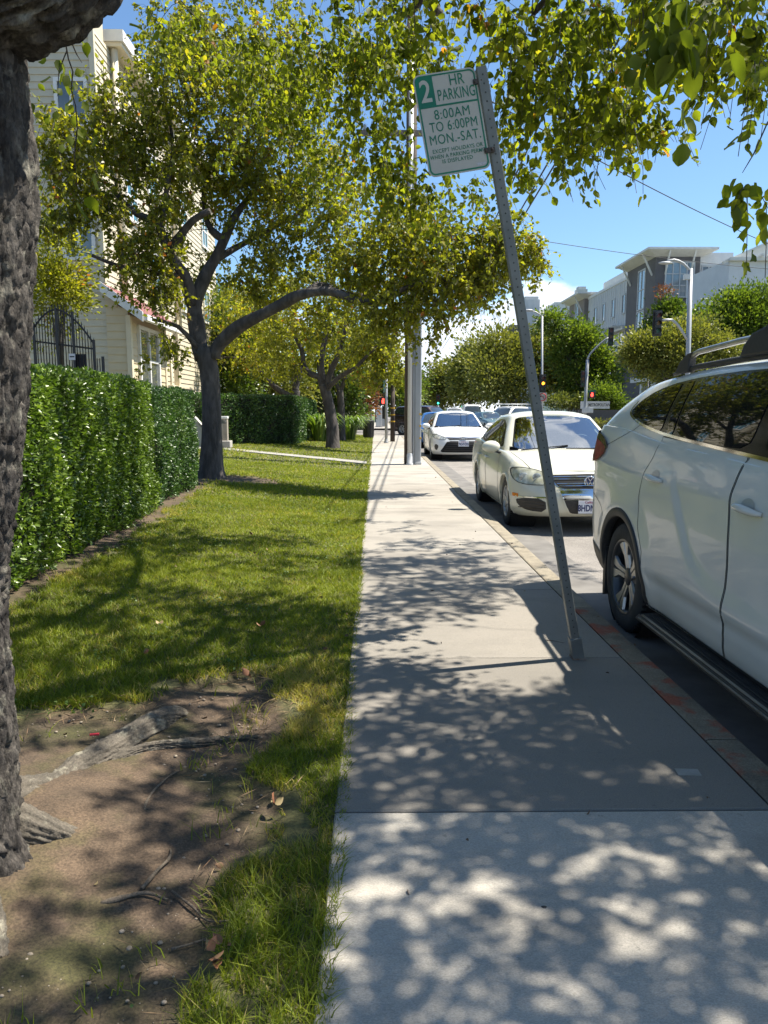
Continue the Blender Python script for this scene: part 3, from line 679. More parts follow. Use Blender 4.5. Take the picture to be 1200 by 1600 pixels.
def lowrings(W): return [(0, .10, .12, W * .93, .62, .42), (.12, .02, .04, W * .975, .62, .42), (.32, 0, .0, W * .995, .62, .42), (.52, 0.0, .0, W, .62, .42), (.70, .035, .0, W * .998, .62, .40), (.84, .08, .02, W * .985, .62, .38), (.94, .13, .03, W * .955, .6, .36), (1, .19, .05, W * .915, .6, .34)]
def jetta_style(root, c, P):
    for sd in (-1, 1):
        c.panel(chaikin([(sd * .855, .745), (sd * .80, .785), (sd * .62, .768), (sd * .48, .725), (sd * .455, .60), (sd * .62, .585), (sd * .83, .60)], 2), 'front', .005, .03).build('headlamp', LENSY, root)
        c.strip(chaikin([(sd * .855, .745), (sd * .80, .785), (sd * .62, .768), (sd * .48, .725), (sd * .455, .60), (sd * .62, .585), (sd * .83, .60)], 2), 'front', .007, .006, .03, closed=True, smooth=0).build('headlamp_gap', SEAM, root)
        hl = MB()
        for yy in (.60, .74):
            q, nm = c.cast(sd * yy, .675, 'front'); hl.lathe([(.055, q.x + .009), (.05, q.x + .012), (.03, q.x + .0105), (.001, q.x + .010)], 20, (0, sd * yy, .675), 'X')
        hl.build('headlamp_bowl', LENS, root)
        fi = c.panel(chaikin([(sd * .82, .425), (sd * .52, .435), (sd * .50, .27), (sd * .70, .275), (sd * .80, .33)], 1), 'front', .004, .03).build('side_intake', BLKPL, root)
        b = MB()
        for z in (.31, .35, .39): c.strip([(sd * .79, z), (sd * .53, z)], 'front', .010, .008, .05, b, smooth=0)
        b.build('intake_slat', GLOSSB, fi)
        c.strip([(sd * .82, .437), (sd * .51, .447)], 'front', .014, .008, .05, smooth=0).build('chrome_strip', CHROME, fi)
    c.panel([(1.84, .475), (1.96, .472), (1.955, .43), (1.845, .435)], 'side', .006, .02).build('side_marker', AMBER, root)
    # shield: upper grille, bright bumper bar, lower intake, bright outline
    up = [(-.47, .708), (0, .722), (.47, .708), (.40, .60), (.33, .555), (-.33, .555), (-.40, .60)]
    gr_ = c.panel(up, 'front', .004, .03).build('grille', WELL, root)
    b = MB()
    for z, w in ((.685, .44), (.660, .42), (.61, .385), (.585, .36)): c.strip([(-w, z), (0, z + .006), (w, z)], 'front', .007, .012, .05, b, smooth=0)
    b.build('grille_bar', CHROME, gr_)
    c.strip([(-.475, .71), (-.41, .60), (-.345, .548), (-.28, .542), (.28, .542), (.345, .548), (.41, .60), (.475, .71)], 'front', .016, .013, .03, smooth=1).build('grille_frame', CHROME, gr_)
    c.panel([(-.36, .535), (.36, .535), (.315, .425), (-.315, .425)], 'front', .012, .03).build('bumper_bar', CHROME, root)
    li = c.panel([(-.315, .42), (.315, .42), (.25, .285), (.20, .262), (-.20, .262), (-.25, .285)], 'front', .006, .03).build('lower_intake', BLKPL, root)
    c.strip([(-.37, .545), (-.26, .28), (-.20, .252), (.20, .252), (.26, .28), (.37, .545)], 'front', .016, .009, .03, smooth=1).build('shield_edge', P, li)
    q, nm = c.cast(0, .635, 'front'); e = MB(); e.lathe([(.072, q.x + .010), (.070, q.x + .022), (.060, q.x + .024), (.058, q.x + .018)], 28, (0, 0, .635), 'X'); eo = e.build('round_emblem', CHROME, root)
    k = MB(); k.lathe([(.060, q.x + .016), (.001, q.x + .017)], 28, (0, 0, .635), 'X'); k.build('emblem_field', PLTXT, eo)
    v = MB(); X = q.x + .021
    for a, d in (((-.026, .052), (0, .008)), ((.026, .052), (0, .008)), ((-.050, .030), (-.026, -.050)), ((-.026, -.050), (0, -.002)), ((0, -.002), (.026, -.050)), ((.026, -.050), (.050, .030))): v.bar((X, a[0], .635 + a[1]), (X, d[0], .635 + d[1]), .010, .006)
    v.build('emblem_letters', CHROME, eo)
    plate(c, root, 0, .345, '8HDN702', eps=.03)
def camry_style(root, c, P):
    for sd in (-1, 1):
        c.panel(chaikin([(sd * .88, .765), (sd * .80, .80), (sd * .62, .735), (sd * .47, .675), (sd * .55, .625), (sd * .80, .655)], 1), 'front', .005, .03).build('headlamp', LENS, root)
        c.strip(chaikin([(sd * .88, .765), (sd * .80, .80), (sd * .62, .735), (sd * .47, .675), (sd * .55, .625), (sd * .80, .655)], 1), 'front', .009, .006, .03, closed=True, smooth=0).build('headlamp_gap', SEAM, root)
        c.panel(chaikin([(sd * .80, .52), (sd * .70, .46), (sd * .76, .30), (sd * .83, .40)], 1), 'front', .004, .03).build('side_intake', BLKPL, root)
    c.strip([(-.50, .70), (-.2, .685), (0, .695), (.2, .685), (.50, .70)], 'front', .02, .010, .03, smooth=1).build('chrome_strip', CHROME, root)
    c.panel([(-.47, .685), (0, .672), (.47, .685), (.40, .625), (-.40, .625)], 'front', .004, .03).build('grille', BLKPL, root)
    li = c.panel(chaikin([(-.46, .595), (.46, .595), (.66, .30), (.60, .265), (-.60, .265), (-.66, .30)], 1, w=.1), 'front', .005, .03).build('lower_grille', WELL, root)
    b = MB()
    for z in (.33, .385, .44, .5, .55): c.strip([(-.56 + (z - .3) * .5, z), (.56 - (z - .3) * .5, z)], 'front', .012, .009, .05, b, smooth=0)
    b.build('grille_slat', BLKPL, li)
    q, nm = c.cast(0, .655, 'front'); em = MB(); X = q.x + .02
    def ring(ry, rz, dz=0, w=.006): em.tube([(X, ry * math.cos(2 * math.pi * k / 24), .66 + dz + rz * math.sin(2 * math.pi * k / 24)) for k in range(25)], w, 6, False)
    ring(.085, .058); ring(.030, .052); ring(.058, .022, .022); em.build('oval_emblem', CHROME, root)
    plate(c, root, 0, .52, '7KNV205', eps=.035)

def build_near_cars():
    suv()
    W = .88
    J = dict(xf=2.275, xr=-2.275, W=W, p=2.5, wr=.315, ax=(1.415, -1.165), vres=3, seatx=.0, mx=.78, hz=.80,
        zbot=sp([-2.27, -1.7, 1.8, 2.27], [.27, .19, .19, .22]), zsh=sp([-2.27, -1.6, -.8, 0, .95, 1.5, 2.0, 2.275], [.99, 1.01, .98, .95, .925, .865, .765, .70]),
        crown=sp([-2.3, -1.8, 0, .95, 1.7, 2.1, 2.3], [.02, .05, .05, .045, .055, .04, .015]), low=lowrings(W),
        gh=dict(bf=1.05, br=-1.80, bw=.80, bcf=.36, bcr=.4, tf=.28, tr=-1.02, tw=.585, tcf=.18, tcr=.2, zr=sp([-1.05, -.6, -.1, .3], [1.36, 1.395, 1.405, 1.365]), rc=.065, bulge=.018, p=3.0),
        disp=lambda x, z: .014 * sum(max(0, 1 - max(0, math.hypot(x - a, z - .315) - .36) / .14) for a in (1.415, -1.165)) + .006 * math.exp(-((z - .62) / .05) ** 2),
        ws=[(-.69, .955), (-.60, 1.20), (-.53, 1.375), (0, 1.40), (.53, 1.375), (.60, 1.20), (.69, .955), (0, .975)],
        sw=[(.66, .975), (.45, 1.13), (.22, 1.27), (-.10, 1.345), (-.55, 1.345), (-.95, 1.27), (-1.25, 1.12), (-1.30, 1.05), (-1.0, 1.0), (0, .975)],
        panes=[[(.60, .995), (.20, 1.255), (-.13, 1.325), (-.16, .995)], [(-.21, .995), (-.18, 1.325), (-.52, 1.325), (-.80, 1.28), (-.86, 1.02)], [(-.90, 1.03), (-.84, 1.27), (-1.05, 1.19), (-1.24, 1.08), (-1.1, 1.04)]],
        doors=[[(.86, .90), (.90, .60), (.86, .30), (.80, .24), (-.18, .24), (-.19, .6), (-.17, .955)], [(-.20, .955), (-.22, .6), (-.21, .24), (-.70, .24), (-.80, .40), (-.86, .62), (-.98, .78), (-1.0, .96)]],
        hood=[(1.08, -.74), (1.5, -.72), (1.95, -.66), (2.08, -.55), (2.12, -.30), (2.13, 0.0)])
    sedan('cream white sedan with round chrome emblem and clouded headlamps behind the sport utility car', (2.54, 10.875, -.13), CREAM, jetta_style, J, None)
    W = .91
    K = dict(J); K.update(xf=2.425, xr=-2.425, W=W, wr=.325, ax=(1.46, -1.315), mx=.85, zsh=sp([-2.42, -1.6, -.8, 0, 1.0, 1.6, 2.1, 2.425], [1.02, 1.03, 1.0, .97, .95, .885, .80, .72]),
        zbot=sp([-2.42, -1.7, 1.8, 2.42], [.27, .19, .19, .20]), low=lowrings(W),
        gh=dict(bf=1.12, br=-1.95, bw=.82, bcf=.40, bcr=.4, tf=.25, tr=-1.15, tw=.60, tcf=.18, tcr=.2, zr=sp([-1.15, -.6, -.1, .3], [1.37, 1.405, 1.415, 1.37]), rc=.06, bulge=.018, p=3.0),
        ax_=0, disp=lambda x, z: .012 * sum(max(0, 1 - max(0, math.hypot(x - a, z - .325) - .36) / .14) for a in (1.46, -1.315)),
        ws=[(-.72, .985), (-.62, 1.22), (-.545, 1.385), (0, 1.41), (.545, 1.385), (.62, 1.22), (.72, .985), (0, 1.0)],
        hood=[(1.15, -.76), (1.6, -.72), (2.05, -.64), (2.2, -.5), (2.26, -.25), (2.27, 0.0)])
    sedan('white sedan with wide black lower grille, parked behind the cream white sedan', (2.56, 23.9, -.13), WHITE, camry_style, K, None, wheelst='seven')
# ---------------------------------------------------------------- noise and ground helpers
_P = np.random.default_rng(3).random((256, 256))
def vnoise(x, y):
    x = np.asarray(x, float); y = np.asarray(y, float); xi = np.floor(x).astype(int); yi = np.floor(y).astype(int); fx = x - xi; fy = y - yi
    fx = fx * fx * (3 - 2 * fx); fy = fy * fy * (3 - 2 * fy); g = lambda a, b: _P[a & 255, b & 255]
    return (g(xi, yi) * (1 - fx) + g(xi + 1, yi) * fx) * (1 - fy) + (g(xi, yi + 1) * (1 - fx) + g(xi + 1, yi + 1) * fx) * fy
def fbm(x, y, o=4):
    s = 0; a = .5; t = 0
    for k in range(o): s = s + a * vnoise(x * 2 ** k + 17 * k, y * 2 ** k + 31 * k); t += a; a *= .5
    return s / t
def lz(x): return .075 * np.maximum(0, -np.asarray(x, float) - .5)          # the lawn rises gently away from the sidewalk
def gl(px, py):
    z = 0.
    for _ in range(12): p = gr(px, py, z); z = float(lz(p.x))
    return Vector((p.x, p.y, z))
DIRT = [gr(*p) for p in ((-260, 1160), (30, 1145), (110, 1125), (200, 1108), (300, 1075), (385, 1052), (425, 1075), (438, 1120), (420, 1175), (372, 1200), (432, 1235), (440, 1275), (410, 1310), (352, 1345), (345, 1400), (372, 1455), (330, 1500), (285, 1530), (330, 1600), (250, 1750), (-900, 1900))]
DIRT = [(p.x, p.y) for p in DIRT]
def poly_sd(x, y, P):
    """signed distance, positive inside"""
    x = np.asarray(x, float); y = np.asarray(y, float); d = np.full(x.shape, 1e9); ins = np.zeros(x.shape, bool); n = len(P)
    for i in range(n):
        ax, ay = P[i]; bx, by = P[(i + 1) % n]; ex, ey = bx - ax, by - ay; t = np.clip(((x - ax) * ex + (y - ay) * ey) / (ex * ex + ey * ey), 0, 1)
        d = np.minimum(d, np.hypot(x - ax - t * ex, y - ay - t * ey))
        c = ((ay > y) != (by > y)); 
        with np.errstate(divide='ignore', invalid='ignore'): xx = (bx - ax) * (y - ay) / (by - ay if by != ay else 1e-9) + ax
        ins ^= c & (x < xx)
    return np.where(ins, d, -d)
T2 = gl(330, 744)
def hedge_face(y): return -2.46 - .065 * np.maximum(0, np.asarray(y) - 5.5)
def dirt(x, y):
    n = fbm(x * 5, y * 5) - .5
    a = poly_sd(x, y, DIRT) + n * .22
    b = hedge_face(y) + .16 + n * .35 - x; b = np.where((y > 2.4) & (y < 13), b, -1)
    c = .62 - np.hypot((x - T2.x - .35) * .7, (y - T2.y + .1) * 1.1) + n * .7
    return np.maximum(np.maximum(a, b), c)
def dry(x, y):
    n = fbm(x * 3 + 9, y * 3 + 4)
    e = np.exp(-((x + .32) / .18) ** 2) * np.clip((y - 2.6) / .5, 0, 1) * np.clip((4.9 - y) / .6, 0, 1)
    return np.clip(np.maximum(1 - np.abs(dirt(x, y)) / .22, 0) * .55 + e * .75 + (n - .62) * 2.0, 0, 1)

def ground():
    soil = mat('bare soil', (.115, .078, .048), .95, grain=(130, .45), col2=(.052, .037, .024), ns=5, nd=10, lo=.3, hi=.7, bump=.6, bs=38, bd=.012, third=((.050, .050, .014), 2.2, .48, .62, .8))
    turf = mat('turf thatch', (.065, .068, .024), .95, grain=(90, .4), col2=(.105, .10, .035), ns=7, nd=9, bump=.7, bs=60, bd=.02, third=((.14, .145, .045), .9, .50, .66, .5))
    # soil/turf blend by a vertex mask of what grows where
    m = bpy.data.materials.new('lawn ground'); m.use_nodes = True; t = m.node_tree; t.nodes.clear(); L = t.links.new
    def grp(src):
        mp_ = {}
        for n in src.node_tree.nodes:
            c = t.nodes.new(n.bl_idname); mp_[n.name] = c
            for a in ('operation', 'blend_type', 'attribute_name', 'interpolation_type'):
                if hasattr(n, a): 
                    try: setattr(c, a, getattr(n, a))
                    except Exception: pass
            for i, s_ in enumerate(n.inputs):
                if hasattr(s_, 'default_value'):
                    try: c.inputs[i].default_value = s_.default_value
                    except Exception: pass
        for l in src.node_tree.links: 
            si = list(l.from_node.outputs).index(l.from_socket); di = list(l.to_node.inputs).index(l.to_socket); L(mp_[l.from_node.name].outputs[si], mp_[l.to_node.name].inputs[di])
        o = [mp_[n.name] for n in src.node_tree.nodes if n.bl_idname == 'ShaderNodeOutputMaterial'][0]; b = [mp_[n.name] for n in src.node_tree.nodes if n.bl_idname == 'ShaderNodeBsdfPrincipled'][0]; t.nodes.remove(o); return b
    b1, b2 = grp(turf), grp(soil); a = _n(t, 'ShaderNodeAttribute'); a.attribute_name = 'dirt'; mi = _n(t, 'ShaderNodeMixShader'); o = _n(t, 'ShaderNodeOutputMaterial')
    L(a.outputs['Fac'], mi.inputs[0]); L(b1.outputs[0], mi.inputs[1]); L(b2.outputs[0], mi.inputs[2]); L(mi.outputs[0], o.inputs[0])
    xs = np.concatenate([[-60, -30, -18, -12, -9, -7, -5.6], np.arange(-4.6, -.14, .034), [-.14]]); ys = np.concatenate([[-8, -4, -2, -1], np.arange(.2, 6.5, .034), np.arange(6.55, 15, .07), np.arange(15.3, 41.1, .43)])
    X, Y = np.meshgrid(xs, ys); D = dirt(X, Y); mask = np.clip(D / .05 + .5, 0, 1)
    Z = lz(X) + (fbm(X * 3, Y * 3) - .5) * .035 + (fbm(X * 22, Y * 22, 3) - .5) * .012 * mask - .022 * mask - .008
    Z += .07 * np.exp(-(np.hypot(X + 1.2, Y - 2.15) / .42) ** 2); Z = np.where(X > -.16, -.012, Z)
    n, mm = len(xs), len(ys); idx = np.arange(n * mm).reshape(mm, n); q = np.stack([idx[:-1, :-1], idx[:-1, 1:], idx[1:, 1:], idx[1:, :-1]], -1).reshape(-1, 4)
    me = np_mesh('lawn', np.stack([X, Y, Z], -1).reshape(-1, 3), q, np.full(len(q), 4)); at_ = me.attributes.new('dirt', 'FLOAT', 'POINT'); at_.data.foreach_set('value', mask.ravel().astype(np.float32))
    o = link('lawn', me, m, None, True); props(o, kind='structure')
    # one great sheet to the horizon
    g = MB(); g.add([(-900, -300, -.30), (900, -300, -.30), (900, 1600, -.30), (-900, 1600, -.30)], [(0, 1, 2, 3)]); g.build('ground', mat('distant ground', (.10, .11, .06), .95, col2=(.14, .13, .09), ns=.08), None); props(bpy.data.objects['ground'], kind='structure')
    asp = mat('worn asphalt', (.15, .137, .12), .92, grain=(120, .45), col2=(.235, .215, .19), ns=1.1, nd=12, lo=.32, hi=.68, bump=.5, bs=160, bd=.004, third=((.085, .08, .075), .8, .52, .62, .7))
    r = MB(); r.add([(1.45, -12, -.13), (15.5, -12, -.13), (15.5, 400, -.13), (1.45, 400, -.13)], [(0, 1, 2, 3)]); r.build('road', asp, None); props(bpy.data.objects['road'], kind='structure')
    r = MB(); r.add([(-120, 41.2, -.134), (120, 41.2, -.134), (120, 57, -.134), (-120, 57, -.134)], [(0, 1, 2, 3)]); r.build('cross_street', asp, None); props(bpy.data.objects['cross_street'], kind='structure')
    wh = mat('road paint', (.62, .62, .60), .8, col2=(.3, .29, .27), ns=9, lo=.45, hi=.7)
    ye = mat('yellow road paint', (.6, .42, .06), .8, col2=(.3, .25, .1), ns=9, lo=.45, hi=.7)
    k = MB()
    for y in (38.6, 39.0): k.b2(4.2, 8.4, y - .08, y + .08, -.1299, -.126)
    for y in range(-10, 38, 4): k.b2(3.85, 3.97, y, y + 1.6, -.1299, -.126)
    o = k.build('lane_marking', wh, None); props(o, kind='structure')
    k = MB()
    for x in (8.45, 8.70): k.b2(x - .05, x + .05, -12, 38.6, -.1299, -.126); k.b2(x - .05, x + .05, 60, 300, -.1299, -.126)
    props(k.build('centre_line', ye, None), kind='structure')
    # sidewalk slabs: each with its own tone, tooled joints between
    conc = mat('sidewalk concrete', (0, 0, 0), .9, ramp=[(0, (.165, .150, .126)), (.5, (.240, .218, .184)), (1, (.375, .348, .298))], col2=(.160, .148, .126), ns=1.6, nd=12, lo=.48, hi=.75, bump=.6, bs=170, bd=.004, third=((.10, .092, .078), 30, .62, .72, .5), grain=(380, .22), stretch=(.5, 1, 1))
    V = []; rn = []; S = MB()
    ed = [-2.6, -.78, .77, 2.322, 3.87, 5.42, 6.98, 8.53, 10.1, 11.65, 13.2, 14.75, 16.3, 18.0, 19.6, 21.2, 22.8, 24.4, 26, 27.6, 29.2, 30.8, 32.4, 34, 35.6, 37.2, 38.8, 40.6]
    tone = {0: .95, 1: .95, 2: .92, 3: .18, 4: .42, 5: .42, 6: .62, 7: .66, 8: .7, 9: .6, 10: .72}
    for i in range(len(ed) - 1):
        a, b = ed[i] + .004, ed[i + 1] - .004; h = (.0 if i % 2 else .0015) + (.003 if i == 3 else 0); x0, x1 = -.14, 1.347; c = .006
        v = [(x0, a, -.06), (x1, a, -.06), (x1, b, -.06), (x0, b, -.06), (x0, a, h - c), (x1, a, h - c), (x1, b, h - c), (x0, b, h - c), (x0 + c, a + c, h), (x1 - c, a + c, h), (x1 - c, b - c, h), (x0 + c, b - c, h)]
        S.add(v, [(0, 1, 5, 4), (1, 2, 6, 5), (2, 3, 7, 6), (3, 0, 4, 7), (4, 5, 9, 8), (5, 6, 10, 9), (6, 7, 11, 10), (7, 4, 8, 11), (8, 9, 10, 11)]); rn += [tone.get(i, .7 + .25 * random.random())] * 9
    for i, (a, b) in enumerate([(57.3 + 4 * k_, 61.3 + 4 * k_) for k_ in range(30)]):
        S.add([(-.14, a, 0), (1.347, a, 0), (1.347, b - .01, 0), (-.14, b - .01, 0)], [(0, 1, 2, 3)]); rn += [.8]
    o = S.build('sidewalk', conc, None, fixn=False); aa = o.data.attributes.new('rnd', 'FLOAT', 'FACE'); aa.data.foreach_set('value', np.array(rn, np.float32)); props(o, kind='structure')
    b = MB(); b.b2(-.16, 1.36, -2.6, 40.6, -.12, -.022); props(b.build('sidewalk_base', mat('joint dirt', (.03, .026, .02), .95, col2=(.05, .045, .03), ns=8), None), kind='structure')
    kb = mat('kerb concrete', (.27, .235, .17), .9, grain=(150, .3), col2=(.17, .145, .105), ns=5, nd=10, lo=.35, hi=.65, bump=.5, bs=120, bd=.003, third=((.20, .058, .03), 3.1, .50, .58, .0))
    kr = mat('kerb with worn red paint', (.21, .175, .125), .88, grain=(150, .3), col2=(.125, .105, .075), ns=5, nd=10, lo=.35, hi=.65, bump=.5, bs=120, bd=.003, third=((.24, .060, .028), 4.2, .52, .60, .9))
    for nm, mm_, rngs in (('kerb', kb, [(4.9 + 3.05 * k, 7.95 + 3.05 * k) for k in range(11)]), ('kerb', kr, [(-3.0, .8), (.8, 2.85), (2.85, 4.9)])):
        q = MB()
        for a, b_ in rngs:
            a += .004; b_ -= .004; q.prism([(1.353, -.3), (1.353, .0), (1.365, .004), (1.485, .002), (1.502, -.012), (1.515, -.3)], a, b_, 'XZ')
        props(q.build(nm, mm_, None), kind='structure')
    q = MB(); q.prism([(1.515, -.3), (1.515, -.122), (1.95, -.1255), (1.95, -.3)], -12, 41, 'XZ'); props(q.build('gutter', mat('gutter concrete', (.17, .16, .145), .9, col2=(.105, .098, .088), ns=3, nd=10, bump=.4, bs=120, bd=.003), None), kind='structure')
    # far side of the street
    q = MB(); q.b2(15.5, 15.65, -12, 41, -.3, 0); q.b2(15.5, 15.65, 57, 300, -.3, 0); q.b2(1.353, 1.5, 57.2, 177, -.3, .002); props(q.build('far_kerb', kb, None), kind='structure')
    q = MB(); q.b2(15.65, 18.2, -12, 41, -.3, -.004); q.b2(15.65, 18.2, 57, 300, -.3, -.004); o = q.build('far_sidewalk', mat('far sidewalk', (.30, .285, .26), .9, col2=(.24, .23, .21), ns=1.5), None); props(o, kind='structure')
    q = MB(); q.b2(18.2, 120, -12, 41, -.29, .0); q.b2(18.2, 120, 57, 300, -.29, .0); q.b2(-120, -.14, 57, 300, -.29, -.002); o = q.build('far_lawn', mat('far grass', (.07, .11, .025), .95, col2=(.12, .15, .04), ns=2.5), None); props(o, kind='structure')
    # garden path across the lawn
    q = MB(); pts = [gl(573, 725), gl(573, 721.5), gl(350, 700), gl(350, 702.6)]
    q.add([p + Vector((0, 0, .012)) for p in (pts[0], pts[1], pts[2], pts[3])] + [p + Vector((0, 0, -.1)) for p in (pts[0], pts[1], pts[2], pts[3])], [(0, 1, 2, 3), (0, 4, 5, 1), (1, 5, 6, 2), (2, 6, 7, 3), (3, 7, 4, 0)]); props(q.build('garden_path', mat('far sidewalk', None), None), kind='structure')

# ---------------------------------------------------------------- blades and leaves
def blades(name, P, h, w, rn, m, lean=.5, seg=True):
    n = len(P); a = rng.random(n) * 2 * np.pi; la = rng.random(n) * 2 * np.pi; ln = rng.random(n) * lean + .1
    side = np.stack([np.cos(a), np.sin(a), np.zeros(n)], -1) * (w / 2)[:, None]; ld = np.stack([np.cos(la) * ln, np.sin(la) * ln, np.ones(n)], -1)
    ld2 = np.stack([np.cos(la) * ln * 2.1, np.sin(la) * ln * 2.1, np.full(n, .75)], -1); mid = P + ld * (h * .5)[:, None]; tip = mid + ld2 * (h * .5)[:, None]
    V = np.stack([P - side, P + side, mid + side * .8, mid - side * .8, tip], 1).reshape(-1, 3); b = (np.arange(n) * 5)[:, None]
    loops = np.concatenate([b + [0, 1, 2, 3], b + [3, 2, 4]], 1); return link(name, np_mesh(name, V, loops, np.tile([4, 3], n), np.repeat(rn, 2)), m)
def unit(v): return v / np.maximum(np.linalg.norm(v, axis=-1, keepdims=True), 1e-9)
def leaf_mesh(name, P, ax, size, lod, rn, m, parent=None, wid=.72, curl=.12):
    """leaves: base at P, blade along ax, folded along the midrib"""
    n = len(P); P = np.asarray(P, float); ax = unit(np.asarray(ax, float)); r = unit(rng.normal(size=(n, 3))); nr = unit(np.cross(ax, r)); sd = np.cross(nr, ax); s = np.asarray(size, float)[:, None]
    if lod == 0:
        t = P + ax * s - nr * s * curl; pt = lambda u, w, q: P + ax * s * u + sd * s * wid * w + nr * s * (q - curl * u * u)
        pts = [P] + [pt(u, w, .12) for u, w in ((.10, .26), (.34, .48), (.62, .40), (.84, .17))] + [t] + [pt(u, -w, .12) for u, w in ((.84, .17), (.62, .40), (.34, .48), (.10, .26))] + [pt(.34, 0, 0), pt(.62, 0, 0)]
        V = np.stack(pts, 1).reshape(-1, 3); b = (np.arange(n) * 12)[:, None]
        loops = np.concatenate([b + [0, 10, 2, 1], b + [10, 11, 3, 2], b + [11, 5, 4, 3], b + [0, 9, 8, 10], b + [10, 8, 7, 11], b + [11, 7, 6, 5]], 1); sz = np.full(6 * n, 4); rr = np.repeat(rn, 6)
    elif lod == 1:
        t = P + ax * s - nr * s * curl; l = P + ax * s * .45 + sd * s * wid * .48 + nr * s * .12; r_ = P + ax * s * .45 - sd * s * wid * .48 + nr * s * .12
        V = np.stack([P, l, t, r_], 1).reshape(-1, 3); b = (np.arange(n) * 4)[:, None]; loops = np.concatenate([b + [0, 2, 1], b + [0, 3, 2]], 1); sz = np.full(2 * n, 3); rr = np.repeat(rn, 2)
    else:
        t = P + ax * s; l = P + ax * s * .5 + sd * s * wid * .5; r_ = P + ax * s * .5 - sd * s * wid * .5
        V = np.stack([P, l, t, r_], 1).reshape(-1, 3); b = (np.arange(n) * 4)[:, None]; loops = b + [0, 3, 2, 1]; sz = np.full(n, 4); rr = rn
    return link(name, np_mesh(name, V, loops, sz, rr), m, parent)
GRASSM = mat('grass blades', (0, 0, 0), .55, ramp=[(0, (.065, .095, .010)), (.35, (.145, .190, .016)), (.7, (.255, .295, .028)), (.85, (.33, .31, .06)), (1, (.40, .31, .12))], trans=(.42, (1.6, 1.55, .6)), spec=.3)
def grass():
    def sample(n, x0, x1, y0, y1): return rng.random(n) * (x1 - x0) + x0, rng.random(n) * (y1 - y0) + y0
    parts = []
    for n, x0, x1, y0, y1, hh, ww in ((105000, -2.75, -.10, 1.0, 3.2, .040, .0032), (100000, -3.0, -.11, 3.1, 6.0, .038, .0042), (85000, -3.3, -.12, 5.9, 10.5, .036, .0065), (50000, -4.2, -.12, 10.4, 17, .036, .011), (45000, -6.5, -.12, 17, 40.5, .045, .020)):
        x, y = sample(n, x0, x1, y0, y1); d = dirt(x, y); cl = fbm(x * 9, y * 9, 2); k = (d < -.0 - (.10 * (cl < .42))) | ((d < .22) & (rng.random(n) < .10 * (cl > .56))); k &= x > hedge_face(y) + .02 if y1 < 13 else x > -99
        x, y, cl = x[k], y[k], cl[k]; m = len(x); dr = dry(x, y); h = hh * (.55 + .8 * rng.random(m)) * (.75 + .6 * cl) * np.where((x > -.62) & (y < 3), 1.12, 1.) * (.62 + .8 * fbm(x * 1.2 + 5, y * 1.2, 2))
        rn = np.clip(rng.random(m) * .62 + .10 + (fbm(x * 2, y * 2, 3) - .5) * .5, 0, .72); rn = np.where(rng.random(m) < dr, .78 + .22 * rng.random(m), rn); rn = np.where(rng.random(m) < .035, .95, rn)
        P = np.stack([x, y, lz(x) - .012 + (fbm(x * 3, y * 3) - .5) * .035], -1); parts.append((P, h, ww * (.6 + .8 * rng.random(m)), rn))
    o = blades('grass', *[np.concatenate([p[i] for p in parts]) for i in range(4)], GRASSM, lean=.75); props(o, kind='stuff')
    m = 2600; cx = rng.random(90) * 2.6 - 2.9; cy_ = 1.2 + rng.random(90) ** 1.4 * 12; i = rng.integers(0, 90, m); x = cx[i] + rng.normal(size=m) * .07; y = cy_[i] + rng.normal(size=m) * .07; k = (x < -.16) & (dirt(x, y) < .12) & (x > hedge_face(y) + .05); x, y = x[k], y[k]; m = len(x)
    props(leaf_mesh('lawn_weeds', np.stack([x, y, lz(x) + .004 + .022 * rng.random(m)], -1), np.stack([rng.normal(size=m), rng.normal(size=m), np.abs(rng.normal(size=m)) * .3], -1), .010 + .012 * rng.random(m), 1, rng.random(m), mat('weed leaves', (0, 0, 0), .5, ramp=[(0, (.06, .11, .02)), (1, (.14, .21, .05))], trans=(.3, (1.3, 1.5, .6))), wid=.95), kind='stuff')
    # straw and needles at the edge of the bare patch
    n = 9000; x, y = sample(n, -1.9, -.2, 1.2, 5.0); d = dirt(x, y); k = (np.abs(d - .05) < .13) & (rng.random(n) < np.clip((y - 1.8) / 2, .12, 1)); x, y = x[k], y[k]; m = len(x); a = rng.random(m) * 6.283; l = .03 + .07 * rng.random(m)
    P = np.stack([x, y, lz(x) - .012 + .02 * rng.random(m)], -1); A = np.stack([np.cos(a), np.sin(a), (rng.random(m) - .4) * .5], -1)
    props(leaf_mesh('dry_straw', P, A, l, 2, rng.random(m), mat('dry straw', (0, 0, 0), .8, ramp=[(0, (.10, .055, .03)), (.6, (.22, .14, .07)), (1, (.32, .24, .13))]), wid=.045), kind='stuff')
    # pebbles and crumbs on the bare soil
    n = 2600; x, y = sample(n, -1.9, -.4, 1.0, 3.9); k = dirt(x, y) > .03; x, y = x[k], y[k]; q = MB()
    for a, b in zip(x, y): s = .0015 + .007 * random.random() ** 6; q.sphere((a, b, float(lz(a)) - .026 + s * .3 + float(fbm(a * 3, b * 3) - .5) * .035), (s, s * (.6 + .5 * random.random()), s * .6), 6, 4)
    m = 420; X = rng.random(m) * 3.4 - 1.9; Yy = .9 + rng.random(m) ** 1.3 * 14; Zz = np.where(X > -.14, .003, lz(X) + .012 - .02 * (dirt(X, Yy) > 0)); k = (X < -.14) | (rng.random(m) < .22); X, Yy, Zz = X[k], Yy[k], Zz[k]; m = len(X)
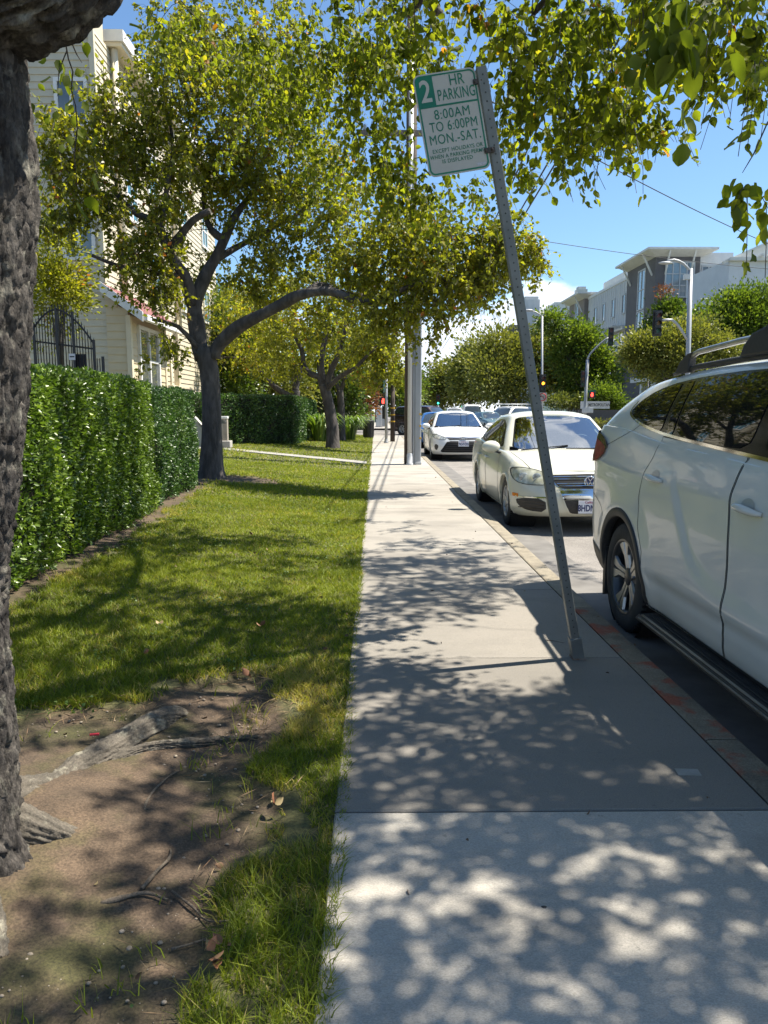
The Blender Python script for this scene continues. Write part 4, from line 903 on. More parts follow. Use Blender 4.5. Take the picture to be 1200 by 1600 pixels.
    props(leaf_mesh('leaf_litter', np.stack([X, Yy, Zz], -1), np.stack([rng.normal(size=m), rng.normal(size=m), np.abs(rng.normal(size=m)) * .15], -1), .012 + .022 * rng.random(m) ** 2, 0, rng.random(m), mat('leaf crumbs', (0, 0, 0), .8, ramp=[(0, (.05, .03, .018)), (.6, (.16, .09, .045)), (1, (.26, .21, .09))])), kind='stuff')
    props(q.build('pebbles', mat('pebble', (.30, .25, .19), .8, col2=(.17, .14, .10), ns=30), None), kind='stuff')
# ---------------------------------------------------------------- trees
BARK = mat('dark ridged bark', (.052, .045, .040), .95, col2=(.115, .10, .088), ns=9, nd=10, lo=.42, hi=.66, bump=.9, bs=22, bd=.03, stretch=(1, 1, .35))
BARKN = mat('near trunk bark', (.034, .029, .025), .95, grain=(70, .5), col2=(.105, .092, .078), ns=22, nd=12, lo=.42, hi=.66, bump=1., bs=75, bd=.012, stretch=(1, 1, .5), third=((.30, .28, .22), 13, .55, .68, .6))  # pale patches: lichen, plus sunlight put into the bark colour
BARKG = mat('grey bark', (.11, .10, .09), .95, col2=(.07, .06, .055), ns=6, nd=8, bump=.6, bs=20, bd=.02)
LEAF_Y = mat('yellow green leaves', (0, 0, 0), .42, ramp=[(0, (.085, .105, .016)), (.35, (.175, .192, .024)), (.76, (.28, .285, .034)), (.95, (.38, .33, .04)), (.98, (.28, .16, .03)), (1, (.34, .12, .04))], trans=(.56, (1.5, 1.5, .45)), spec=.35)
LEAF_N = mat('near canopy leaves', (0, 0, 0), .58, ramp=[(0, (.060, .082, .014)), (.45, (.135, .165, .020)), (.88, (.23, .25, .030)), (.98, (.33, .29, .04)), (1, (.36, .16, .04))], trans=(.62, (1.65, 1.65, .45)), spec=.25)
LEAF_G = mat('mid green leaves', (0, 0, 0), .45, ramp=[(0, (.040, .068, .012)), (.5, (.095, .14, .020)), (1, (.20, .245, .035))], trans=(.38, (1.5, 1.6, .6)), spec=.5)
LEAF_O = mat('olive leaves', (0, 0, 0), .5, ramp=[(0, (.070, .088, .022)), (.5, (.150, .165, .036)), (1, (.26, .255, .06))], trans=(.35, (1.5, 1.5, .6)), spec=.4)
LEAF_D = mat('dark green leaves', (0, 0, 0), .4, ramp=[(0, (.030, .052, .010)), (.5, (.068, .108, .016)), (1, (.15, .20, .028))], trans=(.3, (1.5, 1.6, .6)), spec=.5)
LEAF_R = mat('rusty red leaves', (0, 0, 0), .5, ramp=[(0, (.06, .025, .015)), (.5, (.15, .06, .03)), (1, (.22, .13, .04))], trans=(.35, (1.5, 1.2, .6)), spec=.4)
def resample(P, h):
    out = []
    for a, b in zip(P[:-1], P[1:]):
        L = math.dist(a[:3], b[:3]); k = max(1, int(L / h)); out += [tuple(a[j] + (b[j] - a[j]) * i / k for j in range(4)) for i in range(k)]
    return out + [tuple(P[-1])]
def smooth4(P, h):
    A = np.array(P, float); out = []; m = len(A)
    for i in range(m - 1):
        p0, p1, p2, p3 = A[max(i - 1, 0)], A[i], A[i + 1], A[min(i + 2, m - 1)]; k = max(2, int(np.linalg.norm((p2 - p1)[:3]) / h))
        for j in range(k): u = j / k; out.append(.5 * (2 * p1 + (p2 - p0) * u + (2 * p0 - 5 * p1 + 4 * p2 - p3) * u * u + (3 * p1 - p0 - 3 * p2 + p3) * u ** 3))
    out.append(A[-1]); return [tuple(p) for p in out]
def wob(P, amp, seed):
    r = np.random.default_rng(seed); ph = r.random(6) * 6.28; o = []
    for i, p in enumerate(P): t = i * .55; o.append((p[0] + amp * math.sin(t + ph[0]) + amp * .5 * math.sin(2.3 * t + ph[1]), p[1] + amp * math.sin(t * 1.1 + ph[2]), p[2] + amp * .6 * math.sin(t * .9 + ph[3]), p[3] * (1 + .07 * math.sin(2.1 * t + ph[4]))))
    return o
def tree(name, label, base, trunk, limbs, blobs, leafm, bark, leaf=(.06, 1), twig=(5, .35, 8), droop=.6, group=None, seed=1, cat='tree', limb_name='limbs', spread=.28, thin=1., crown_name='crown'):
    """trunk + limbs as drawn; branches grown to targets scattered in the blobs; twigs and leaves at every target"""
    r = np.random.default_rng(seed); root = thing(name, label, cat, base, 0, group); nodes = []; B = MB()
    if trunk is not None:
        T = MB(); tp = smooth4(trunk, .12); T.tube([p[:3] for p in tp], [p[3] for p in tp], 16); T.build('trunk', bark, root, world=True); nodes += tp
    for l in limbs: lp = wob(smooth4(l, .16), .022, seed + len(nodes)); lp[0] = l[0]; B.tube([p[:3] for p in lp], [p[3] for p in lp], 10); nodes += lp
    NP = [p[:3] for p in nodes]; NR = [p[3] for p in nodes]; T_ = []
    for (c, rad, n) in blobs:
        rad = rad if hasattr(rad, '__len__') else (rad,) * 3; q = r.normal(size=(n, 3)); q = q / np.linalg.norm(q, axis=1)[:, None] * (r.random(n) ** .45)[:, None]; T_.append(np.array(c) + q * np.array(rad))
    T_ = np.concatenate(T_); NA = np.array(NP); D = np.array([np.min(np.linalg.norm(NA - t, axis=1)) for t in T_]); TW = []
    buf = np.zeros((len(NP) + len(T_) * 14, 4)); buf[:len(NP), :3] = NP; buf[:len(NP), 3] = NR; cnt = len(NP)
    for i in np.argsort(D):
        t = T_[i]; d = np.linalg.norm(buf[:cnt, :3] - t, axis=1) - buf[:cnt, 3] * 2; j = int(np.argmin(d)); s = buf[j, :3].copy(); L = np.linalg.norm(t - s)
        if L < .05: TW.append((t, (0, 0, -1))); continue
        r0 = min(buf[j, 3] * .75, .004 + .010 * L) * thin; k = int(min(12, max(2, L / .16))); c = (s + t) / 2 + np.array([0, 0, .16 * L]) + r.normal(size=3) * .10 * L; pts = []
        for a in range(k + 1): u = a / k; p = (1 - u) ** 2 * s + 2 * u * (1 - u) * c + u * u * t + (r.normal(size=3) * .02 * min(1, L) if 0 < a < k else 0); pts.append(p); 
        rr = [r0 + (min(.0035, r0 * .7) - r0) * a / k for a in range(k + 1)]; B.tube(pts, rr, 5 if r0 > .008 else 4, cap=False)
        buf[cnt:cnt + k, :3] = pts[1:]; buf[cnt:cnt + k, 3] = rr[1:]; cnt += k; dd = pts[-1] - pts[-2]; TW.append((pts[-1], dd / max(np.linalg.norm(dd), 1e-6)))
    # twigs with leaves
    P0 = np.array([t[0] for t in TW]); D0 = np.array([t[1] for t in TW], float); nt_, tl, nl = twig; n = len(P0) * nt_; P = np.repeat(P0, nt_, 0); dr = unit(np.repeat(D0, nt_, 0) * .5 + r.normal(size=(n, 3)) * .8 + np.array([0, 0, -droop])); Lr = tl * (.4 + r.random(n) * .9)
    ctl = P + dr * (Lr * .5)[:, None] + np.array([0, 0, .12]) * Lr[:, None]; end = P + dr * Lr[:, None] + np.array([0, 0, -droop * .35]) * Lr[:, None]
    w = .0018 if leaf[1] == 0 else .003; ox = np.array([w, 0, 0]); oy = np.array([0, w, 0]); sec = []
    for Q in (P, ctl, end): sec.append(np.stack([Q + ox, Q - ox * .5 + oy, Q - ox * .5 - oy], 1))
    V = np.stack(sec, 1).reshape(-1, 3); b = (np.arange(n) * 9)[:, None]; lp = np.concatenate([b + [i * 3 + k, i * 3 + (k + 1) % 3, (i + 1) * 3 + (k + 1) % 3, (i + 1) * 3 + k] for i in range(2) for k in range(3)], 1)
    V = V - np.array(base); tw = link('twigs', np_mesh('twigs', V, lp, np.full(n * 6, 4)), bark, root)
    u = r.random((n, nl)) * .9 + .12; uu = u[..., None]; A = P[:, None]; C = ctl[:, None]; E = end[:, None]; LP = ((1 - uu) ** 2 * A + 2 * uu * (1 - uu) * C + uu ** 2 * E + r.normal(size=(n, nl, 3)) * .05 * spread).reshape(-1, 3)
    la = unit(r.normal(size=LP.shape) * .75 + np.repeat(dr, nl, 0) * .35 + np.array([0, 0, -droop])); sz = leaf[0] * (.55 + .75 * r.random(len(LP)))
    rn = np.clip(r.random(len(LP)) * .75 + np.repeat(r.random(len(P0)), nt_ * nl) * .35 - .05, 0, 1)
    B.build(limb_name, bark, root, world=True, fixn=False); leaf_mesh(crown_name, LP - np.array(base), la, sz, leaf[1], rn, leafm, root)
    return root
def mass_tree(name, label, base, h_trunk, r_trunk, blobs, leafm, bark, size, n, group=None, seed=1, clump=.5, cat='tree', up=.2):
    """farther tree: tapered trunk, limbs into every clump, leaves clustered in clumps through the crown"""
    r = np.random.default_rng(seed); root = thing(name, label, cat, base, 0, group); b = Vector(base)
    if r_trunk:
        T = MB(); top = b + Vector((0, 0, h_trunk)); T.tube([b - Vector((0, 0, .2)), b + Vector((.02, 0, h_trunk * .5)), top], [r_trunk * 1.25, r_trunk, r_trunk * .8], 10); T.build('trunk', bark, root, world=True); Lm = MB()
        for (c, rad, w) in blobs:
            for k in range(3): q = Vector(c) + Vector([float(v) for v in r.normal(size=3) * np.array(rad) * .4]); Lm.tube([top, (top + q) / 2 + Vector((0, 0, .1 * (q - top).length)), q], [r_trunk * .5, r_trunk * .3, r_trunk * .08], 6)
        Lm.build('limbs', bark, root, world=True, fixn=False)
    tot = sum(w for _, _, w in blobs); PP = []; NN = []; RR = []
    for (c, rad, w) in blobs:
        m = int(n * w / tot); nc = max(6, int(m / 55)); q = unit(r.normal(size=(nc, 3))) * (r.random(nc) ** .33)[:, None]; q = q * (1 + .36 * np.sin(q[:, :1] * 7 + seed) * np.cos(q[:, 1:2] * 6)); cc = np.array(c) + q * np.array(rad); i = r.integers(0, nc, m)
        d = r.normal(size=(m, 3)); PP.append(cc[i] + d * clump * np.array([1, 1, .7]) * .5); NN.append(unit(d + q[i] * 1.2 + np.array([0, 0, up])) ); RR.append(np.clip(r.random(nc)[i] * .5 + r.random(m) * .55, 0, 1))
    P = np.concatenate(PP); N = np.concatenate(NN); P[:, 2] = np.maximum(P[:, 2], b.z + .05)
    leaf_mesh('crown', P - np.array(base), N, size * (.6 + .8 * r.random(len(P))), 2 if size > .09 else 1, np.concatenate(RR), leafm, root, wid=.62); return root

def plates(u, v, R0, RM):
    """cracked bark: 0 in the cracks, 1 on the plates (cells on the unrolled trunk, periodic round it)"""
    nu = max(8, int(2 * math.pi * RM / .036)); U = u / (2 * math.pi * R0) * nu; Vv = v / .17; v0 = np.full(U.shape, Vv); wu = (vnoise(U * 1.3 + 3, v0 * 1.6) - .5) * 1.5; wv = (vnoise(U * .9 + 80, v0 * 1.2 + 9) - .5) * 1.3
    U = U + wu; v0 = v0 + wv; iu = np.floor(U).astype(int); iv = np.floor(v0).astype(int); d1 = np.full(U.shape, 9.); d2 = np.full(U.shape, 9.)
    for a in (-1, 0, 1):
        for b in (-1, 0, 1):
            cu, cv = iu + a, iv + b; k = cu % nu; px = cu + _P[(k * 7 + 13) & 255, (cv * 5 + 71) & 255]; py = cv + _P[(k * 11 + 90) & 255, (cv * 3 + 17) & 255]; d = np.hypot(U - px, v0 - py); m = d < d1; d2 = np.where(m, d1, np.minimum(d2, d)); d1 = np.where(m, d, d1)
    e = np.clip((d2 - d1) / .42, 0, 1); return e * e * (3 - 2 * e)
def near_tree():
    """the big trunk at the left edge with its roots, and the canopy overhead"""
    Y0 = 1.99; base = (-1.22, Y0, 0)
    prof = [(-1.31, Y0 + .03, -.08, .335), (-1.30, Y0 + .02, .03, .285), (-1.285, Y0, .14, .24), (-1.25, Y0, .4, .20), (-1.24, Y0, .7, .19), (-1.235, Y0, .9, .195), (-1.175, Y0, 1.25, .205), (-1.145, Y0, 1.57, .215), (-1.115, Y0, 1.9, .222), (-1.12, Y0, 2.1, .225), (-1.15, Y0, 2.4, .235), (-1.2, Y0 - .02, 2.75, .22), (-1.28, Y0 - .05, 3.3, .19), (-1.3, Y0, 4.0, .16)]
    sh = 0.05                                          # ground offset of the root crown
    limb = [(-1.22, Y0 - .02, 2.27, .155), (-.98, Y0 - .03, 2.33, .138), (-.80, Y0 - .04, 2.38, .126), (-.70, Y0 - .02, 2.50, .116), (-.672, Y0, 2.78, .108), (-.70, Y0 + .1, 3.5, .10), (-.4, Y0 + .4, 4.3, .085), (0.2, 3.0, 4.9, .07), (1.2, 3.6, 5.2, .055), (2.2, 4.4, 5.2, .04), (3.0, 5.0, 5.0, .028)]
    root = thing('street_tree', 'thick rough barked trunk at the left edge with bare roots and overhanging canopy', 'tree', base, 0, 'street trees in the lawn beside the sidewalk')
    def barktube(P, n, step, amp, rootlobes=False, sc=1.):
        S = smooth4(P, step); A = np.array(S); m = len(A); th = np.linspace(0, 2 * np.pi, n, endpoint=False); pts = A[:, :3]; tan = np.gradient(pts, axis=0); tan = unit(tan); up = np.array([0, 1., 0]); V = []
        arc = np.concatenate([[0], np.cumsum(np.linalg.norm(np.diff(pts, axis=0), axis=1))])
        for i in range(m):
            a = unit(up - tan[i] * up.dot(tan[i])); b = np.cross(tan[i], a); R0 = A[i, 3]
            cx, cyy = np.cos(th) * 3.2 * sc, np.sin(th) * 3.2 * sc; zz = arc[i] * 7 * sc
            n1 = fbm(cx * 3 + zz * .35 + 40, cyy * 3 + zz * .9 + 11, 4); n2 = vnoise(cx * 7 + 50 + np.sin(zz * 1.3), cyy * 7 + 90 + zz * 1.1); n3 = vnoise(cx * 16 + zz * 2, cyy * 16 + 30 + zz * 3)
            rdg = 1 - np.abs(2 * n2 - 1); dsp = amp * (1.3 * (n1 - .5) - 1.5 * np.clip(rdg - .72, 0, 1) * 2.2 + .5 * (n3 - .5)) + .018 * (vnoise(cx + zz * .1, cyy + 5 + zz * .2) - .5)
            rad = R0 + dsp + (plates(th * R0 * sc * 1.6, arc[i] * sc * 1.6, R0 * sc * 1.6, float(A[:, 3].mean()) * sc * 1.6) - .6) * amp * .55 + (plates(th * R0 * sc * 1.6, arc[i] * sc * 1.6 + 3, R0 * sc * 1.6, float(A[:, 3].mean()) * sc * 3.6) - .6) * amp * .28
            if rootlobes:
                z = pts[i, 2]; f = np.exp(-max(z, 0) / .16); rad = rad + f * .07 * (np.maximum(0, np.cos(th * 3 - 1.1)) ** 1.5)
            V.append(pts[i] + np.cos(th)[:, None] * a * rad[:, None] + np.sin(th)[:, None] * b * rad[:, None])
        V = np.array(V).reshape(-1, 3); idx = np.arange(n * m).reshape(m, n); q = np.stack([idx[:-1], np.roll(idx, -1, 1)[:-1], np.roll(idx, -1, 1)[1:], idx[1:]], -1).reshape(-1, 4); return V, q
    V, q = barktube(prof, 330, .0075, .017, True); link('trunk', np_mesh('trunk', V - np.array(base), q, np.full(len(q), 4)), BARKN, root, True)
    V, q = barktube(limb, 190, .010, .024); link('limb', np_mesh('limb', V - np.array(base), q, np.full(len(q), 4)), BARKN, root, True)
    rt = [[(-1.30, 2.15, .03, .12), (-1.16, 2.46, -.04, .055), (-1.10, 2.62, -.032, .052), (-1.02, 2.80, -.024, .055), (-.95, 2.98, -.018, .052), (-.89, 3.12, -.035, .045), (-.86, 3.17, -.08, .03)],
          [(-1.04, 2.68, -.06, .04), (-.92, 2.78, -.025, .024), (-.78, 2.84, -.024, .020), (-.64, 2.90, -.03, .016), (-.5, 2.96, -.035, .010)],
          [(-1.28, 1.93, .10, .11), (-1.10, 1.83, .035, .062), (-1.0, 1.74, .0, .038), (-.92, 1.64, -.03, .022)], [(-1.25, 2.08, .10, .10), (-1.04, 2.10, .03, .055), (-.94, 2.14, -.02, .03)]]
    for k, P in enumerate(rt):
        P = [(a, b, c + float(lz(a)), d) for a, b, c, d in P]; V, q = barktube(P, 70, .007, .006, False, 2.4); link('root', np_mesh('root', V - np.array(base), q, np.full(len(q), 4)), mat('exposed root', (.115, .098, .075), .9, col2=(.075, .065, .05), ns=11, nd=10, bump=.8, bs=60, bd=.010, grain=(140, .3), third=((.30, .28, .21), 16, .55, .66, .6)), root, True)
    # canopy: what the photograph shows, plus unseen boughs added so their shade falls on the walk
    def over(gx, gy, z): return (gx + .544 * z, gy + .106 * z, z)
    bl = []
    vis = [((640, 40), 6.0, .45, 9), ((690, 60), 5.5, .45, 8), ((760, 40), 5.2, .5, 10), ((830, 60), 5.0, .45, 10), ((900, 40), 4.8, .5, 11), ((950, 100), 4.8, .38, 9), ((870, 150), 5.0, .40, 10), ((800, 180), 5.4, .3, 6), ((880, 215), 5.2, .2, 4), ((840, 130), 5.2, .3, 8), ((975, 145), 4.6, .22, 7), ((1018, 185), 4.6, .10, 3), ((925, 165), 4.8, .24, 7),
           ((1000, 40), 4.3, .4, 9), ((1100, 5), 4.0, .3, 7), ((1150, 50), 4.0, .22, 7), ((1180, 0), 3.8, .3, 7), ((1192, 120), 3.4, .12, 3), ((1195, 290), 3.0, .08, 2), ((610, 110), 7.0, .45, 14), ((560, 20), 7.0, .5, 12), ((600, 200), 7.4, .35, 12), ((640, 60), 6.5, .4, 10), ((585, 290), 7.8, .35, 10), ((540, 120), 7.5, .5, 14), ((640, 280), 7.4, .28, 8), ((520, 280), 8.2, .45, 10), ((460, 140), 8.0, .5, 12), ((380, 120), 8.0, .5, 9), ((560, 60), 7.0, .55, 13), ((600, 250), 7.5, .38, 8), ((680, 330), 7.5, .35, 8), ((740, 290), 7.0, .25, 5), ((700, 200), 7.2, .38, 8), ((480, 90), 7.5, .7, 16), ((400, 60), 7.5, .7, 14), ((520, 200), 8.0, .55, 13), ((420, 210), 8.5, .6, 12), ((320, 60), 8, .6, 11), ((250, 30), 8, .42, 7), ((900, -60), 4.5, .6, 16), ((700, -60), 5.2, .6, 14), ((1100, -50), 3.8, .45, 12), ((500, -40), 6.5, .7, 12), ((838, 262), 5.4, .10, 2)]
    for (p, Y, rad, n) in vis: bl.append((tuple(at(p[0], p[1], Y)), rad, n))
    shade = [(.05, 1.2, .40, 9), (.7, 1.6, .32, 8), (1.2, 1.0, .4, 8), (-.45, 2.0, .28, 6), (.25, 1.95, .28, 6), (.3, 2.6, .40, 17), (.9, 2.75, .42, 19), (-.1, 2.9, .3, 9), (1.15, 2.3, .25, 7), (.75, 3.3, .25, 7), (.1, 3.6, .25, 5), (-.6, 2.9, .4, 8), (.0, 4.8, .42, 12), (.35, 5.5, .5, 14), (.9, 5.9, .4, 9), (.1, 6.2, .5, 12), (-.8, 4.3, .5, 14), (-1.5, 5.0, .6, 18), (-2.1, 4.2, .6, 12), (-1.0, 5.9, .5, 16), (-1.9, 6.6, .6, 18), (-.9, 7.5, .5, 10), (-2.6, 5.5, .5, 10), (-1.1, .6, .4, 7), (-2.2, 2.6, .5, 10), (.9, 0.2, .6, 12), (-.3, .2, .6, 12), (-1.4, 3.4, .4, 9), (2.3, 4.5, .6, 12), (1.8, 6.5, .5, 8), (-.6, 8.9, .5, 6)]
    shade += [(.55, .55, .3, 8), (1.05, 1.65, .28, 8), (.1, 1.5, .25, 6), (.45, 1.25, .2, 5), (.95, 1.3, .18, 5), (.55, 2.25, .22, 8), (.85, 2.45, .3, 12), (1.3, 2.8, .35, 12), (.5, 2.9, .3, 10), (-.7, 2.5, .3, 6), (.6, 4.9, .3, 6), (-2.2, 5.2, .5, 12), (-.4, 6.6, .4, 8), (-1.4, 7.4, .5, 10), (.5, 6.4, .4, 8), (-2.0, 3.4, .4, 8), (-.3, 3.6, .3, 7)]
    hi = [(over(a, b, 5.3 + .4 * random.random()), (.5, .5, .25), n) for a, b, n in ((.15, 4.9, 12), (.5, 5.7, 17), (.0, 6.3, 15), (.65, 6.5, 13), (.95, 5.5, 9), (.3, 7.4, 9), (.9, 7.2, 6), (.1, 8.6, 6), (1.0, 4.6, 4))]
    for x, y, n in ((-1.1, .5, 14), (-.55, 1.6, 14), (-1.35, 3.2, 12), (-.5, 2.6, 12), (-1.3, 1.15, 9), (-.1, .9, 13), (.5, 1.0, 16), (1.2, .9, 14), (.1, 1.8, 12), (.85, 1.85, 16), (1.4, 1.6, 12), (.3, 2.7, 18), (1.0, 2.7, 22), (-.3, 2.1, 10), (.6, 3.3, 10), (-1.2, 3.5, 12), (-1.9, 4.1, 14)):
        z = 4.2 + random.random() * 1.1; hi.append((over(x, y, z), (.62, .62, .3), n))
    for k, (x, y, rad, n) in enumerate(shade):
        z = 4.3 + .9 * random.random() + .3 * max(0, y - 4); p = over(x, y, z); (bl if y > 3.9 else hi).append((p, (rad, rad, rad * .55), n))
    Lm = [[(-1.28, Y0, 3.2, .15), (-1.3, 3.2, 4.3, .12), (-1.0, 4.8, 5.0, .09), (-.2, 6.2, 5.3, .06), (.6, 7.4, 5.0, .035)], [(-1.3, Y0, 3.9, .14), (-.4, 1.6, 4.9, .10), (1.0, 1.2, 5.3, .07), (2.4, 1.2, 5.2, .045)], [(-1.3, 3.0, 4.1, .1), (-1.8, 4.8, 5.0, .07), (-2.2, 6.8, 5.2, .045)],
          [(1.2, 3.6, 5.2, .05), (1.5, 4.4, 4.7, .04), (1.3, 5.0, 4.2, .03), (1.05, 5.2, 3.9, .018)], [(-.4, 2.6, 4.4, .08), (.6, 4.2, 5.0, .06), (.9, 5.8, 5.0, .045), (.3, 7.2, 4.9, .03)]]
    c = tree('canopy', 'x', base, None, [limb[5:]] + Lm, bl, LEAF_N, BARK, (.060, 0), (4, .28, 8), .75, seed=5, limb_name='branches', thin=.8)
    c2 = tree('canopy', 'x', base, None, [limb[5:], Lm[0], Lm[1]], hi, LEAF_N, BARK, (.060, 1), (6, .34, 9), .5, seed=6, limb_name='shade_branches', thin=.8, crown_name='shade_crown')
    for ch in [o for o in COL.objects if o.parent in (c, c2)]: ch.parent = root
    bpy.data.objects.remove(c2)
    bpy.data.objects.remove(c)
    # a spray of leaves close to the lens, and twigs under the limb
    P = []; A = []; S = []
    for (px, py, Y, n, sz) in ((1052, 45, 1.40, 26, .050), (1035, 60, 1.42, 14, .048), (1070, 75, 1.36, 14, .050), (1085, 150, 1.6, 4, .05), (118, 300, 3.0, 5, .07), (90, 120, 3.4, 26, .05), (105, 190, 3.3, 12, .05), (1160, 280, 3.0, 5, .065), (125, 85, 2.4, 2, .035), (235, 5, 2.9, 4, .055)):
        c = np.array(at(px, py, Y)); k = rng.normal(size=(n, 3)) * (.028 if Y < 2 else .055); P.append(c + k); A.append(unit(rng.normal(size=(n, 3)) * .5 + [0, 0, -1])); S.append(np.full(n, sz) * (.7 + .5 * rng.random(n)))
    P = np.concatenate(P); leaf_mesh('leaf_spray', P - np.array(base), np.concatenate(A), np.concatenate(S), 0, rng.random(len(P)) * .55, LEAF_N, root)
    s = MB()
    def tw(pts, r=.003): s.tube([at(*p) for p in pts], [r] * (len(pts) - 1) + [r * .4], 5)
    tw([(1060, -60, 1.45), (1055, 0, 1.45), (1062, 90, 1.45)], .002); tw([(1040, -50, 1.5), (1042, 30, 1.5)], .002); tw([(1200, 190, 3.0), (1178, 240, 3.0), (1160, 270, 3.0)], .003); tw([(235, -30, 2.9), (236, 5, 2.9)])
    tw([(103, 70, 2.2), (107, 92, 2.25), (114, 112, 2.35), (111, 140, 2.5), (118, 165, 2.6), (121, 200, 2.8), (116, 240, 2.9), (121, 295, 3.0)], .0022); tw([(110, 62, 2.2), (120, 85, 2.3), (128, 98, 2.4)], .002); tw([(104, 80, 2.3), (92, 110, 3.0), (90, 150, 3.4)], .002)
    s.build('twig_spray', BARK, root, world=True, fixn=False)

def lawn_trees():
    def L(pts, Y): return [(*at(px, py, Y + dy), r) for px, py, r, dy in pts]
    b = T2; Y = T2.y; tr = [(b.x, b.y, b.z - .1, .30), (b.x, b.y, b.z + .12, .235)] + L([(331, 690, .185, 0), (330, 620, .165, 0), (326, 575, .17, 0), (318, 545, .16, 0)], Y)
    limbs = [L([(318, 560, .15, 0), (306, 510, .14, .1), (303, 480, .13, .2), (315, 440, .115, .3), (338, 405, .10, .4), (350, 375, .085, .4), (372, 330, .07, .6), (400, 290, .05, .8), (420, 230, .03, 1)], Y),
             L([(303, 480, .12, .2), (285, 430, .10, 0), (262, 395, .085, -.2), (250, 350, .07, -.3), (215, 335, .05, -.4), (180, 300, .035, -.5)], Y), L([(262, 395, .08, -.2), (300, 345, .06, -.5), (325, 330, .045, -.6)], Y), L([(250, 350, .05, -.3), (262, 300, .045, -.2), (270, 220, .03, 0), (250, 150, .02, .1)], Y),
             L([(334, 560, .125, 0), (345, 535, .12, 0), (372, 510, .11, -.2), (405, 492, .10, -.4), (440, 475, .095, -.6), (478, 460, .085, -.8), (520, 455, .07, -1), (560, 470, .055, -1.1), (600, 465, .045, -1.2), (650, 445, .03, -1.2), (700, 440, .018, -1.2)], Y),
             L([(478, 460, .075, -.8), (500, 445, .07, -.6), (530, 455, .055, -.3), (565, 462, .045, 0), (600, 440, .03, .3)], Y), L([(350, 375, .07, .4), (325, 350, .055, .6), (318, 300, .045, .7), (330, 240, .03, .8)], Y), L([(338, 405, .06, .4), (400, 370, .05, 1), (470, 330, .04, 1.2), (520, 280, .025, 1.2)], Y),
             L([(285, 430, .05, 0), (200, 420, .04, -.6), (140, 400, .025, -.8)], Y), L([(315, 550, .05, 0), (280, 510, .04, -.3), (240, 500, .025, -.5)], Y)]
    bl = [(345, 130, 0, 1.3, 70), (275, 100, 0, .9, 44), (195, 195, -.5, .7, 34), (112, 215, -1, .5, 20), (120, 290, -1, .6, 26), (200, 250, 0, .8, 38), (270, 200, .3, 1.0, 46), (380, 210, .6, 1.1, 55), (460, 160, .6, 1.0, 42), (470, 270, .6, 1.0, 50), (400, 300, .6, .9, 42), (330, 280, .8, .9, 34), (250, 310, -.4, .8, 32), (160, 330, -.6, .5, 10), (210, 385, -.6, .5, 16), (240, 420, -.7, .5, 20), (235, 460, -.7, .4, 12), (300, 395, .8, .6, 12),
          (420, 390, .5, .8, 30), (500, 380, .2, .8, 36), (560, 350, 0, .8, 34), (560, 430, -.6, .55, 22), (620, 400, -.8, .75, 40), (680, 400, -1, .7, 42), (740, 400, -1, .6, 36), (790, 400, -1, .5, 28), (820, 400, -1, .35, 14), (640, 465, -1.1, .5, 19), (590, 495, -1.1, .45, 16), (700, 455, -1.2, .45, 26), (750, 450, -1.1, .38, 18), (660, 515, -1.1, .25, 5), (780, 360, -1, .4, 15), (500, 500, .5, .5, 12), (420, 450, .8, .45, 10), (640, 340, -.5, .6, 24), (260, 545, -.3, .35, 8), (80, 240, -1, .4, 12), (100, 340, -1, .35, 10), (380, 430, .9, .4, 9), (310, 20, .5, 1.0, 26), (420, 60, .8, 1.0, 26)]
    BL = [(tuple(at(px, py, Y + dy)), rad, int(n * 1.12)) for px, py, dy, rad, n in bl]
    tree('street_tree', 'forked tree with a long limb sweeping right, standing beside the end of the near hedge', (b.x, b.y, b.z), tr, limbs, BL, LEAF_Y, BARK, (.080, 1), (6, .38, 9), .45, group='street trees in the lawn beside the sidewalk', seed=21, thin=1.1)
    b = gl(520, 700); Y = b.y
    tr = [(b.x, b.y, b.z - .1, .30), (b.x, b.y, b.z + .15, .24)] + L([(519, 665, .21, 0), (512, 625, .18, 0), (505, 600, .16, 0)], Y)
    limbs = [L([(507, 608, .14, 0), (500, 590, .11, 0), (485, 585, .1, 0), (474, 570, .09, 0), (470, 545, .07, 0), (455, 510, .05, 0)], Y), L([(505, 600, .14, 0), (502, 560, .11, 0), (508, 520, .08, .3), (500, 480, .05, .5)], Y), L([(508, 605, .12, 0), (520, 575, .10, -.2), (532, 545, .07, -.4), (540, 500, .05, -.5)], Y), L([(510, 612, .09, 0), (530, 590, .08, -.4), (560, 570, .06, -1), (590, 540, .03, -1.4)], Y)]
    bl = [(430, 520, 0, 1.4, 40), (480, 470, 0, 1.4, 44), (540, 470, 0, 1.3, 44), (590, 500, -1, 1.0, 36), (610, 545, -1.2, .6, 26), (560, 545, -1, .8, 24), (450, 560, 0, 1.0, 22), (600, 430, 0, 1.2, 30), (520, 520, .5, 1.2, 26), (400, 470, .5, 1.2, 24), (580, 585, -1.2, .45, 12), (628, 580, -1.3, .35, 12), (400, 560, 1, .9, 14)]
    tree('street_tree', 'dark trunked tree in the lawn just left of the black litter bin', (b.x, b.y, b.z), tr, limbs, [(tuple(at(px, py, Y + dy)), rad, n) for px, py, dy, rad, n in bl], LEAF_Y, BARK, (.12, 1), (5, .5, 7), .45, group='street trees in the lawn beside the sidewalk', seed=33, thin=1.2)
    b = gl(533, 688); Y = b.y
    tr = [(b.x, b.y, b.z - .1, .24), (b.x, b.y, b.z + .2, .19)] + L([(533, 640, .16, 0), (531, 610, .14, 0)], Y)
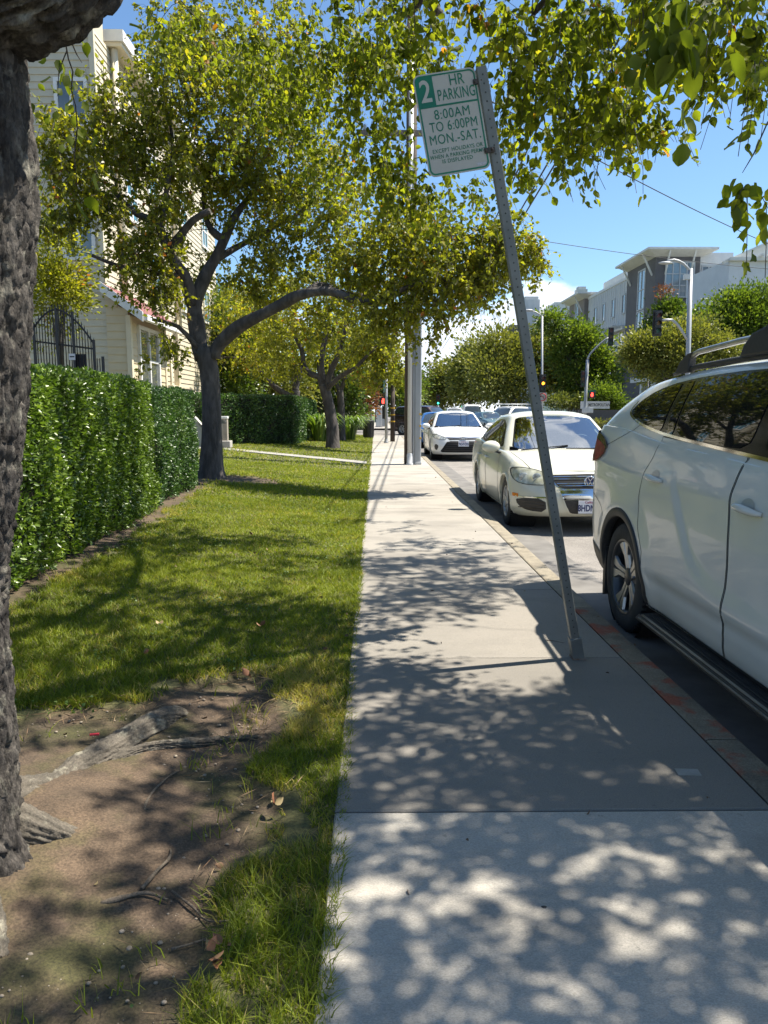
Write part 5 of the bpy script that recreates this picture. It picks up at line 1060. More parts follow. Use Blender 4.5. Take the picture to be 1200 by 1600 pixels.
    bl = [(530, 540, 0, 1.6, 40), (570, 550, 0, 1.2, 34), (600, 570, 0, .8, 24), (490, 560, 0, 1.2, 24), (560, 500, 1, 1.8, 30)]
    tree('street_tree', 'slim dark trunk directly behind another trunk near strappy green plants', (b.x, b.y, b.z), tr, [L([(531, 612, .1, 0), (545, 570, .07, 0), (560, 530, .05, 0)], Y), L([(531, 612, .1, 0), (515, 570, .07, 0)], Y)], [(tuple(at(px, py, Y + dy)), rad, n) for px, py, dy, rad, n in bl], LEAF_Y, BARK, (.15, 1), (5, .6, 6), .4, group='street trees in the lawn beside the sidewalk', seed=35, thin=1.3)
    # forked tree that rises from behind the far hedge
    Y = 30; bb = at(457, 700, Y); tr = [(bb.x, bb.y, .1, .26)] + L([(460, 640, .2, 0), (462, 610, .17, 0)], Y)
    tree('garden_tree', 'forked tree rising from behind the long clipped hedge', (bb.x, bb.y, .1), tr, [L([(460, 625, .13, 0), (440, 612, .12, 0), (415, 590, .1, 0), (398, 572, .08, 0), (372, 560, .05, 0), (350, 558, .03, 0)], Y), L([(462, 612, .14, 0), (466, 585, .12, 0), (472, 550, .09, 0), (470, 510, .06, 0)], Y), L([(462, 612, .1, 0), (458, 580, .08, 0), (475, 560, .06, 0)], Y)],
         [(tuple(at(px, py, Y + dy)), rad, n) for px, py, dy, rad, n in [(400, 520, 0, 1.5, 36), (360, 540, 0, 1.2, 24), (450, 500, 0, 1.5, 30), (380, 480, 1, 1.6, 30), (470, 530, 0, 1.0, 16), (420, 560, -.5, .9, 14), (350, 500, 1, 1.3, 20)]], LEAF_Y, BARK, (.14, 1), (5, .55, 6), .4, seed=41, thin=1.3)

def far_trees():
    G = 'trees in the gardens behind the hedges'
    def mt(name, label, px, Y, z0, ht, rt, bl, lm, bk, size, n, seed, clump, group=None, cat='tree'):
        b = at(px, 640, Y); mass_tree(name, label, (b.x, b.y, z0), ht, rt, [(tuple(at(a, c, Y + dy)), (rx * Y / 1150, rx * Y / 1150 * .8, rz * Y / 1150), w) for a, c, dy, rx, rz, w in bl], lm, bk, size, n, group, seed, clump, cat)
    mt('garden_tree', 'dense dark tree between the house porch and the forked tree limb', 318, 33, .3, 4, .2, [(300, 540, 0, 45, 60, 3), (350, 600, 0, 45, 35, 2), (300, 470, 0, 40, 50, 2), (370, 530, 0, 40, 50, 2)], LEAF_D, BARKG, .17, 15000, 51, .8, G)
    mt('garden_tree', 'broad grey green tree behind the middle of the far hedge', 400, 42, .3, 4, .22, [(390, 560, 0, 55, 60, 3), (440, 600, 0, 50, 40, 3), (400, 480, 0, 60, 50, 2), (350, 620, 0, 40, 30, 1)], LEAF_O, BARKG, .2, 15000, 52, 1., G)
    mt('garden_tree', 'dark leafy tree behind the strappy green plants', 500, 46, .3, 3, .2, [(490, 620, 0, 35, 32, 3), (540, 600, 0, 30, 34, 2), (520, 540, 0, 45, 50, 2), (545, 650, 0, 16, 20, 1)], LEAF_D, BARKG, .2, 12000, 53, .8, G)
    mt('garden_tree', 'small rusty red tree left of the slim street light pole', 562, 52, .2, 2.2, .12, [(560, 612, 0, 22, 20, 2), (568, 632, 0, 16, 14, 1), (550, 600, 0, 14, 12, 1)], LEAF_R, BARKG, .2, 3600, 54, .8)
    mt('garden_tree', 'tall grey green trees far down our side of the street', 590, 90, -.2, 5, .3, [(600, 600, 0, 26, 30, 2), (585, 560, 0, 22, 40, 2), (622, 615, 0, 20, 24, 2), (640, 600, 10, 20, 30, 1)], LEAF_G, BARKG, .4, 8000, 55, 1.8)
    mt('garden_tree', 'pale grey tree in the gap under the distant power lines', 650, 125, -.2, 4, .3, [(652, 615, 0, 16, 22, 2), (662, 625, 0, 14, 14, 2), (640, 620, 0, 14, 18, 1)], mat('pale grey leaves', (0, 0, 0), .6, ramp=[(0, (.07, .075, .05)), (1, (.17, .17, .12))], trans=(.2, (1, 1, .8))), BARKG, .5, 4500, 56, 2)
    H = 'trees across the street'
    mt('street_tree', 'rounded olive tree at the far end of the row across the street', 690, 105, -.1, 3, .3, [(690, 600, 0, 22, 26, 2), (708, 585, 0, 22, 22, 2), (700, 615, 0, 26, 16, 2)], LEAF_O, BARKG, .40, 7000, 61, 1.6, H)
    mt('street_tree', 'olive tree second from the far end of the row across the street', 735, 82, -.1, 3, .3, [(735, 580, 0, 24, 26, 2), (755, 565, 0, 26, 32, 2), (740, 610, 0, 30, 16, 2)], LEAF_O, BARKG, .34, 9000, 62, 1.4, H)
    mt('street_tree', 'widest olive tree, its crown behind the leaning sign post', 800, 64, -.1, 3, .3, [(790, 550, 0, 40, 34, 3), (760, 575, 0, 26, 34, 2), (830, 560, 0, 36, 42, 3), (800, 600, 0, 55, 24, 3), (780, 590, -2, 40, 30, 2), (870, 560, 0, 34, 45, 3), (885, 600, 0, 26, 26, 2)], LEAF_O, BARKG, .26, 26000, 63, 1.2, H)
    mt('street_tree', 'tall bright green tree left of the apartment balconies', 905, 60, -.1, 3, .25, [(903, 530, 0, 24, 24, 2), (925, 552, 0, 24, 38, 3), (890, 555, 0, 26, 34, 2), (862, 500, 0, 12, 14, 1), (940, 585, 0, 20, 30, 2), (915, 600, 0, 30, 24, 2)], LEAF_G, BARKG, .24, 18000, 64, .9, H)
    mt('street_shrub', 'round green shrub behind the long name sign', 945, 57, -.1, 1, .1, [(940, 622, 0, 20, 16, 2), (962, 625, 0, 14, 14, 1)], LEAF_G, BARKG, .2, 4500, 65, .7, None, 'shrub')
    mt('street_shrub', 'low yellow green shrub at the left end of the name sign', 880, 58, -.1, .5, .06, [(872, 626, 0, 18, 9, 2), (895, 628, 0, 14, 8, 1), (915, 624, 0, 10, 7, 1)], mat('bright shrub leaves', (0, 0, 0), .5, ramp=[(0, (.09, .12, .02)), (1, (.22, .24, .05))], trans=(.3, (1.3, 1.3, .6))), BARKG, .16, 3000, 66, .5, None, 'shrub')
    mt('street_tree', 'pointed dark green tree with a rusty tip in front of the grey tower', 1035, 60, -.1, 3, .25, [(1040, 525, 0, 34, 32, 3), (1020, 545, 0, 34, 26, 2), (1043, 495, 0, 14, 24, 2), (1060, 528, 0, 24, 30, 2)], LEAF_D, BARKG, .25, 15000, 67, .9, H)
    mt('street_tree', 'largest dark green domed tree at the right edge', 1150, 46, -.1, 3, .3, [(1150, 505, 0, 55, 46, 4), (1162, 482, 0, 30, 26, 2), (1112, 525, 0, 40, 40, 3), (1200, 500, 0, 50, 50, 3), (1165, 550, 0, 60, 40, 2)], LEAF_G, BARKG, .19, 30000, 68, .8, H)
    mt('street_tree', 'low spreading yellow green tree in front of the domed tree', 1050, 42, -.1, 2, .2, [(1030, 545, 0, 45, 30, 3), (1080, 530, 0, 45, 34, 3), (1000, 550, 0, 26, 24, 2), (1120, 550, 0, 40, 26, 2), (1060, 580, 0, 60, 22, 2)], LEAF_O, BARKG, .16, 24000, 69, .6, H)
    b = at(1040, 462, 60); mass_tree('x', 'x', (b.x, b.y, b.z - .4), 0, 0, [((b.x, b.y, b.z + .1), (.55, .5, .8), 1)], LEAF_R, BARKG, .16, 350, None, 70, .5)
    x = [o for o in COL.objects if o.name == 'x'][0]; tgt = [o for o in COL.objects if o.get('label', '').startswith('pointed dark')][0]
    for ch in [o for o in COL.objects if o.parent == x]: ch.parent = tgt; ch.name = 'rusty_tip'; ch.location = x.location - tgt.location
    bpy.data.objects.remove(x)
# ---------------------------------------------------------------- left side: hedges, house, gate, steps
SIDING = mat('cream painted siding', (.56, .47, .31), .6, col2=(.52, .435, .285), ns=2.5, bump=.08, bs=60, bd=.003)
SIDING2 = mat('pale cream siding', (.55, .49, .365), .6, col2=(.51, .455, .335), ns=2.5, bump=.08, bs=60, bd=.003)
TRIMW = mat('white trim', (.72, .71, .68), .5, col2=(.66, .65, .62), ns=5)
TRIMC = mat('cream trim', (.62, .55, .40), .5, col2=(.58, .51, .37), ns=5)
REDROOF = mat('dull red shingles', (.17, .075, .07), .85, col2=(.20, .06, .06), ns=14, bump=.5, bs=30)
WINGL = mat('house window glass', (.07, .085, .085), .05, col2=(.16, .165, .155), ns=.9, spec=.9, coat=1.)
IRON = mat('black iron', (.012, .012, .014), .45, col2=(.03, .028, .028), ns=20, bump=.1)
CONC = mat('stair concrete', (.42, .40, .36), .85, col2=(.33, .31, .28), ns=3, bump=.3, bs=60, bd=.004)
def hedge(name, label, face, top, depth, m, n, size, seed, ends=True, lod=1, group=None, ztop_noise=.05):
    """face: ground polyline of the front (x,y,z); the hedge runs behind it"""
    r = np.random.default_rng(seed); base = face[0]; root = thing(name, label, 'hedge', base, 0, group); P = []; N = []
    F_ = [np.array(p, float) for p in face]; segs = []
    for a, b in zip(F_[:-1], F_[1:]): d = b - a; L = np.linalg.norm(d[:2]); nrm = np.array([d[1], -d[0], 0]) / L; segs.append((a, b, L, nrm))
    Ltot = sum(s[2] for s in segs)
    for i, (a, b, L, nrm) in enumerate(segs):
        k = int(n * L / Ltot * .72); t = r.random(k)[:, None]; h = r.random(k) ** .95; z0 = a[2] + (b[2] - a[2]) * t[:, 0]; q = a + (b - a) * t; zt = top[i] + (top[i + 1] - top[i]) * t[:, 0]
        bulge = (fbm(t[:, 0] * L * 1.3 + 7 * i, h * 2.2 + seed, 3) - .5) * .24 + .05 * np.sin(h * 3.1); dep = -r.random(k) ** 2.2 * .16 + bulge - .10 * (h > .93) * (h - .93) / .07 - .10 * np.clip(.12 - h, 0, 1)
        q[:, 2] = z0 + h * (zt - z0); P.append(q + nrm * dep[:, None]); N.append(np.tile(nrm, (k, 1)) + np.array([0, 0, .35]))
        k = int(n * L / Ltot * .28 * min(1.6, depth / .9)); t = r.random(k)[:, None]; q = a + (b - a) * t - nrm * (r.random(k) * depth)[:, None]; q[:, 2] = top[i] + (top[i + 1] - top[i]) * t[:, 0] + (fbm(q[:, 0] * 3, q[:, 1] * 3, 3) - .5) * ztop_noise * 3 - r.random(k) ** 2 * .1; P.append(q); N.append(np.tile([0, 0, 1.], (k, 1)))
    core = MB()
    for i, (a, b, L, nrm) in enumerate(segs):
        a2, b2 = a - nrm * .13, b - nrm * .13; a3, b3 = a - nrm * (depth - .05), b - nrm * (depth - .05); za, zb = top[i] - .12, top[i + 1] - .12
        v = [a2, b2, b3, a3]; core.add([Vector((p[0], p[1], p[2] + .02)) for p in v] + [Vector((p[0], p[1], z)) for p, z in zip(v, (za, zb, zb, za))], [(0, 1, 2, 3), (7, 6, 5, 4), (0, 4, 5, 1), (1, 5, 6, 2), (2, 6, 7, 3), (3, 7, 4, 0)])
    if ends:
        for (a, nrm, dirv, z1) in ((segs[0][0], segs[0][3], -(segs[0][1] - segs[0][0]) / segs[0][2], top[0]), (segs[-1][1], segs[-1][3], (segs[-1][1] - segs[-1][0]) / segs[-1][2], top[-1])):
            k = int(n * .12); q = a - nrm * (r.random(k) * depth)[:, None] + dirv * (.02 - r.random(k) ** 2 * .12)[:, None]; q[:, 2] = a[2] + r.random(k) * (z1 - a[2]); P.append(q); N.append(np.tile(dirv + [0, 0, .3], (k, 1)))
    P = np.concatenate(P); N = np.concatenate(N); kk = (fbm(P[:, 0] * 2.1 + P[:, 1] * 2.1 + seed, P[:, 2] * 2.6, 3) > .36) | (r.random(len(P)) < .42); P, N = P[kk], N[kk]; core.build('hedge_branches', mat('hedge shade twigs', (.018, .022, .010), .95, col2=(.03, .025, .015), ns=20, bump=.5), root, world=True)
    ax = unit(N * .7 + r.normal(size=P.shape) * .75); rn = np.clip(r.random(len(P)) * .65 + (fbm(P[:, 0] * 2.3 + P[:, 1] * 2.3, P[:, 2] * 2.3, 3) - .35) * .9, 0, 1)
    leaf_mesh('foliage', P - np.array(base), ax, size * (.6 + .7 * r.random(len(P))), lod, rn, m, root, wid=.62); return root
def siding(mb, p0, p1, z0, z1, step, nrm, proud=.025):
    """lapped boards between two plan points"""
    p0, p1, nrm = Vector((*p0, 0)), Vector((*p1, 0)), Vector((*nrm, 0)); z = z0
    while z < z1 - 1e-3:
        zt = min(z + step, z1); a, b = p0 + nrm * proud, p1 + nrm * proud
        mb.add([a + Vector((0, 0, z)), b + Vector((0, 0, z)), p1 + nrm * .004 + Vector((0, 0, zt)), p0 + nrm * .004 + Vector((0, 0, zt)), p0 + Vector((0, 0, z)), p1 + Vector((0, 0, z))], [(0, 1, 2, 3), (4, 5, 1, 0)]); z += step
def window(root, c, w, h, nrm, cols=2, rows=2, fr=.07, shade=None, t=.05, name='window', fm=None):
    """frame with bars, panes behind; c = centre on the wall, nrm = outward (axis aligned)"""
    n = Vector((*nrm, 0)); s = Vector((-n.y, n.x, 0)); c = Vector(c); f = MB(); M3 = Matrix((s, n, Vector((0, 0, 1)))).transposed()
    def bx(u, v, du, dv, d0, d1): f.box(c + s * u + n * (d0 + d1) / 2 + Vector((0, 0, v)), (du, d1 - d0, dv), M4=M3)
    bx(-w / 2, 0, fr, h + fr, -.02, t); bx(w / 2, 0, fr, h + fr, -.02, t); bx(0, h / 2, w - fr, fr, -.02, t); bx(0, -h / 2, w - fr, fr, -.02, t + .012)
    for k in range(1, cols): bx(-w / 2 + w * k / cols, 0, fr * .75, h - fr, -.02, t - .008)
    for k in range(1, rows): bx(0, -h / 2 + h * k / rows, w - fr, fr * .6, -.02, t - .014)
    o = f.build(name, fm or TRIMW, root, world=True); g = MB(); g.box(c + n * .008, (w - fr * .5, .008, h - fr * .5), M4=M3); g.build('pane', WINGL if shade is None else shade, o, world=True); return o
def left_side():
    LEAF_H = mat('privet leaves', (0, 0, 0), .35, ramp=[(0, (.045, .080, .014)), (.5, (.105, .165, .024)), (.85, (.20, .28, .038)), (1, (.29, .35, .06))], trans=(.3, (1.4, 1.6, .6)), spec=.6)
    LEAF_H2 = mat('dark hedge leaves', (0, 0, 0), .4, ramp=[(0, (.026, .056, .018)), (.6, (.060, .115, .028)), (1, (.14, .21, .045))], trans=(.25, (1.3, 1.6, .7)), spec=.5)
    f = lambda y: (float(hedge_face(y)), y, float(lz(hedge_face(y))))
    hedge('clipped_hedge', 'tall glossy leaved hedge nearest the camera, behind the big trunk', [f(2.6), f(4.6), f(6.0), f(7.4), f(8.9)], [1.68, 1.68, 1.67, 1.68, 1.66], 1.2, LEAF_H, 86000, .040, 71)
    hedge('clipped_hedge', 'far end of the tall glossy hedge, its shade put into darker leaves', [f(8.95), f(10.4), (f(11.9)[0] + .0, 11.9, f(11.9)[2])], [1.63, 1.62, 1.63], 1.3, LEAF_H2, 26000, .042, 72)  # shaded stretch of the near hedge, shade put into darker leaf colour
    a = gl(335, 699); b = gl(462, 695); c = gl(494, 681); hedge('clipped_hedge', 'long boxy dark hedge beyond the garden path', [(a.x - 2.2, a.y - .0, a.z), tuple(b), tuple(c)], [1.85, 1.83, 1.80], 1.6, LEAF_H2, 42000, .075, 73, ends=True)
    # lower bay of the house
    x0 = -6.38; h = thing('house', 'cream clapboard house bay with a shed roof of dull red shingles and one tall window', 'house', (x0, 19.7, 0)); w = MB(); w.b2(-7.0, x0 - .03, 19.73, 22.95, 0, 3.62)
    w.prism([(-7.0, 3.6), (x0 - .03, 3.6), (x0 - .03, 3.82), (-7.0, 4.32)], 19.73, 22.95, 'XZ'); wo_ = w.build('wall', SIDING, h, world=True); s = MB(); siding(s, (x0 - .03, 19.7), (x0 - .03, 23), .2, 3.75, .2, (1, 0))
    z = .2
    while z < 4.3:                                   # boards of the gable end stop under the sloping roof
        xr = x0 - .02 if z < 3.78 else x0 - .02 - (z - 3.78) / .72; 
        if xr > -6.95: siding(s, (-7.0, 19.73), (xr, 19.73), z, z + .2, .2, (0, -1))
        z += .2
    s.build('siding', SIDING, wo_, world=True); t = MB(); t.b2(x0 - .10, x0 + .02, 19.66, 19.80, .1, 3.8); t.b2(x0 - .03, x0 + .015, 22.82, 22.98, .1, 3.85); t.build('corner_board', TRIMC, h, world=True)
    rf = MB(); sl = .72; A = (x0 + .42, 3.72); B = (-7.0, 3.72 + (x0 + .42 + 7.0) * sl); rf.prism([A, B, (B[0], B[1] + .12), (A[0], A[1] + .12)], 19.42, 23.15, 'XZ'); ro = rf.build('roof', REDROOF, h, world=True)
    fb = MB(); fb.prism([(A[0] + .02, A[1] - .12), (B[0], B[1] - .12), (B[0], B[1] + .13), (A[0] + .02, A[1] + .13)], 19.36, 19.41, 'XZ'); fb.build('barge_board', TRIMW, ro, world=True)
    gt = MB(); gt.b2(A[0] + .005, A[0] + .13, 19.40, 23.15, A[1] - .08, A[1] + .07); gt.build('gutter', TRIMW, ro, world=True)
    window(h, (x0 - .0, 21.2, 2.72), 1.75, 1.72, (1, 0), 2, 2, .10, t=.06)
    p = MB(); p.b2(x0 - .06, x0 + .10, 24.0, 24.18, .9, 4.2); p.build('porch_post', TRIMC, h, world=True); p = MB(); p.b2(x0 - .1, x0 + .12, 23.1, 25.6, .5, 2.05); p.b2(x0 - .14, x0 + .16, 23.05, 25.65, 2.05, 2.13); p.build('porch_wall', TRIMC, h, world=True, bevel=.01)
    d = MB(); d.tube([(x0 + .07, 23.2, .3), (x0 + .07, 23.2, 3.7)], .045, 8); d.build('downpipe', TRIMC, h, world=True)
    # tower block behind
    xb = -7.0; T = thing('apartment_house', 'tall pale clapboard block rising behind the lower house, round pipes on its street wall', 'building', (xb, 19.7, 0)); w = MB(); w.b2(-18, xb - .02, 19.77, 33.5, 0, 10.8); wo_ = w.build('wall', SIDING2, T, world=True)
    s = MB(); siding(s, (-18, 19.77), (xb, 19.77), .3, 14.2, .17, (0, -1)); siding(s, (xb - .02, 19.8), (xb - .02, 33.5), .3, 10.75, .17, (1, 0)); s.build('siding', SIDING2, wo_, world=True)
    w = MB(); w.b2(-18, xb - .03, 19.79, 20.6, 10.8, 14.2); w.build('parapet', SIDING2, T, world=True)
    t = MB(); t.b2(xb - .10, xb + .03, 19.71, 19.82, 4.3, 14.2); t.build('corner_board', TRIMC, T, world=True)
    for y in (21.0, 26.6): q = MB(); q.tube([(xb + .11, y, 4.0), (xb + .11, y, 10.8)], .09, 14); q.build('rain_pipe', TRIMC, T, world=True)
    rf = MB(); rf.b2(-10, xb + .42, 20.8, 33.8, 10.92, 11.2); ro = rf.build('roof_fascia', TRIMW, T, world=True); so = MB(); so.b2(-10, xb + .36, 20.85, 33.7, 10.81, 10.91); so.build('soffit', TRIMC, ro, world=True)
    for z in (5.75, 9.0): window(T, (-7.6, 19.75, z), .75, 1.05, (0, -1), 2, 1, .09, t=.05)
    teal = mat('pane with painted teal reflection', (.03, .16, .20), .04, col2=(.06, .22, .26), ns=1, spec=.9, coat=1.)  # teal reflection put into the pane colour
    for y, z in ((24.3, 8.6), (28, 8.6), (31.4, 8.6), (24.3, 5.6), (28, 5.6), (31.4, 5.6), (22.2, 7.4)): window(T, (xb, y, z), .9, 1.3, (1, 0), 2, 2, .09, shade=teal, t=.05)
    # gate with an arched row of pickets
    Y = 13.2; A = at(57, 585, Y); B = at(149, 585, Y); C = at(162, 585, Y); zb = A.z - .5; G = thing('iron_gate', 'arched black iron gate with spear pickets above the near hedge', 'gate', (A.x, Y, zb))
    def arch_z(x): t = (x - A.x) / (B.x - A.x); zt = at(94, 479, Y).z; zl = at(57, 508, Y).z; zr = at(148, 533, Y).z; tm = .40; return zt - (zt - zl) * ((tm - t) / tm) ** 2 if t < tm else zt - (zt - zr) * ((t - tm) / (1 - tm)) ** 1.7
    p = MB(); n = 21
    for k in range(n + 1):
        x = A.x + (B.x - A.x) * k / n; z1 = arch_z(x) + .06; p.tube([(x, Y, zb), (x, Y, z1 - .05), (x, Y, z1)], [.0085, .0085, .001], 6)
    p.build('pickets', IRON, G, world=True); r_ = MB(); r_.tube([(A.x + (B.x - A.x) * k / 24, Y + .012, arch_z(A.x + (B.x - A.x) * k / 24) - .05) for k in range(25)], .016, 8)
    for py in (523, 528): pass
    r_.bar((A.x, Y + .02, at(0, 533, Y).z), (B.x, Y + .02, at(0, 545, Y).z), .03, .03); r_.build('rails', IRON, G, world=True)
    p = MB()
    for px, top in ((57, 505), (93, 481), (118, 487), (149, 531)):
        x = at(px, 585, Y).x; p.b2(x - .02, x + .02, Y - .02, Y + .02, zb, at(px, top, Y).z)
    p.b2(C.x - .02, C.x + .02, Y - .02, Y + .02, zb, at(161, 557, Y).z); p.build('gate_posts', IRON, G, world=True)
    q = MB()
    for px in (153, 157): x = at(px, 585, Y).x; q.tube([(x, Y, zb), (x, Y, at(px, 560, Y).z)], .0085, 6)
    q.build('side_pickets', IRON, G, world=True)
    m = MB(); a, b = at(113, 553, Y), at(134, 586, Y); m.b2(a.x, b.x, Y + .03, Y + .045, b.z - .3, a.z); m.build('lock_mesh', mat('black mesh plate', (.03, .035, .05), .6, col2=(.01, .01, .012), ns=160, lo=.45, hi=.55), G, world=True)
    s = MB(); a, b = at(107.5, 552.5, Y - .03), at(118, 562.5, Y - .03); s.b2(a.x, b.x, Y - .035, Y - .03, b.z, a.z); so = s.build('notice', mat('white enamel notice', (.66, .66, .66), .5, col2=(.6, .6, .6), ns=20), G, world=True)
    s = MB(); s.b2(a.x + .015, b.x - .015, Y - .038, Y - .0355, (a.z + b.z) / 2 - .008, (a.z + b.z) / 2 + .012); s.build('notice_print', IRON, so, world=True)
    # stair: concrete slab, steps, black handrail
    Y = 19.6; S = thing('garden_steps', 'concrete steps with a sloping white edged side wall between the two hedges', 'steps', (-5.6, Y, .3)); a = [at(286, 641, Y), at(306, 655, Y), at(330, 684, Y), at(330, 698, Y), at(286, 698, Y)]
    m = MB(); m.prism([(p.x, p.z) for p in a], Y - .1, Y + .1, 'XZ'); m.prism([(a[0].x, a[0].z + .05), (a[1].x, a[1].z + .05), (a[2].x, a[2].z + .05), (a[2].x + .1, a[2].z - .01), (a[1].x, a[1].z + .001), (a[0].x, a[0].z + .001)], Y - .14, Y + .14, 'XZ'); m.build('side_wall', CONC, S, world=True)
    st = MB()
    for k in range(7): st.b2(-4.75 - .32 * (k + 1), -4.75 - .32 * k, Y + .12, Y + 1.4, .2, .42 + .16 * k)
    st.build('steps', CONC, S, world=True); m = MB(); q = [at(166, 586, 16), at(190, 590, 16.3), at(214, 602, 16.8)]; m.tube(q, .022, 6); m.tube([p + Vector((0, 0, -.22)) for p in q], .012, 6)
    for p in q: m.tube([p, p + Vector((0, 0, -.9))], .016, 6)
    m.build('handrail', IRON, S, world=True)
    P0 = gl(354, 699); P0.y -= .2; w = mat('weathered bollard wood', (.33, .29, .24), .85, col2=(.24, .21, .17), ns=8, stretch=(1, 1, .2), bump=.3)
    B = thing('path_light', 'weathered square bollard light on a concrete block beside the garden path', 'bollard light', tuple(P0)); m = MB(); m.box((0, 0, .10), (.36, .36, .20)); m.build('concrete_block', CONC, B, bevel=.015)
    m = MB(); m.box((0, 0, .52), (.18, .18, .62)); m.build('post', w, B, bevel=.008); m = MB(); m.box((0, 0, .865), (.21, .21, .07)); m.build('cap', TRIMW, B, bevel=.01); m = MB(); m.box((0, -.093, .74), (.12, .006, .10)); m.build('lamp_slot', WINGL, B)
    # strappy plants
    LP = mat('strappy leaves', (0, 0, 0), .4, ramp=[(0, (.06, .12, .02)), (.6, (.14, .22, .03)), (1, (.26, .32, .07))], trans=(.4, (1.4, 1.5, .5)))
    for k, (px, py, sc, lab) in enumerate(((500, 689, 1.0, 'strappy bright green clump at the end of the long boxy hedge'), (513, 687, .8, 'strappy green clump tucked behind the dark tree trunk'), (545, 685, 1.0, 'strappy bright green clump right of the slim dark trunk'), (526, 681, .9, 'strappy clump between the two dark trunks'))):
        b = gl(px, py); b.y = min(b.y, 33.5); b = at(px, py - 2, b.y); r_ = thing('strappy_plant', lab, 'plant', (b.x, b.y, float(lz(b.x))), 0, 'strappy plants behind the lawn'); q = MB()
        for j in range(190):
            a = random.random() * 6.283; R0 = random.random() ** .5 * .30 * sc; l = (.7 + .6 * random.random()) * sc; cx, sy = math.cos(a), math.sin(a); o = random.random() * .5 + .2
            P = [Vector((cx * R0, sy * R0, 0)), Vector((cx * (R0 + l * o * .35), sy * (R0 + l * o * .35), l * .75)), Vector((cx * (R0 + l * o * .8), sy * (R0 + l * o * .8), l * .88)), Vector((cx * (R0 + l * o * 1.25), sy * (R0 + l * o * 1.25), l * .62))]; s_ = Vector((-sy, cx, 0)) * .028
            q.add([P[0] - s_, P[0] + s_, P[1] - s_, P[1] + s_, P[2] - s_ * .8, P[2] + s_ * .8, P[3]], [(0, 1, 3, 2), (2, 3, 5, 4), (4, 5, 6)])
        o = q.build('leaves', LP, r_, fixn=False); aa = o.data.attributes.new('rnd', 'FLOAT', 'FACE'); aa.data.foreach_set('value', np.repeat(np.random.default_rng(k).random(190), 3).astype(np.float32))
    # shrub with fine twigs above the hedge, left of the bay
    b = at(88, 470, 15); mass_tree('garden_shrub', 'bright green shrub behind the iron gate, near the big trunk', (b.x, b.y, .3), 1.6, .06, [(tuple(at(80, 400, 15)), (.5, .5, .9), 2), (tuple(at(85, 470, 15)), (.45, .5, .8), 2), (tuple(at(105, 440, 15)), (.35, .4, .5), 1)], LEAF_Y, BARKG, .075, 5000, None, 81, .28, 'shrub')
# ---------------------------------------------------------------- street furniture on our side
GALV = mat('galvanised steel', (.125, .135, .13), .5, .35, col2=(.185, .195, .185), ns=7, nd=9, bump=.12, bs=60, bd=.002, third=((.30, .29, .26), 9, .58, .68, .3))
POLEW = mat('pale painted steel', (.55, .555, .55), .4, .1, col2=(.45, .455, .45), ns=3, stretch=(3, 3, .3), third=((.30, .29, .27), 4, .58, .7, .5))
POLEG = mat('grey painted steel', (.36, .37, .375), .45, .2, col2=(.29, .30, .305), ns=3, stretch=(3, 3, .3))
WOODP = mat('tarred pole wood', (.045, .033, .027), .9, col2=(.075, .058, .048), ns=5, stretch=(6, 6, .3), bump=.5, bs=30)
YELB = mat('yellow reflector band', (.62, .36, .02), .4, col2=(.5, .28, .02), ns=9)
SIGNW = mat('sign face white', (.43, .42, .38), .5, col2=(.39, .38, .34), ns=5, nd=9, third=((.40, .39, .34), 14, .60, .70, .4))
SIGNG = mat('sign green', (.0, .16, .075), .4, col2=(.0, .12, .068), ns=6)
BLK = mat('signal housing black', (.014, .014, .014), .5, col2=(.025, .025, .025), ns=9)
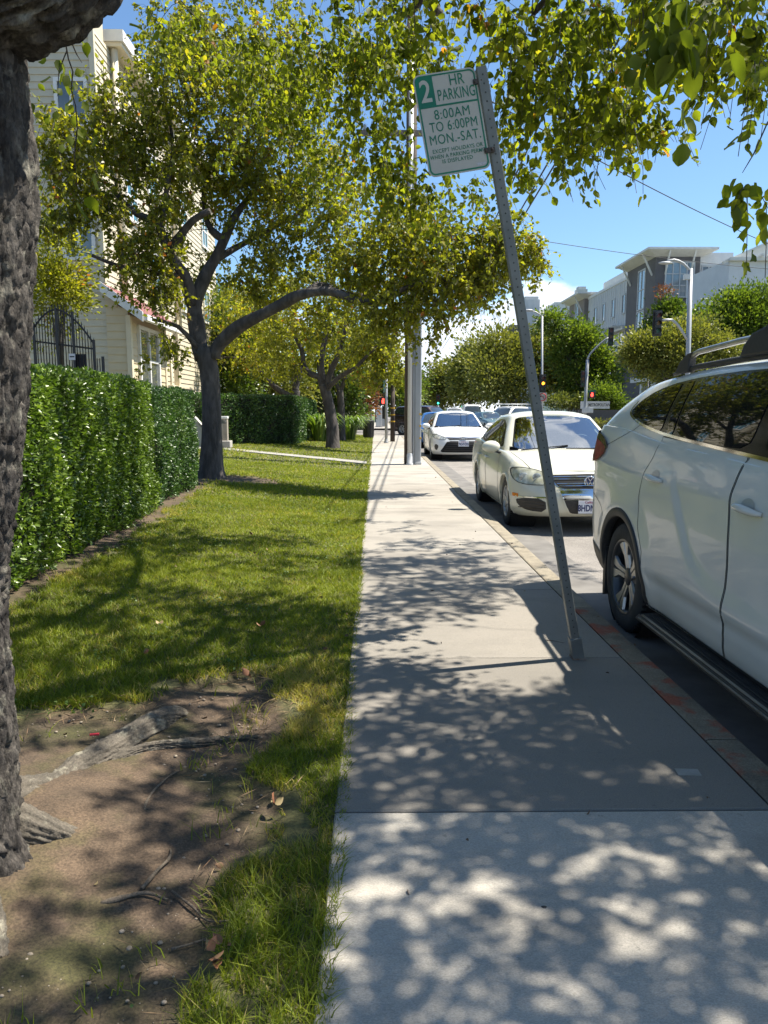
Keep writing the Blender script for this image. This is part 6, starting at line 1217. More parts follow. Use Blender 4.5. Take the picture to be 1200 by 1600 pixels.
def parking_sign():
    b = gr(903, 1029); base = Vector((b.x, b.y, 0)); top = at(752, 113, 3.62); root = thing('parking_sign', 'leaning perforated steel post with a green and white two hour parking plate', 'sign', tuple(base))
    ax = (top - base); L = ax.length; ax = ax.normalized(); M = frame(base, Vector((1, 0, 0)) - ax * ax.x, ax)      # x across, y up the post, z = x cross y (away from us when negative)
    # post: square tube with punched holes shown as dark dimples on all faces
    w = .047; P = MB(); Rm = M.to_3x3(); P.box(base + ax * (L / 2 + .02), (w, L, w), M4=Rm); po = P.build('post', GALV, root, world=True, bevel=.004)
    H = MB(); k = .1
    while k < L - .03:
        for (u, v, du, dv) in ((0, 1, 1, 0), (-1, 0, 0, 1), (1, 0, 0, 1), (0, -1, 1, 0)):
            c = base + ax * (k + .02); nr = Rm @ Vector((u, 0, v)); t1 = Rm @ Vector((du, 0, dv)); r = .0042; ring = [c + nr * (w / 2 + .0006) + t1 * r * math.cos(a) + ax * r * math.sin(a) for a in [6.283 * j / 10 for j in range(10)]]; H.add(ring, [tuple(range(10))])
        k += .0254 * 1.5
    H.build('punched_holes', mat('punched hole rim', (.075, .08, .078), .8, col2=(.02, .02, .02), ns=9), po, world=True, fixn=False)
    S = MB(); S.box(base + ax * .055, (.062, .15, .062), M4=Rm); S.build('post_sleeve', GALV, root, world=True, bevel=.004); S = MB(); S.box(base + Vector((0, 0, .006)), (.075, .075, .012)); S.build('base_collar', mat('rusted steel', (.16, .09, .05), .85, col2=(.22, .2, .18), ns=30), root, world=True)
    # plate: corners read off the photograph, real size 12 x 18 inches, slightly turned on its bolts
    Yp = 3.60; c = (at(652, 128, Yp) + at(758, 254, Yp)) / 2; cen = at(706.5, 191.5, Yp); up = (at(693, 119, Yp) - at(719, 264, Yp)).normalized(); rt = (at(751, 180, Yp) - at(661, 198, Yp)).normalized(); rt = (rt + Vector((0, .10, 0))).normalized()
    F = frame(cen, rt, up) @ Matrix.Diagonal((.95, .95, .95, 1)); W2, H2 = .156, .236; X = lambda x, y, z=0.: F @ Vector((x, y, z))
    def rr(w, h, r, n=6):
        o = []
        for cx, cy_, a0 in ((w - r, h - r, 0), (-w + r, h - r, 90), (-w + r, -h + r, 180), (w - r, -h + r, 270)): o += [(cx + r * math.cos(R(a0 + 90 * k / n)), cy_ + r * math.sin(R(a0 + 90 * k / n))) for k in range(n + 1)]
        return o
    fz = 1 if (F.to_3x3() @ Vector((0, 0, 1))).y < 0 else -1
    def slab(poly, z0, z1, name, m, par): q = MB(); n = len(poly); q.add([X(x, y, fz * z0) for x, y in poly] + [X(x, y, fz * z1) for x, y in poly], [tuple(range(n)), tuple(range(2 * n - 1, n - 1, -1))] + [(i, i + n, (i + 1) % n + n, (i + 1) % n) for i in range(n)]); return q.build(name, m, par, world=True)
    pl = slab(rr(W2, H2, .034), -.0025, 0, 'plate', SIGNW, root)
    def ring(w, h, r, t, name):
        o, i_ = rr(w, h, r), rr(w - t, h - t, r - t * .8); n = len(o); q = MB(); z0, z1 = .0002 * fz, .0010 * fz
        vs = [X(x, y, z0) for x, y in o] + [X(x, y, z0) for x, y in i_] + [X(x, y, z1) for x, y in o] + [X(x, y, z1) for x, y in i_]
        q.add(vs, [(2 * n + k, 2 * n + (k + 1) % n, 3 * n + (k + 1) % n, 3 * n + k) for k in range(n)] + [(k, (k + 1) % n, 2 * n + (k + 1) % n, 2 * n + k) for k in range(n)]); return q.build(name, SIGNG, pl, world=True)
    ring(W2 - .007, H2 - .007, .028, .0075, 'border')
    hx = -.062; ytop = H2 - .0075; ym = .0895
    slab([(-W2 + .008, ym), (hx, ym), (hx, ytop), (-W2 + .036, ytop), (-W2 + .016, ytop - .009), (-W2 + .008, ytop - .028)], .0002, .0013, 'green_field', SIGNG, pl); slab([(-W2 + .012, ym - .0001), (W2 - .012, ym - .0001), (W2 - .012, ym - .0085), (-W2 + .012, ym - .0085)], .0002, .0013, 'divider', SIGNG, pl)
    def tx(s, size, x, y, m=SIGNG, bold=.0, sx=1., nm='lettering', z=.0014, sp_=1.):
        Mx = frame(X(x, y, fz * z), rt if fz > 0 else rt, up)
        if fz < 0: Mx = Matrix.Translation(X(x, y, fz * z)) @ Mx.to_3x3().to_4x4() 
        text_mesh(s, size * .95, Mx, .0003, bold, sx=sx, space=sp_).build(nm, m, pl, world=True, fixn=False)
    tx('2', .140, -.104, .152, SIGNW, .0022, .82, 'numeral'); tx('HR', .072, .055, .190, bold=.0002, sx=.80); tx('PARKING', .072, .045, .128, bold=.0003, sx=.60, sp_=1.06)
    tx('8:00AM', .064, .008, .043, bold=.0, sx=.84, sp_=1.08); tx('TO 6:00PM', .064, .006, -.012, bold=.0, sx=.76, sp_=1.06); tx('MON.-SAT.', .064, .003, -.070, bold=.0, sx=.78, sp_=1.08)
    tx('EXCEPT HOLIDAYS OR', .026, .006, -.121, sx=.86, sp_=1.12, bold=.0001); tx('WHEN A PARKING PERMIT', .026, .004, -.147, sx=.82, sp_=1.12, bold=.0001); tx('IS DISPLAYED', .026, -.004, -.172, sx=.9, sp_=1.12, bold=.0001)
    slab([(.09, -.216), (.134, -.216), (.134, -.203), (.09, -.203)], .0013, .0019, 'small_sticker', mat('pale sticker', (.5, .5, .52), .5, col2=(.35, .35, .4), ns=200), pl)
    for yy in (.165, -.155):
        q = MB(); c0 = X(W2 - .012, yy, fz * .004); q.box(c0 + rt * .016, (.05, .022, .010), M4=frame(cen, rt, up).to_3x3()); q.sphere(X(W2 - .016, yy, fz * .008), .007, 8, 6); q.sphere(X(W2 + .016, yy, fz * .012), .007, 8, 6); q.build('bolt_clamp', mat('dark bolts', (.05, .048, .045), .6, .5, col2=(.09, .07, .06), ns=30), root, world=True)

def signal_head(name, root, c, fwd, lit=None, s=1., n=3, back=True):
    """three-lamp head: housing, visors, lenses; fwd = direction the lamps look"""
    f = Vector((*fwd, 0)).normalized(); sd = Vector((-f.y, f.x, 0)); M3 = Matrix((sd, f, Vector((0, 0, 1)))).transposed(); c = Vector(c); H = MB(); h = .36 * s; H.box(c, (.30 * s, .20 * s, h * n), M4=M3)
    if back: H.box(c - f * .02 * s, (.46 * s, .012, h * n + .16 * s), M4=M3)
    o = H.build(name, BLK, root, world=True, bevel=.01)
    for k in range(n):
        z = (n - 1) / 2 * h - k * h; cc = c + Vector((0, 0, z)) + f * .105 * s; V = MB(); pts = []
        for a in range(13):
            th = math.pi * (-.15 + 1.3 * a / 12); pts += [cc + (sd * math.cos(th) + Vector((0, 0, math.sin(th)))) * .125 * s, cc + (sd * math.cos(th) + Vector((0, 0, math.sin(th)))) * .125 * s + f * .2 * s - Vector((0, 0, .02 * s))]
        V.add(pts, [(2 * a, 2 * a + 1, 2 * a + 3, 2 * a + 2) for a in range(12)]); V.build('visor', BLK, o, world=True, fixn=False)
        col = ((.10, .008, .005), (.14, .07, .005), (.005, .07, .04))[k % 3]; on = lit == k; em = {0: (1, .05, .02), 1: (1, .33, .02), 2: (.05, 1, .55)}[k % 3]
        L = MB(); L.add([cc + (sd * math.cos(a) + Vector((0, 0, math.sin(a)))) * .105 * s + f * .006 for a in [6.283 * j / 16 for j in range(16)]], [tuple(range(16))]); L.build('lens', mat('lens %d %s' % (k, on), col, .3, col2=tuple(v * .7 for v in col), ns=20, emit=(em, 2.6) if on else None), o, world=True, fixn=False)
    return o
def ped_head(root, c, fwd, s=1.):
    f = Vector((*fwd, 0)).normalized(); sd = Vector((-f.y, f.x, 0)); M3 = Matrix((sd, f, Vector((0, 0, 1)))).transposed(); c = Vector(c); H = MB(); H.box(c, (.42 * s, .2 * s, .42 * s), M4=M3); o = H.build('pedestrian_head', BLK, root, world=True, bevel=.01)
    L = MB(); P = lambda u, v: c + f * (.102 * s) + sd * u * s + Vector((0, 0, v * s)); L.add([P(-.07, -.13), P(.05, -.13), P(.10, 0), P(.07, .02), P(.06, .15), P(-.06, .15), P(-.07, .02), P(-.10, .05)], [tuple(range(8))]); L.build('raised_hand', mat('red hand lamp', (.4, .02, .02), .5, col2=(.3, .02, .02), ns=9, emit=((1, .06, .04), 2.0)), o, world=True, fixn=False)
def pole_thing(name, label, cat, x, y, z0, z1, r0, r1, m, n=12, base=True):
    t = thing(name, label, cat, (x, y, z0)); q = MB(); q.tube([(x, y, z0), (x, y, z1)], [r0, r1], n); q.build('pole', m, t, world=True)
    if base: q = MB(); q.lathe([(r0 * 1.7, 0), (r0 * 1.7, .04), (r0 * 1.3, .07), (r0 * 1.12, .16), (r0 * 1.02, .18)], n, (x, y, z0)); q.build('base_flange', m, t, world=True)
    return t
def our_side():
    # utility pole wrapped by two risers, 18 m away
    a = gr(640, 726); y = a.y; x = a.x; t = thing('utility_pole', 'dark timber utility pole hugged by two tall pale conduits, beside the white sedan', 'pole', (x, y, 0)); q = MB(); q.tube([(x + .02, y + .18, 0), (x + .02, y + .18, 10.5)], [.155, .12], 14); q.build('timber_pole', WOODP, t, world=True)
    q = MB(); q.tube([(x, y - .03, 0), (x, y - .03, 9.8)], .058, 16); o = q.build('round_conduit', POLEW, t, world=True); q = MB(); q.lathe([(.088, 0), (.088, .04), (.072, .05), (.072, .26), (.06, .29)], 16, (x, y - .03, 0)); q.build('conduit_foot', POLEW, o, world=True)
    q = MB(); q.b2(x + .115, x + .285, y - .02, y + .12, 0, 5.2); o = q.build('square_conduit', POLEG, t, world=True, bevel=.03); q = MB()
    for z in np.arange(.3, 5, .42): q.b2(x + .075, x + .10, y - .03, y + .0, z, z + .03)
    q.b2(x + .072, x + .115, y - .012, y + .1, 0, 5.1); q.build('conduit_seam', POLEG, o, world=True); q = MB(); q.b2(x + .13, x + .30, y - .04, y + .14, 0, .07); q.build('conduit_shoe', POLEW, o, world=True, bevel=.01)
    for py in (647, 665.5, 684.5): z = at(650, py, y).z; q = MB(); q.b2(x + .235, x + .292, y - .026, y + .126, z - .022, z + .022); q.build('reflector_band', YELB, o, world=True)
    zc = at(600, 207, y).z; q = MB(); q.b2(x - 1.25, x + 1.1, y + .0, y + .09, zc - .06, zc + .06); o = q.build('crossarm', mat('crossarm wood', (.12, .10, .085), .9, col2=(.17, .145, .125), ns=6, bump=.4), t, world=True)
    for u in (-1.1, -.6, .5, 1.0): q = MB(); q.lathe([(.03, 0), (.05, .03), (.03, .06), (.05, .09), (.03, .13), (.001, .15)], 10, (x + u, y + .045, zc + .06)); q.build('insulator', POLEG, o, world=True)
    z2 = at(600, 293, y).z; q = MB(); q.tube([(x - 1.1, y + .04, z2), (x, y + .04, z2)], .025, 6); q.build('stand_off_arm', POLEG, t, world=True)
    q = MB(); zz = at(575, 50, y).z
    q.lathe([(.02 + .03 * (k % 2), k * .03) for k in range(26)], 10, (x - .95, y + .04, zc + .9)); q.build('ribbed_insulator', POLEG, t, world=True)
    # second pair: signal standard and stub pole with yellow bands
    a = gr(603.5, 692); t = pole_thing('signal_standard', 'slim grey signal standard beside the banded brown stub pole', 'pole', a.x, a.y, 0, 3.35, .062, .055, POLEG); c = at(601, 604, a.y + .3); q = MB(); q.box(c, (.18, .05, .62)); q.build('transit_sign', BLK, t, world=True, bevel=.01)
    q = MB(); q.box(c + Vector((.01, -.03, 0)), (.13, .01, .50)); q.build('teal_panel', mat('teal sign panel', (.10, .30, .30), .4, col2=(.25, .42, .42), ns=22, lo=.5, hi=.56), t, world=True); ped_head(t, at(599, 627, a.y + .4), (0, -1), .8)
    q = MB(); q.tube([at(601, 585, a.y + .3), at(601, 655, a.y + .35)], .025, 6); q.build('bracket', BLK, t, world=True); q = MB(); q.box(at(600, 645, a.y + .4), (.16, .14, .5)); q.build('push_button_box', BLK, t, world=True)
    a = gr(613.5, 690); t = thing('bollard_pole', 'brown timber stub pole with three yellow bands', 'pole', (a.x, a.y, 0)); q = MB(); z1 = at(613, 598, a.y).z; q.tube([(a.x, a.y + .1, 0), (a.x, a.y + .1, z1)], [.105, .092], 14); q.build('timber_pole', WOODP, t, world=True); q = MB(); q.tube([(a.x + .01, a.y + .1, z1), (a.x + .01, a.y + .1, z1 + .35)], .03, 8); q.build('metal_pin', POLEW, t, world=True)
    for py in (637.5, 648, 658.5): z = at(613, py, a.y).z; q = MB(); q.tube([(a.x, a.y + .1, z - .028), (a.x, a.y + .1, z + .028)], .106, 14, cap=False); q.build('yellow_band', YELB, t, world=True)
    # litter bin
    a = gr(575, 684); a.x = -.36; a.y = 37.3; t = thing('litter_bin', 'round black slatted litter bin at the end of the lawn', 'bin', (a.x, a.y, 0)); q = MB(); q.lathe([(.22, 0), (.25, .02), (.27, .05), (.27, .80), (.285, .82), (.285, .87), (.26, .88), (.20, .86)], 24); q.build('drum', BLKPL, t)
    q = MB()
    for k in range(20): an = 6.283 * k / 20; q.box((math.cos(an) * .275, math.sin(an) * .275, .44), (.012, .045, .70), rot=an)
    q.build('slats', GLOSSB, t); q = MB(); q.lathe([(.20, .86), (.17, .83), (.001, .83)], 20); q.tube([(-.2, 0, .87), (-.1, 0, .97), (.1, 0, .97), (.2, 0, .87)], .012, 6); q.build('lid_ring', GALV, t)
    # far corner: light pole, cabinets, hydrant, meter
    b = at(580, 662, 60); t = pole_thing('street_light', 'thin grey street light pole above the litter bin', 'street light', b.x, 60, -.1, 8.0, .09, .06, POLEG); q = MB(); q.tube([(b.x, 60, 8), (b.x + .5, 60, 8.4), (b.x + 1.8, 60, 8.5)], [.05, .045, .04], 8); q.build('arm', POLEG, t, world=True); q = MB(); q.sphere((b.x + 2.1, 60, 8.47), (.4, .16, .09), 12, 8); q.build('lamp', POLEG, t, world=True)
    b = at(592, 650, 62); t = thing('utility_cabinet', 'tall pale metal cabinet at the far corner', 'cabinet', (b.x, 62, 0)); q = MB(); q.box((0, 0, .85), (.52, .5, 1.6)); q.build('case', POLEW, t, bevel=.02); q = MB(); q.box((0, -.258, .85), (.46, .014, 1.45)); q.build('door', POLEW, t, bevel=.004); q = MB(); q.box((0, 0, .03), (.6, .6, .06)); q.build('plinth', CONC, t)
    b = at(600, 655, 64); t = thing('utility_cabinet', 'lower grey cabinet right of the tall pale cabinet', 'cabinet', (b.x, 64, 0)); q = MB(); q.box((0, 0, .55), (.5, .4, 1.06)); q.build('case', POLEG, t, bevel=.02); q = MB(); q.box((0, 0, .02), (.56, .46, .04)); q.build('plinth', CONC, t)
    b = at(602.5, 655, 58); t = pole_thing('parking_meter', 'parking meter beside the cabinets at the far corner', 'meter', b.x, 58, 0, 1.1, .03, .03, POLEG, 8, False); q = MB(); q.box((b.x, 58, 1.25), (.14, .1, .24)); q.sphere((b.x, 58, 1.38), (.07, .05, .07), 10, 6); q.build('meter_head', POLEG, t, world=True, bevel=.02)
    b = at(553, 655, 60); t = thing('fire_hydrant', 'red fire hydrant past the strappy plants', 'hydrant', (b.x, 60, 0)); q = MB(); q.lathe([(.14, 0), (.14, .05), (.09, .06), (.09, .5), (.11, .52), (.11, .56), (.08, .62), (.03, .68), (.001, .7)], 16); q.lathe([(.05, -.16), (.05, .16)], 10, (0, 0, .42), 'X', cap=True); q.build('barrel', mat('red hydrant paint', (.45, .03, .02), .4, col2=(.38, .025, .02), ns=6), t)
    # litter on the walk and the soil
    c = gr(1075, 1209); t = MB(); t.box((0, 0, .006), (.085, .045, .003), rot=R(-4), M4=Matrix.Rotation(R(3), 3, 'X')); o = t.build('paper_card', mat('grey card', (.30, .29, .26), .8, col2=(.25, .24, .21), ns=14), None); o.location = c; props(o, 'small grey card lying flat on the dark sidewalk slab', 'litter')
    tm = mat('dry twig', (.15, .12, .085), .9, grain=(200, .45), col2=(.085, .065, .045), ns=26, bump=.5, bs=150, bd=.003)
    for k, (pts, r, lab) in enumerate((([(852, 1001), (868, 1003), (882, 1006)], .003, 'short twig left of the sign post base'), ([(268, 1385), (300, 1410), (325, 1430), (360, 1440)], .006, 'dark crooked twig on the bare soil near the grass edge'), ([(268, 1475), (310, 1462), (340, 1450)], .005, 'pale straight twig below the dark crooked twig'), ([(225, 1260), (236, 1235), (262, 1210), (285, 1195)], .008, 'pale bent root tip beyond the small moss patch'), ([(222, 1380), (245, 1355), (262, 1338), (265, 1318)], .010, 'curved root hooking up out of the bare soil'), ([(155, 1402), (190, 1396), (230, 1388), (262, 1398)], .012, 'flat root lying across the soil beneath the hooked root'))):
        r *= .62; P = [gl(*p) for p in pts]; P = [p + Vector((0, 0, .003 - .02 * (dirt(p.x, p.y) > 0))) for p in P]; q = MB(); W4 = [(p.x, p.y, p.z + (.008 if r > .0045 and 0 < i < len(P) - 1 else .002), r) for i, p in enumerate(P)]; W4 = wob(smooth4(W4, .02), r * .35, k + 3); q.tube([Vector((p[0], p[1], p[2] - r * (.55 if r > .0046 else 0))) - P[0] for p in W4], [p[3] * (1.1 - .7 * i / len(W4)) * (1 + .22 * math.sin(i * 1.9 + k)) for i, p in enumerate(W4)], 8); o = q.build('twig' if r < .0046 else 'surface_root', tm, None); o.location = P[0]; props(o, lab, 'twig' if r < .0046 else 'root')
    lm = mat('dead leaf', (0, 0, 0), .7, ramp=[(0, (.18, .06, .03)), (.5, (.26, .13, .06)), (1, (.34, .26, .12))])
    for k, (px, py, n, lab, s) in enumerate(((346, 1505, 9, 'crumpled clump of rusty dead leaves at the soil edge', .036), (430, 1266, 2, 'pale green fallen leaf lying at the edge of the bare patch', .045), (388, 1062, 2, 'curled pale leaf at the top of the bare patch', .05), (250, 980, 2, 'brown leaf in the shaded grass', .04), (408, 983, 2, 'grey brown leaf in the grass near the sidewalk', .04), (395, 838, 2, 'dark leaf far up the lawn', .05), (225, 1027, 2, 'dark curled leaf in front of the bare patch', .045))):
        p = gl(px, py); A = np.array([[random.uniform(-1, 1), random.uniform(-1, 1), random.uniform(.0, .7)] for _ in range(n)]); Q = rng.normal(size=(n, 3)) * .018 * (n > 3); Q[:, 2] = np.abs(Q[:, 2]) + .022; o = leaf_mesh('fallen_leaf', Q, A, np.full(n, s) * (.7 + .5 * rng.random(n)), 0, rng.random(n), lm); o.location = p; props(o, lab, 'leaf')
    p = gl(148, 1155); q = MB(); q.box((0, 0, .02), (.035, .012, .006), rot=.2); o = q.build('plastic_scrap', mat('red scrap', (.55, .03, .05), .5, col2=(.5, .03, .05), ns=5), None); o.location = p; props(o, 'tiny red plastic scrap beside the big root', 'litter')
    ck = MB()
    for (x, y, dx, dy, n) in ((-.13, 4.55, .09, .045, 9), (1.34, 6.1, -.085, .06, 11), (.25, 7.7, .1, -.02, 10), (1.34, 1.95, -.06, -.05, 6)):
        P = [Vector((x + dx * i + random.uniform(-.02, .02), y + dy * i + random.uniform(-.025, .025), .0042)) for i in range(n)]
        for a_, b_ in zip(P[:-1], P[1:]): w_ = random.uniform(.0008, .0022); ck.add([a_ + Vector((0, -w_, 0)), b_ + Vector((0, -w_, 0)), b_ + Vector((0, w_, 0)), a_ + Vector((0, w_, 0))], [(0, 1, 2, 3)])
    props(ck.build('sidewalk_cracks', mat('joint dirt', None), None, fixn=False), kind='structure')
    q = MB(); p = gr(850, 1418); q.add([(.009 * math.cos(a) * (1 + .2 * math.sin(3 * a)), .007 * math.sin(a), 0) for a in [6.283 * k / 14 for k in range(14)]] + [(0, 0, .003)], [(k, (k + 1) % 14, 14) for k in range(14)]); o = q.build('gum_spot', mat('old gum', (.02, .02, .018), .8, col2=(.03, .03, .03), ns=20), None); o.location = p + Vector((0, 0, .001)); props(o, 'small round black gum spot on the pale front slab', 'gum')
# ---------------------------------------------------------------- across the street: buildings, signals, name sign, traffic, wires
DKST = mat('dark grey stucco', (.105, .10, .10), .9, col2=(.125, .12, .118), ns=1.2, bump=.2, bs=40); WHST = mat('pale grey panel wall', (.50, .515, .51), .8, col2=(.42, .44, .44), ns=1.2, stretch=(1, 1, .25)); WHS2 = mat('white stucco', (.66, .665, .65), .85, col2=(.60, .61, .60), ns=1.5)
ROOFW = mat('white eave boards', (.62, .62, .58), .6, col2=(.55, .55, .52), ns=3); FARGL = mat('far window glass', (.10, .15, .18), .06, col2=(.20, .26, .29), ns=.7, spec=.9, coat=1.); DKGL = mat('far dark pane', (.03, .035, .04), .06, col2=(.06, .065, .07), ns=.7, spec=.9, coat=1.)
TAUPE = mat('taupe stucco', (.20, .175, .155), .9, col2=(.23, .20, .18), ns=1.2)
def eave(root, x0, x1, y0, y1, z, over=1.1, drop=.55):
    m = MB(); m.b2(x0 - over, x1 + over, y0 - over, y1 + over * .4, z + .35, z + .55); ro = m.build('roof', ROOFW, root, world=True)
    m = MB(); m.add([(x0 - over, y0 - over, z + .34), (x1 + over, y0 - over, z + .34), (x1 + over, y1, z + .34), (x0 - over, y1, z + .34), (x0 - .02, y0 - .02, z - .1), (x1 + .02, y0 - .02, z - .1), (x1 + .02, y1, z - .1), (x0 - .02, y1, z - .1)], [(0, 1, 5, 4), (0, 4, 7, 3), (1, 2, 6, 5)]); m.build('sloping_soffit', ROOFW, ro, world=True)
    n = 0
    for (bx, by, dx, dy) in [(x0 - .02, y0 + .8, -1, 0), (x0 - .02, y1 - 1.2, -1, 0), (x0 + .9, y0 - .02, 0, -1), (x1 - .9, y0 - .02, 0, -1)]:
        m = MB(); m.bar((bx, by, z - 1.7), (bx + dx * over * .85, by + dy * over * .85, z + .3), .14, .14); m.build('roof_brace', ROOFW, ro, world=True)
def railing(root, x0, x1, y0, y1, z):
    m = MB()
    for a in (z, z + .5, z + 1.0): m.b2(min(x0, x1) - .03, max(x0, x1) + .03, min(y0, y1) - .03, max(y0, y1) + .03, a, a + .06)
    L = max(abs(x1 - x0), abs(y1 - y0)); k = int(L / .3)
    for i in range(k + 1): t = i / k; m.b2(x0 + (x1 - x0) * t - .02, x0 + (x1 - x0) * t + .02, y0 + (y1 - y0) * t - .02, y0 + (y1 - y0) * t + .02, z, z + 1.0)
    m.build('balcony_railing', ROOFW, root, world=True)
def far_buildings():
    X = 26.6; B = thing('apartment_building', 'grey and white apartment block with corner tower and projecting white eaves, across the junction', 'building', (X, 72, 0))
    m = MB(); m.b2(X, 30.8, 72, 80, 0, 15.9); tw = m.build('corner_tower', DKST, B, world=True); eave(B, X, 30.8, 72, 80, 15.9, 1.2)
    wi = lambda c, w, h, n, cols=2, rows=2, sh=FARGL: window(B, c, w, h, n, cols, rows, .13, shade=sh, t=.08, fm=WHST)
    for z, h in ((13.7, 3.2), (9.4, 2.3)): wi((28.9, 72, z), 2.7, h, (0, -1), 4, 3)
    for z, h in ((13.3, 3.8), (9.9, 2.6)): wi((X, 75.6, z), 1.9, h, (-1, 0), 2, 2)
    wi((X, 75.8, 6.9), 1.5, 2.1, (-1, 0), 2, 2, DKGL)
    m = MB(); m.b2(X + .5, 34, 80, 96, 0, 15.5); w_ = m.build('panel_wing', WHST, B, world=True); m = MB()
    for y in np.arange(80.8, 96, .75): m.b2(X + .455, X + .495, y - .025, y + .025, 10.0, 15.4)
    m.b2(X + .4, X + .495, 80, 96, 15.35, 15.65); m.build('panel_ribs', WHS2, w_, world=True)
    for y in (82.2, 85.8, 89.3, 92.6): wi((X + .47, y, 12.9), .95, 2.0, (-1, 0), 1, 1, DKGL)
    for y in (82.6, 85.4): wi((X + .47, y, 8.9), 1.1, 2.2, (-1, 0), 1, 1, DKGL)
    m = MB(); m.b2(X - .2, X + .48, 80.3, 88, 10.0, 10.25)
    for y in np.arange(80.5, 88, .7): m.b2(X - 1.3, X + .48, y, y + .12, 10.26, 10.42)
    m.build('pergola', ROOFW, B, world=True)
    m = MB(); m.b2(X - .9, X + .48, 80.1, 92, .2, 6.6); m.build('podium', DKST, B, world=True); railing(B, X - .9, X - .9, 80.2, 88, 6.65)
    m = MB(); m.b2(X - .94, X - .88, 80.8, 84.2, 3.4, 5.9); m.build('balcony_recess', DKGL, B, world=True); railing(B, X - 1.0, X - 1.0, 80.8, 84.2, 3.35)
    m = MB(); m.b2(X + 2, 33, 84, 95, 15.5, 17.2); m.build('roof_block', WHS2, B, world=True)
    m = MB(); m.b2(X, 33, 96.2, 103.5, 0, 15.6); m.build('second_tower', TAUPE, B, world=True); eave(B, X, 33, 96.2, 103.5, 15.6, 1.2); wi((X, 99.6, 14.0), 1.6, 3.6, (-1, 0), 2, 2)
    m = MB(); m.b2(30.85, 34.2, 72.6, 82, 0, 16.3); m.build('white_wing', WHS2, B, world=True); wi((31.9, 72.6, 13.9), 1.3, 2.3, (0, -1), 2, 2, DKGL)
    m = MB(); m.b2(31.5, 37.5, 70.0, 72.5, 12.9, 13.1)
    for x in np.arange(31.6, 37.5, .7): m.b2(x, x + .12, 69.6, 72.5, 13.12, 13.3)
    m.b2(31.65, 31.85, 70.1, 70.3, 9.8, 12.9); m.build('roof_pergola', ROOFW, B, world=True); m = MB(); m.b2(30.8, 34.0, 69.8, 71.95, 0, 10.1); m.b2(30.65, 34.2, 69.6, 71.96, 10.1, 10.4); m.build('low_wing', DKST, B, world=True)
    # ground floor portico
    m = MB(); m.b2(24.6, 29.5, 66.2, 71.9, 4.0, 4.5)
    for x in (24.7, 25.9, 27.4, 28.9): m.b2(x, x + .5, 66.3, 66.8, 0, 4.0)
    m.b2(24.7, 25.1, 69, 69.5, 0, 4); m.build('portico', WHS2, B, world=True); m = MB(); m.b2(25.3, 29.3, 68.5, 68.6, 0, 3.9); m.build('portico_glass', DKGL, B, world=True)
    W = thing('white_building', 'big white building with a pointed roof at the right edge of the picture', 'building', (28, 60, 0)); m = MB(); m.b2(28, 50, 60, 68, 0, 13.2); m.build('wall', mat('blue white wall', (.56, .59, .62), .85, col2=(.51, .54, .57), ns=1.2), W, world=True); m = MB(); m.prism([(28.2, 13.25), (50, 13.25), (36, 16.6)], 60.4, 67.6, 'XZ'); m.build('roof_wall', WHS2, W, world=True)
    m = MB(); m.b2(27.9, 40, 59.6, 59.98, 13.05, 13.3)
    for x in np.arange(30.2, 33.2, .6): m.b2(x, x + .14, 59.2, 59.95, 13.32, 13.5)
    m.bar((27.5, 60.1, 12.95), (36.1, 60.1, 16.72), .22, .22); m.build('eave_board', ROOFW, W, world=True); window(W, (33.5, 60, 11.4), 1.3, 2.0, (0, -1), 2, 2, .12, shade=DKGL, fm=WHST)
    C = thing('chimney_house', 'pale house with two square chimneys, above the olive trees', 'house', (30, 120, 0)); m = MB(); m.b2(26.2, 34, 118, 130, 0, 15.6); m.prism([(26.2, 15.6), (34, 15.6), (33, 18.2), (28, 18.2)], 118.2, 130, 'XZ'); m.build('wall', WHS2, C, world=True)
    for x in (31.2,): m = MB(); m.b2(x, x + 1.6, 117, 118.6, 14, 20.0); m.b2(x + .2, x + 1.4, 117.2, 118.4, 20.0, 20.4); m.build('chimney', WHST, C, world=True)
    m = MB(); m.b2(24.6, 27.2, 125, 128, 0, 19.6); m.b2(24.8, 27.0, 125.2, 127.8, 19.6, 20.1); m.build('chimney', WHST, C, world=True); m = MB(); m.b2(22.5, 26.2, 126, 134, 0, 15.6); m.build('side_wing', DKST, C, world=True)
    # name sign on its low wall, hydrant
    Y = 50; a, b = at(905, 660, Y), at(1010, 638, Y); N = thing('name_sign', 'long white name sign with dark capital letters above a low grey wall', 'sign', (a.x, Y, 0)); m = MB(); m.b2(a.x, b.x + 3, Y + .2, Y + .5, 0, b.z - .1); m.build('low_wall', DKST, N, world=True); m = MB(); m.b2(a.x + .0, b.x + 3, Y - .6, Y - .3, 0, .78); m.build('planter_wall', DKST, N, world=True)
    p, q = at(908, 638.5, Y), at(954, 627, Y); m = MB(); m.b2(p.x, q.x, Y + .12, Y + .2, p.z, q.z); so = m.build('sign_board', WHS2, N, world=True); text_mesh('METROPOLITAN', .285, frame(((p.x + q.x) / 2 + .26, Y + .115, (p.z + q.z) / 2), (1, 0, 0), (0, 0, 1)), .004, .006, sx=.70).build('lettering', DKST, so, world=True, fixn=False)
    for k, px in enumerate((915, 935, 955, 975)):
        c = at(px, 650, Y - .9); mass_tree('planter_shrub', ['small pale shrub under the left end of the name sign', 'small pale shrub under the middle of the name sign', 'small pale shrub under the right end of the name sign', 'small green shrub nearest the yellow hydrant'][k], (c.x, c.y, 0), .2, .03, [((c.x, c.y, .38), (.5, .35, .34), 1)], LEAF_O, BARKG, .1, 500, 'shrubs along the planter wall', 90 + k, .25, 'shrub')
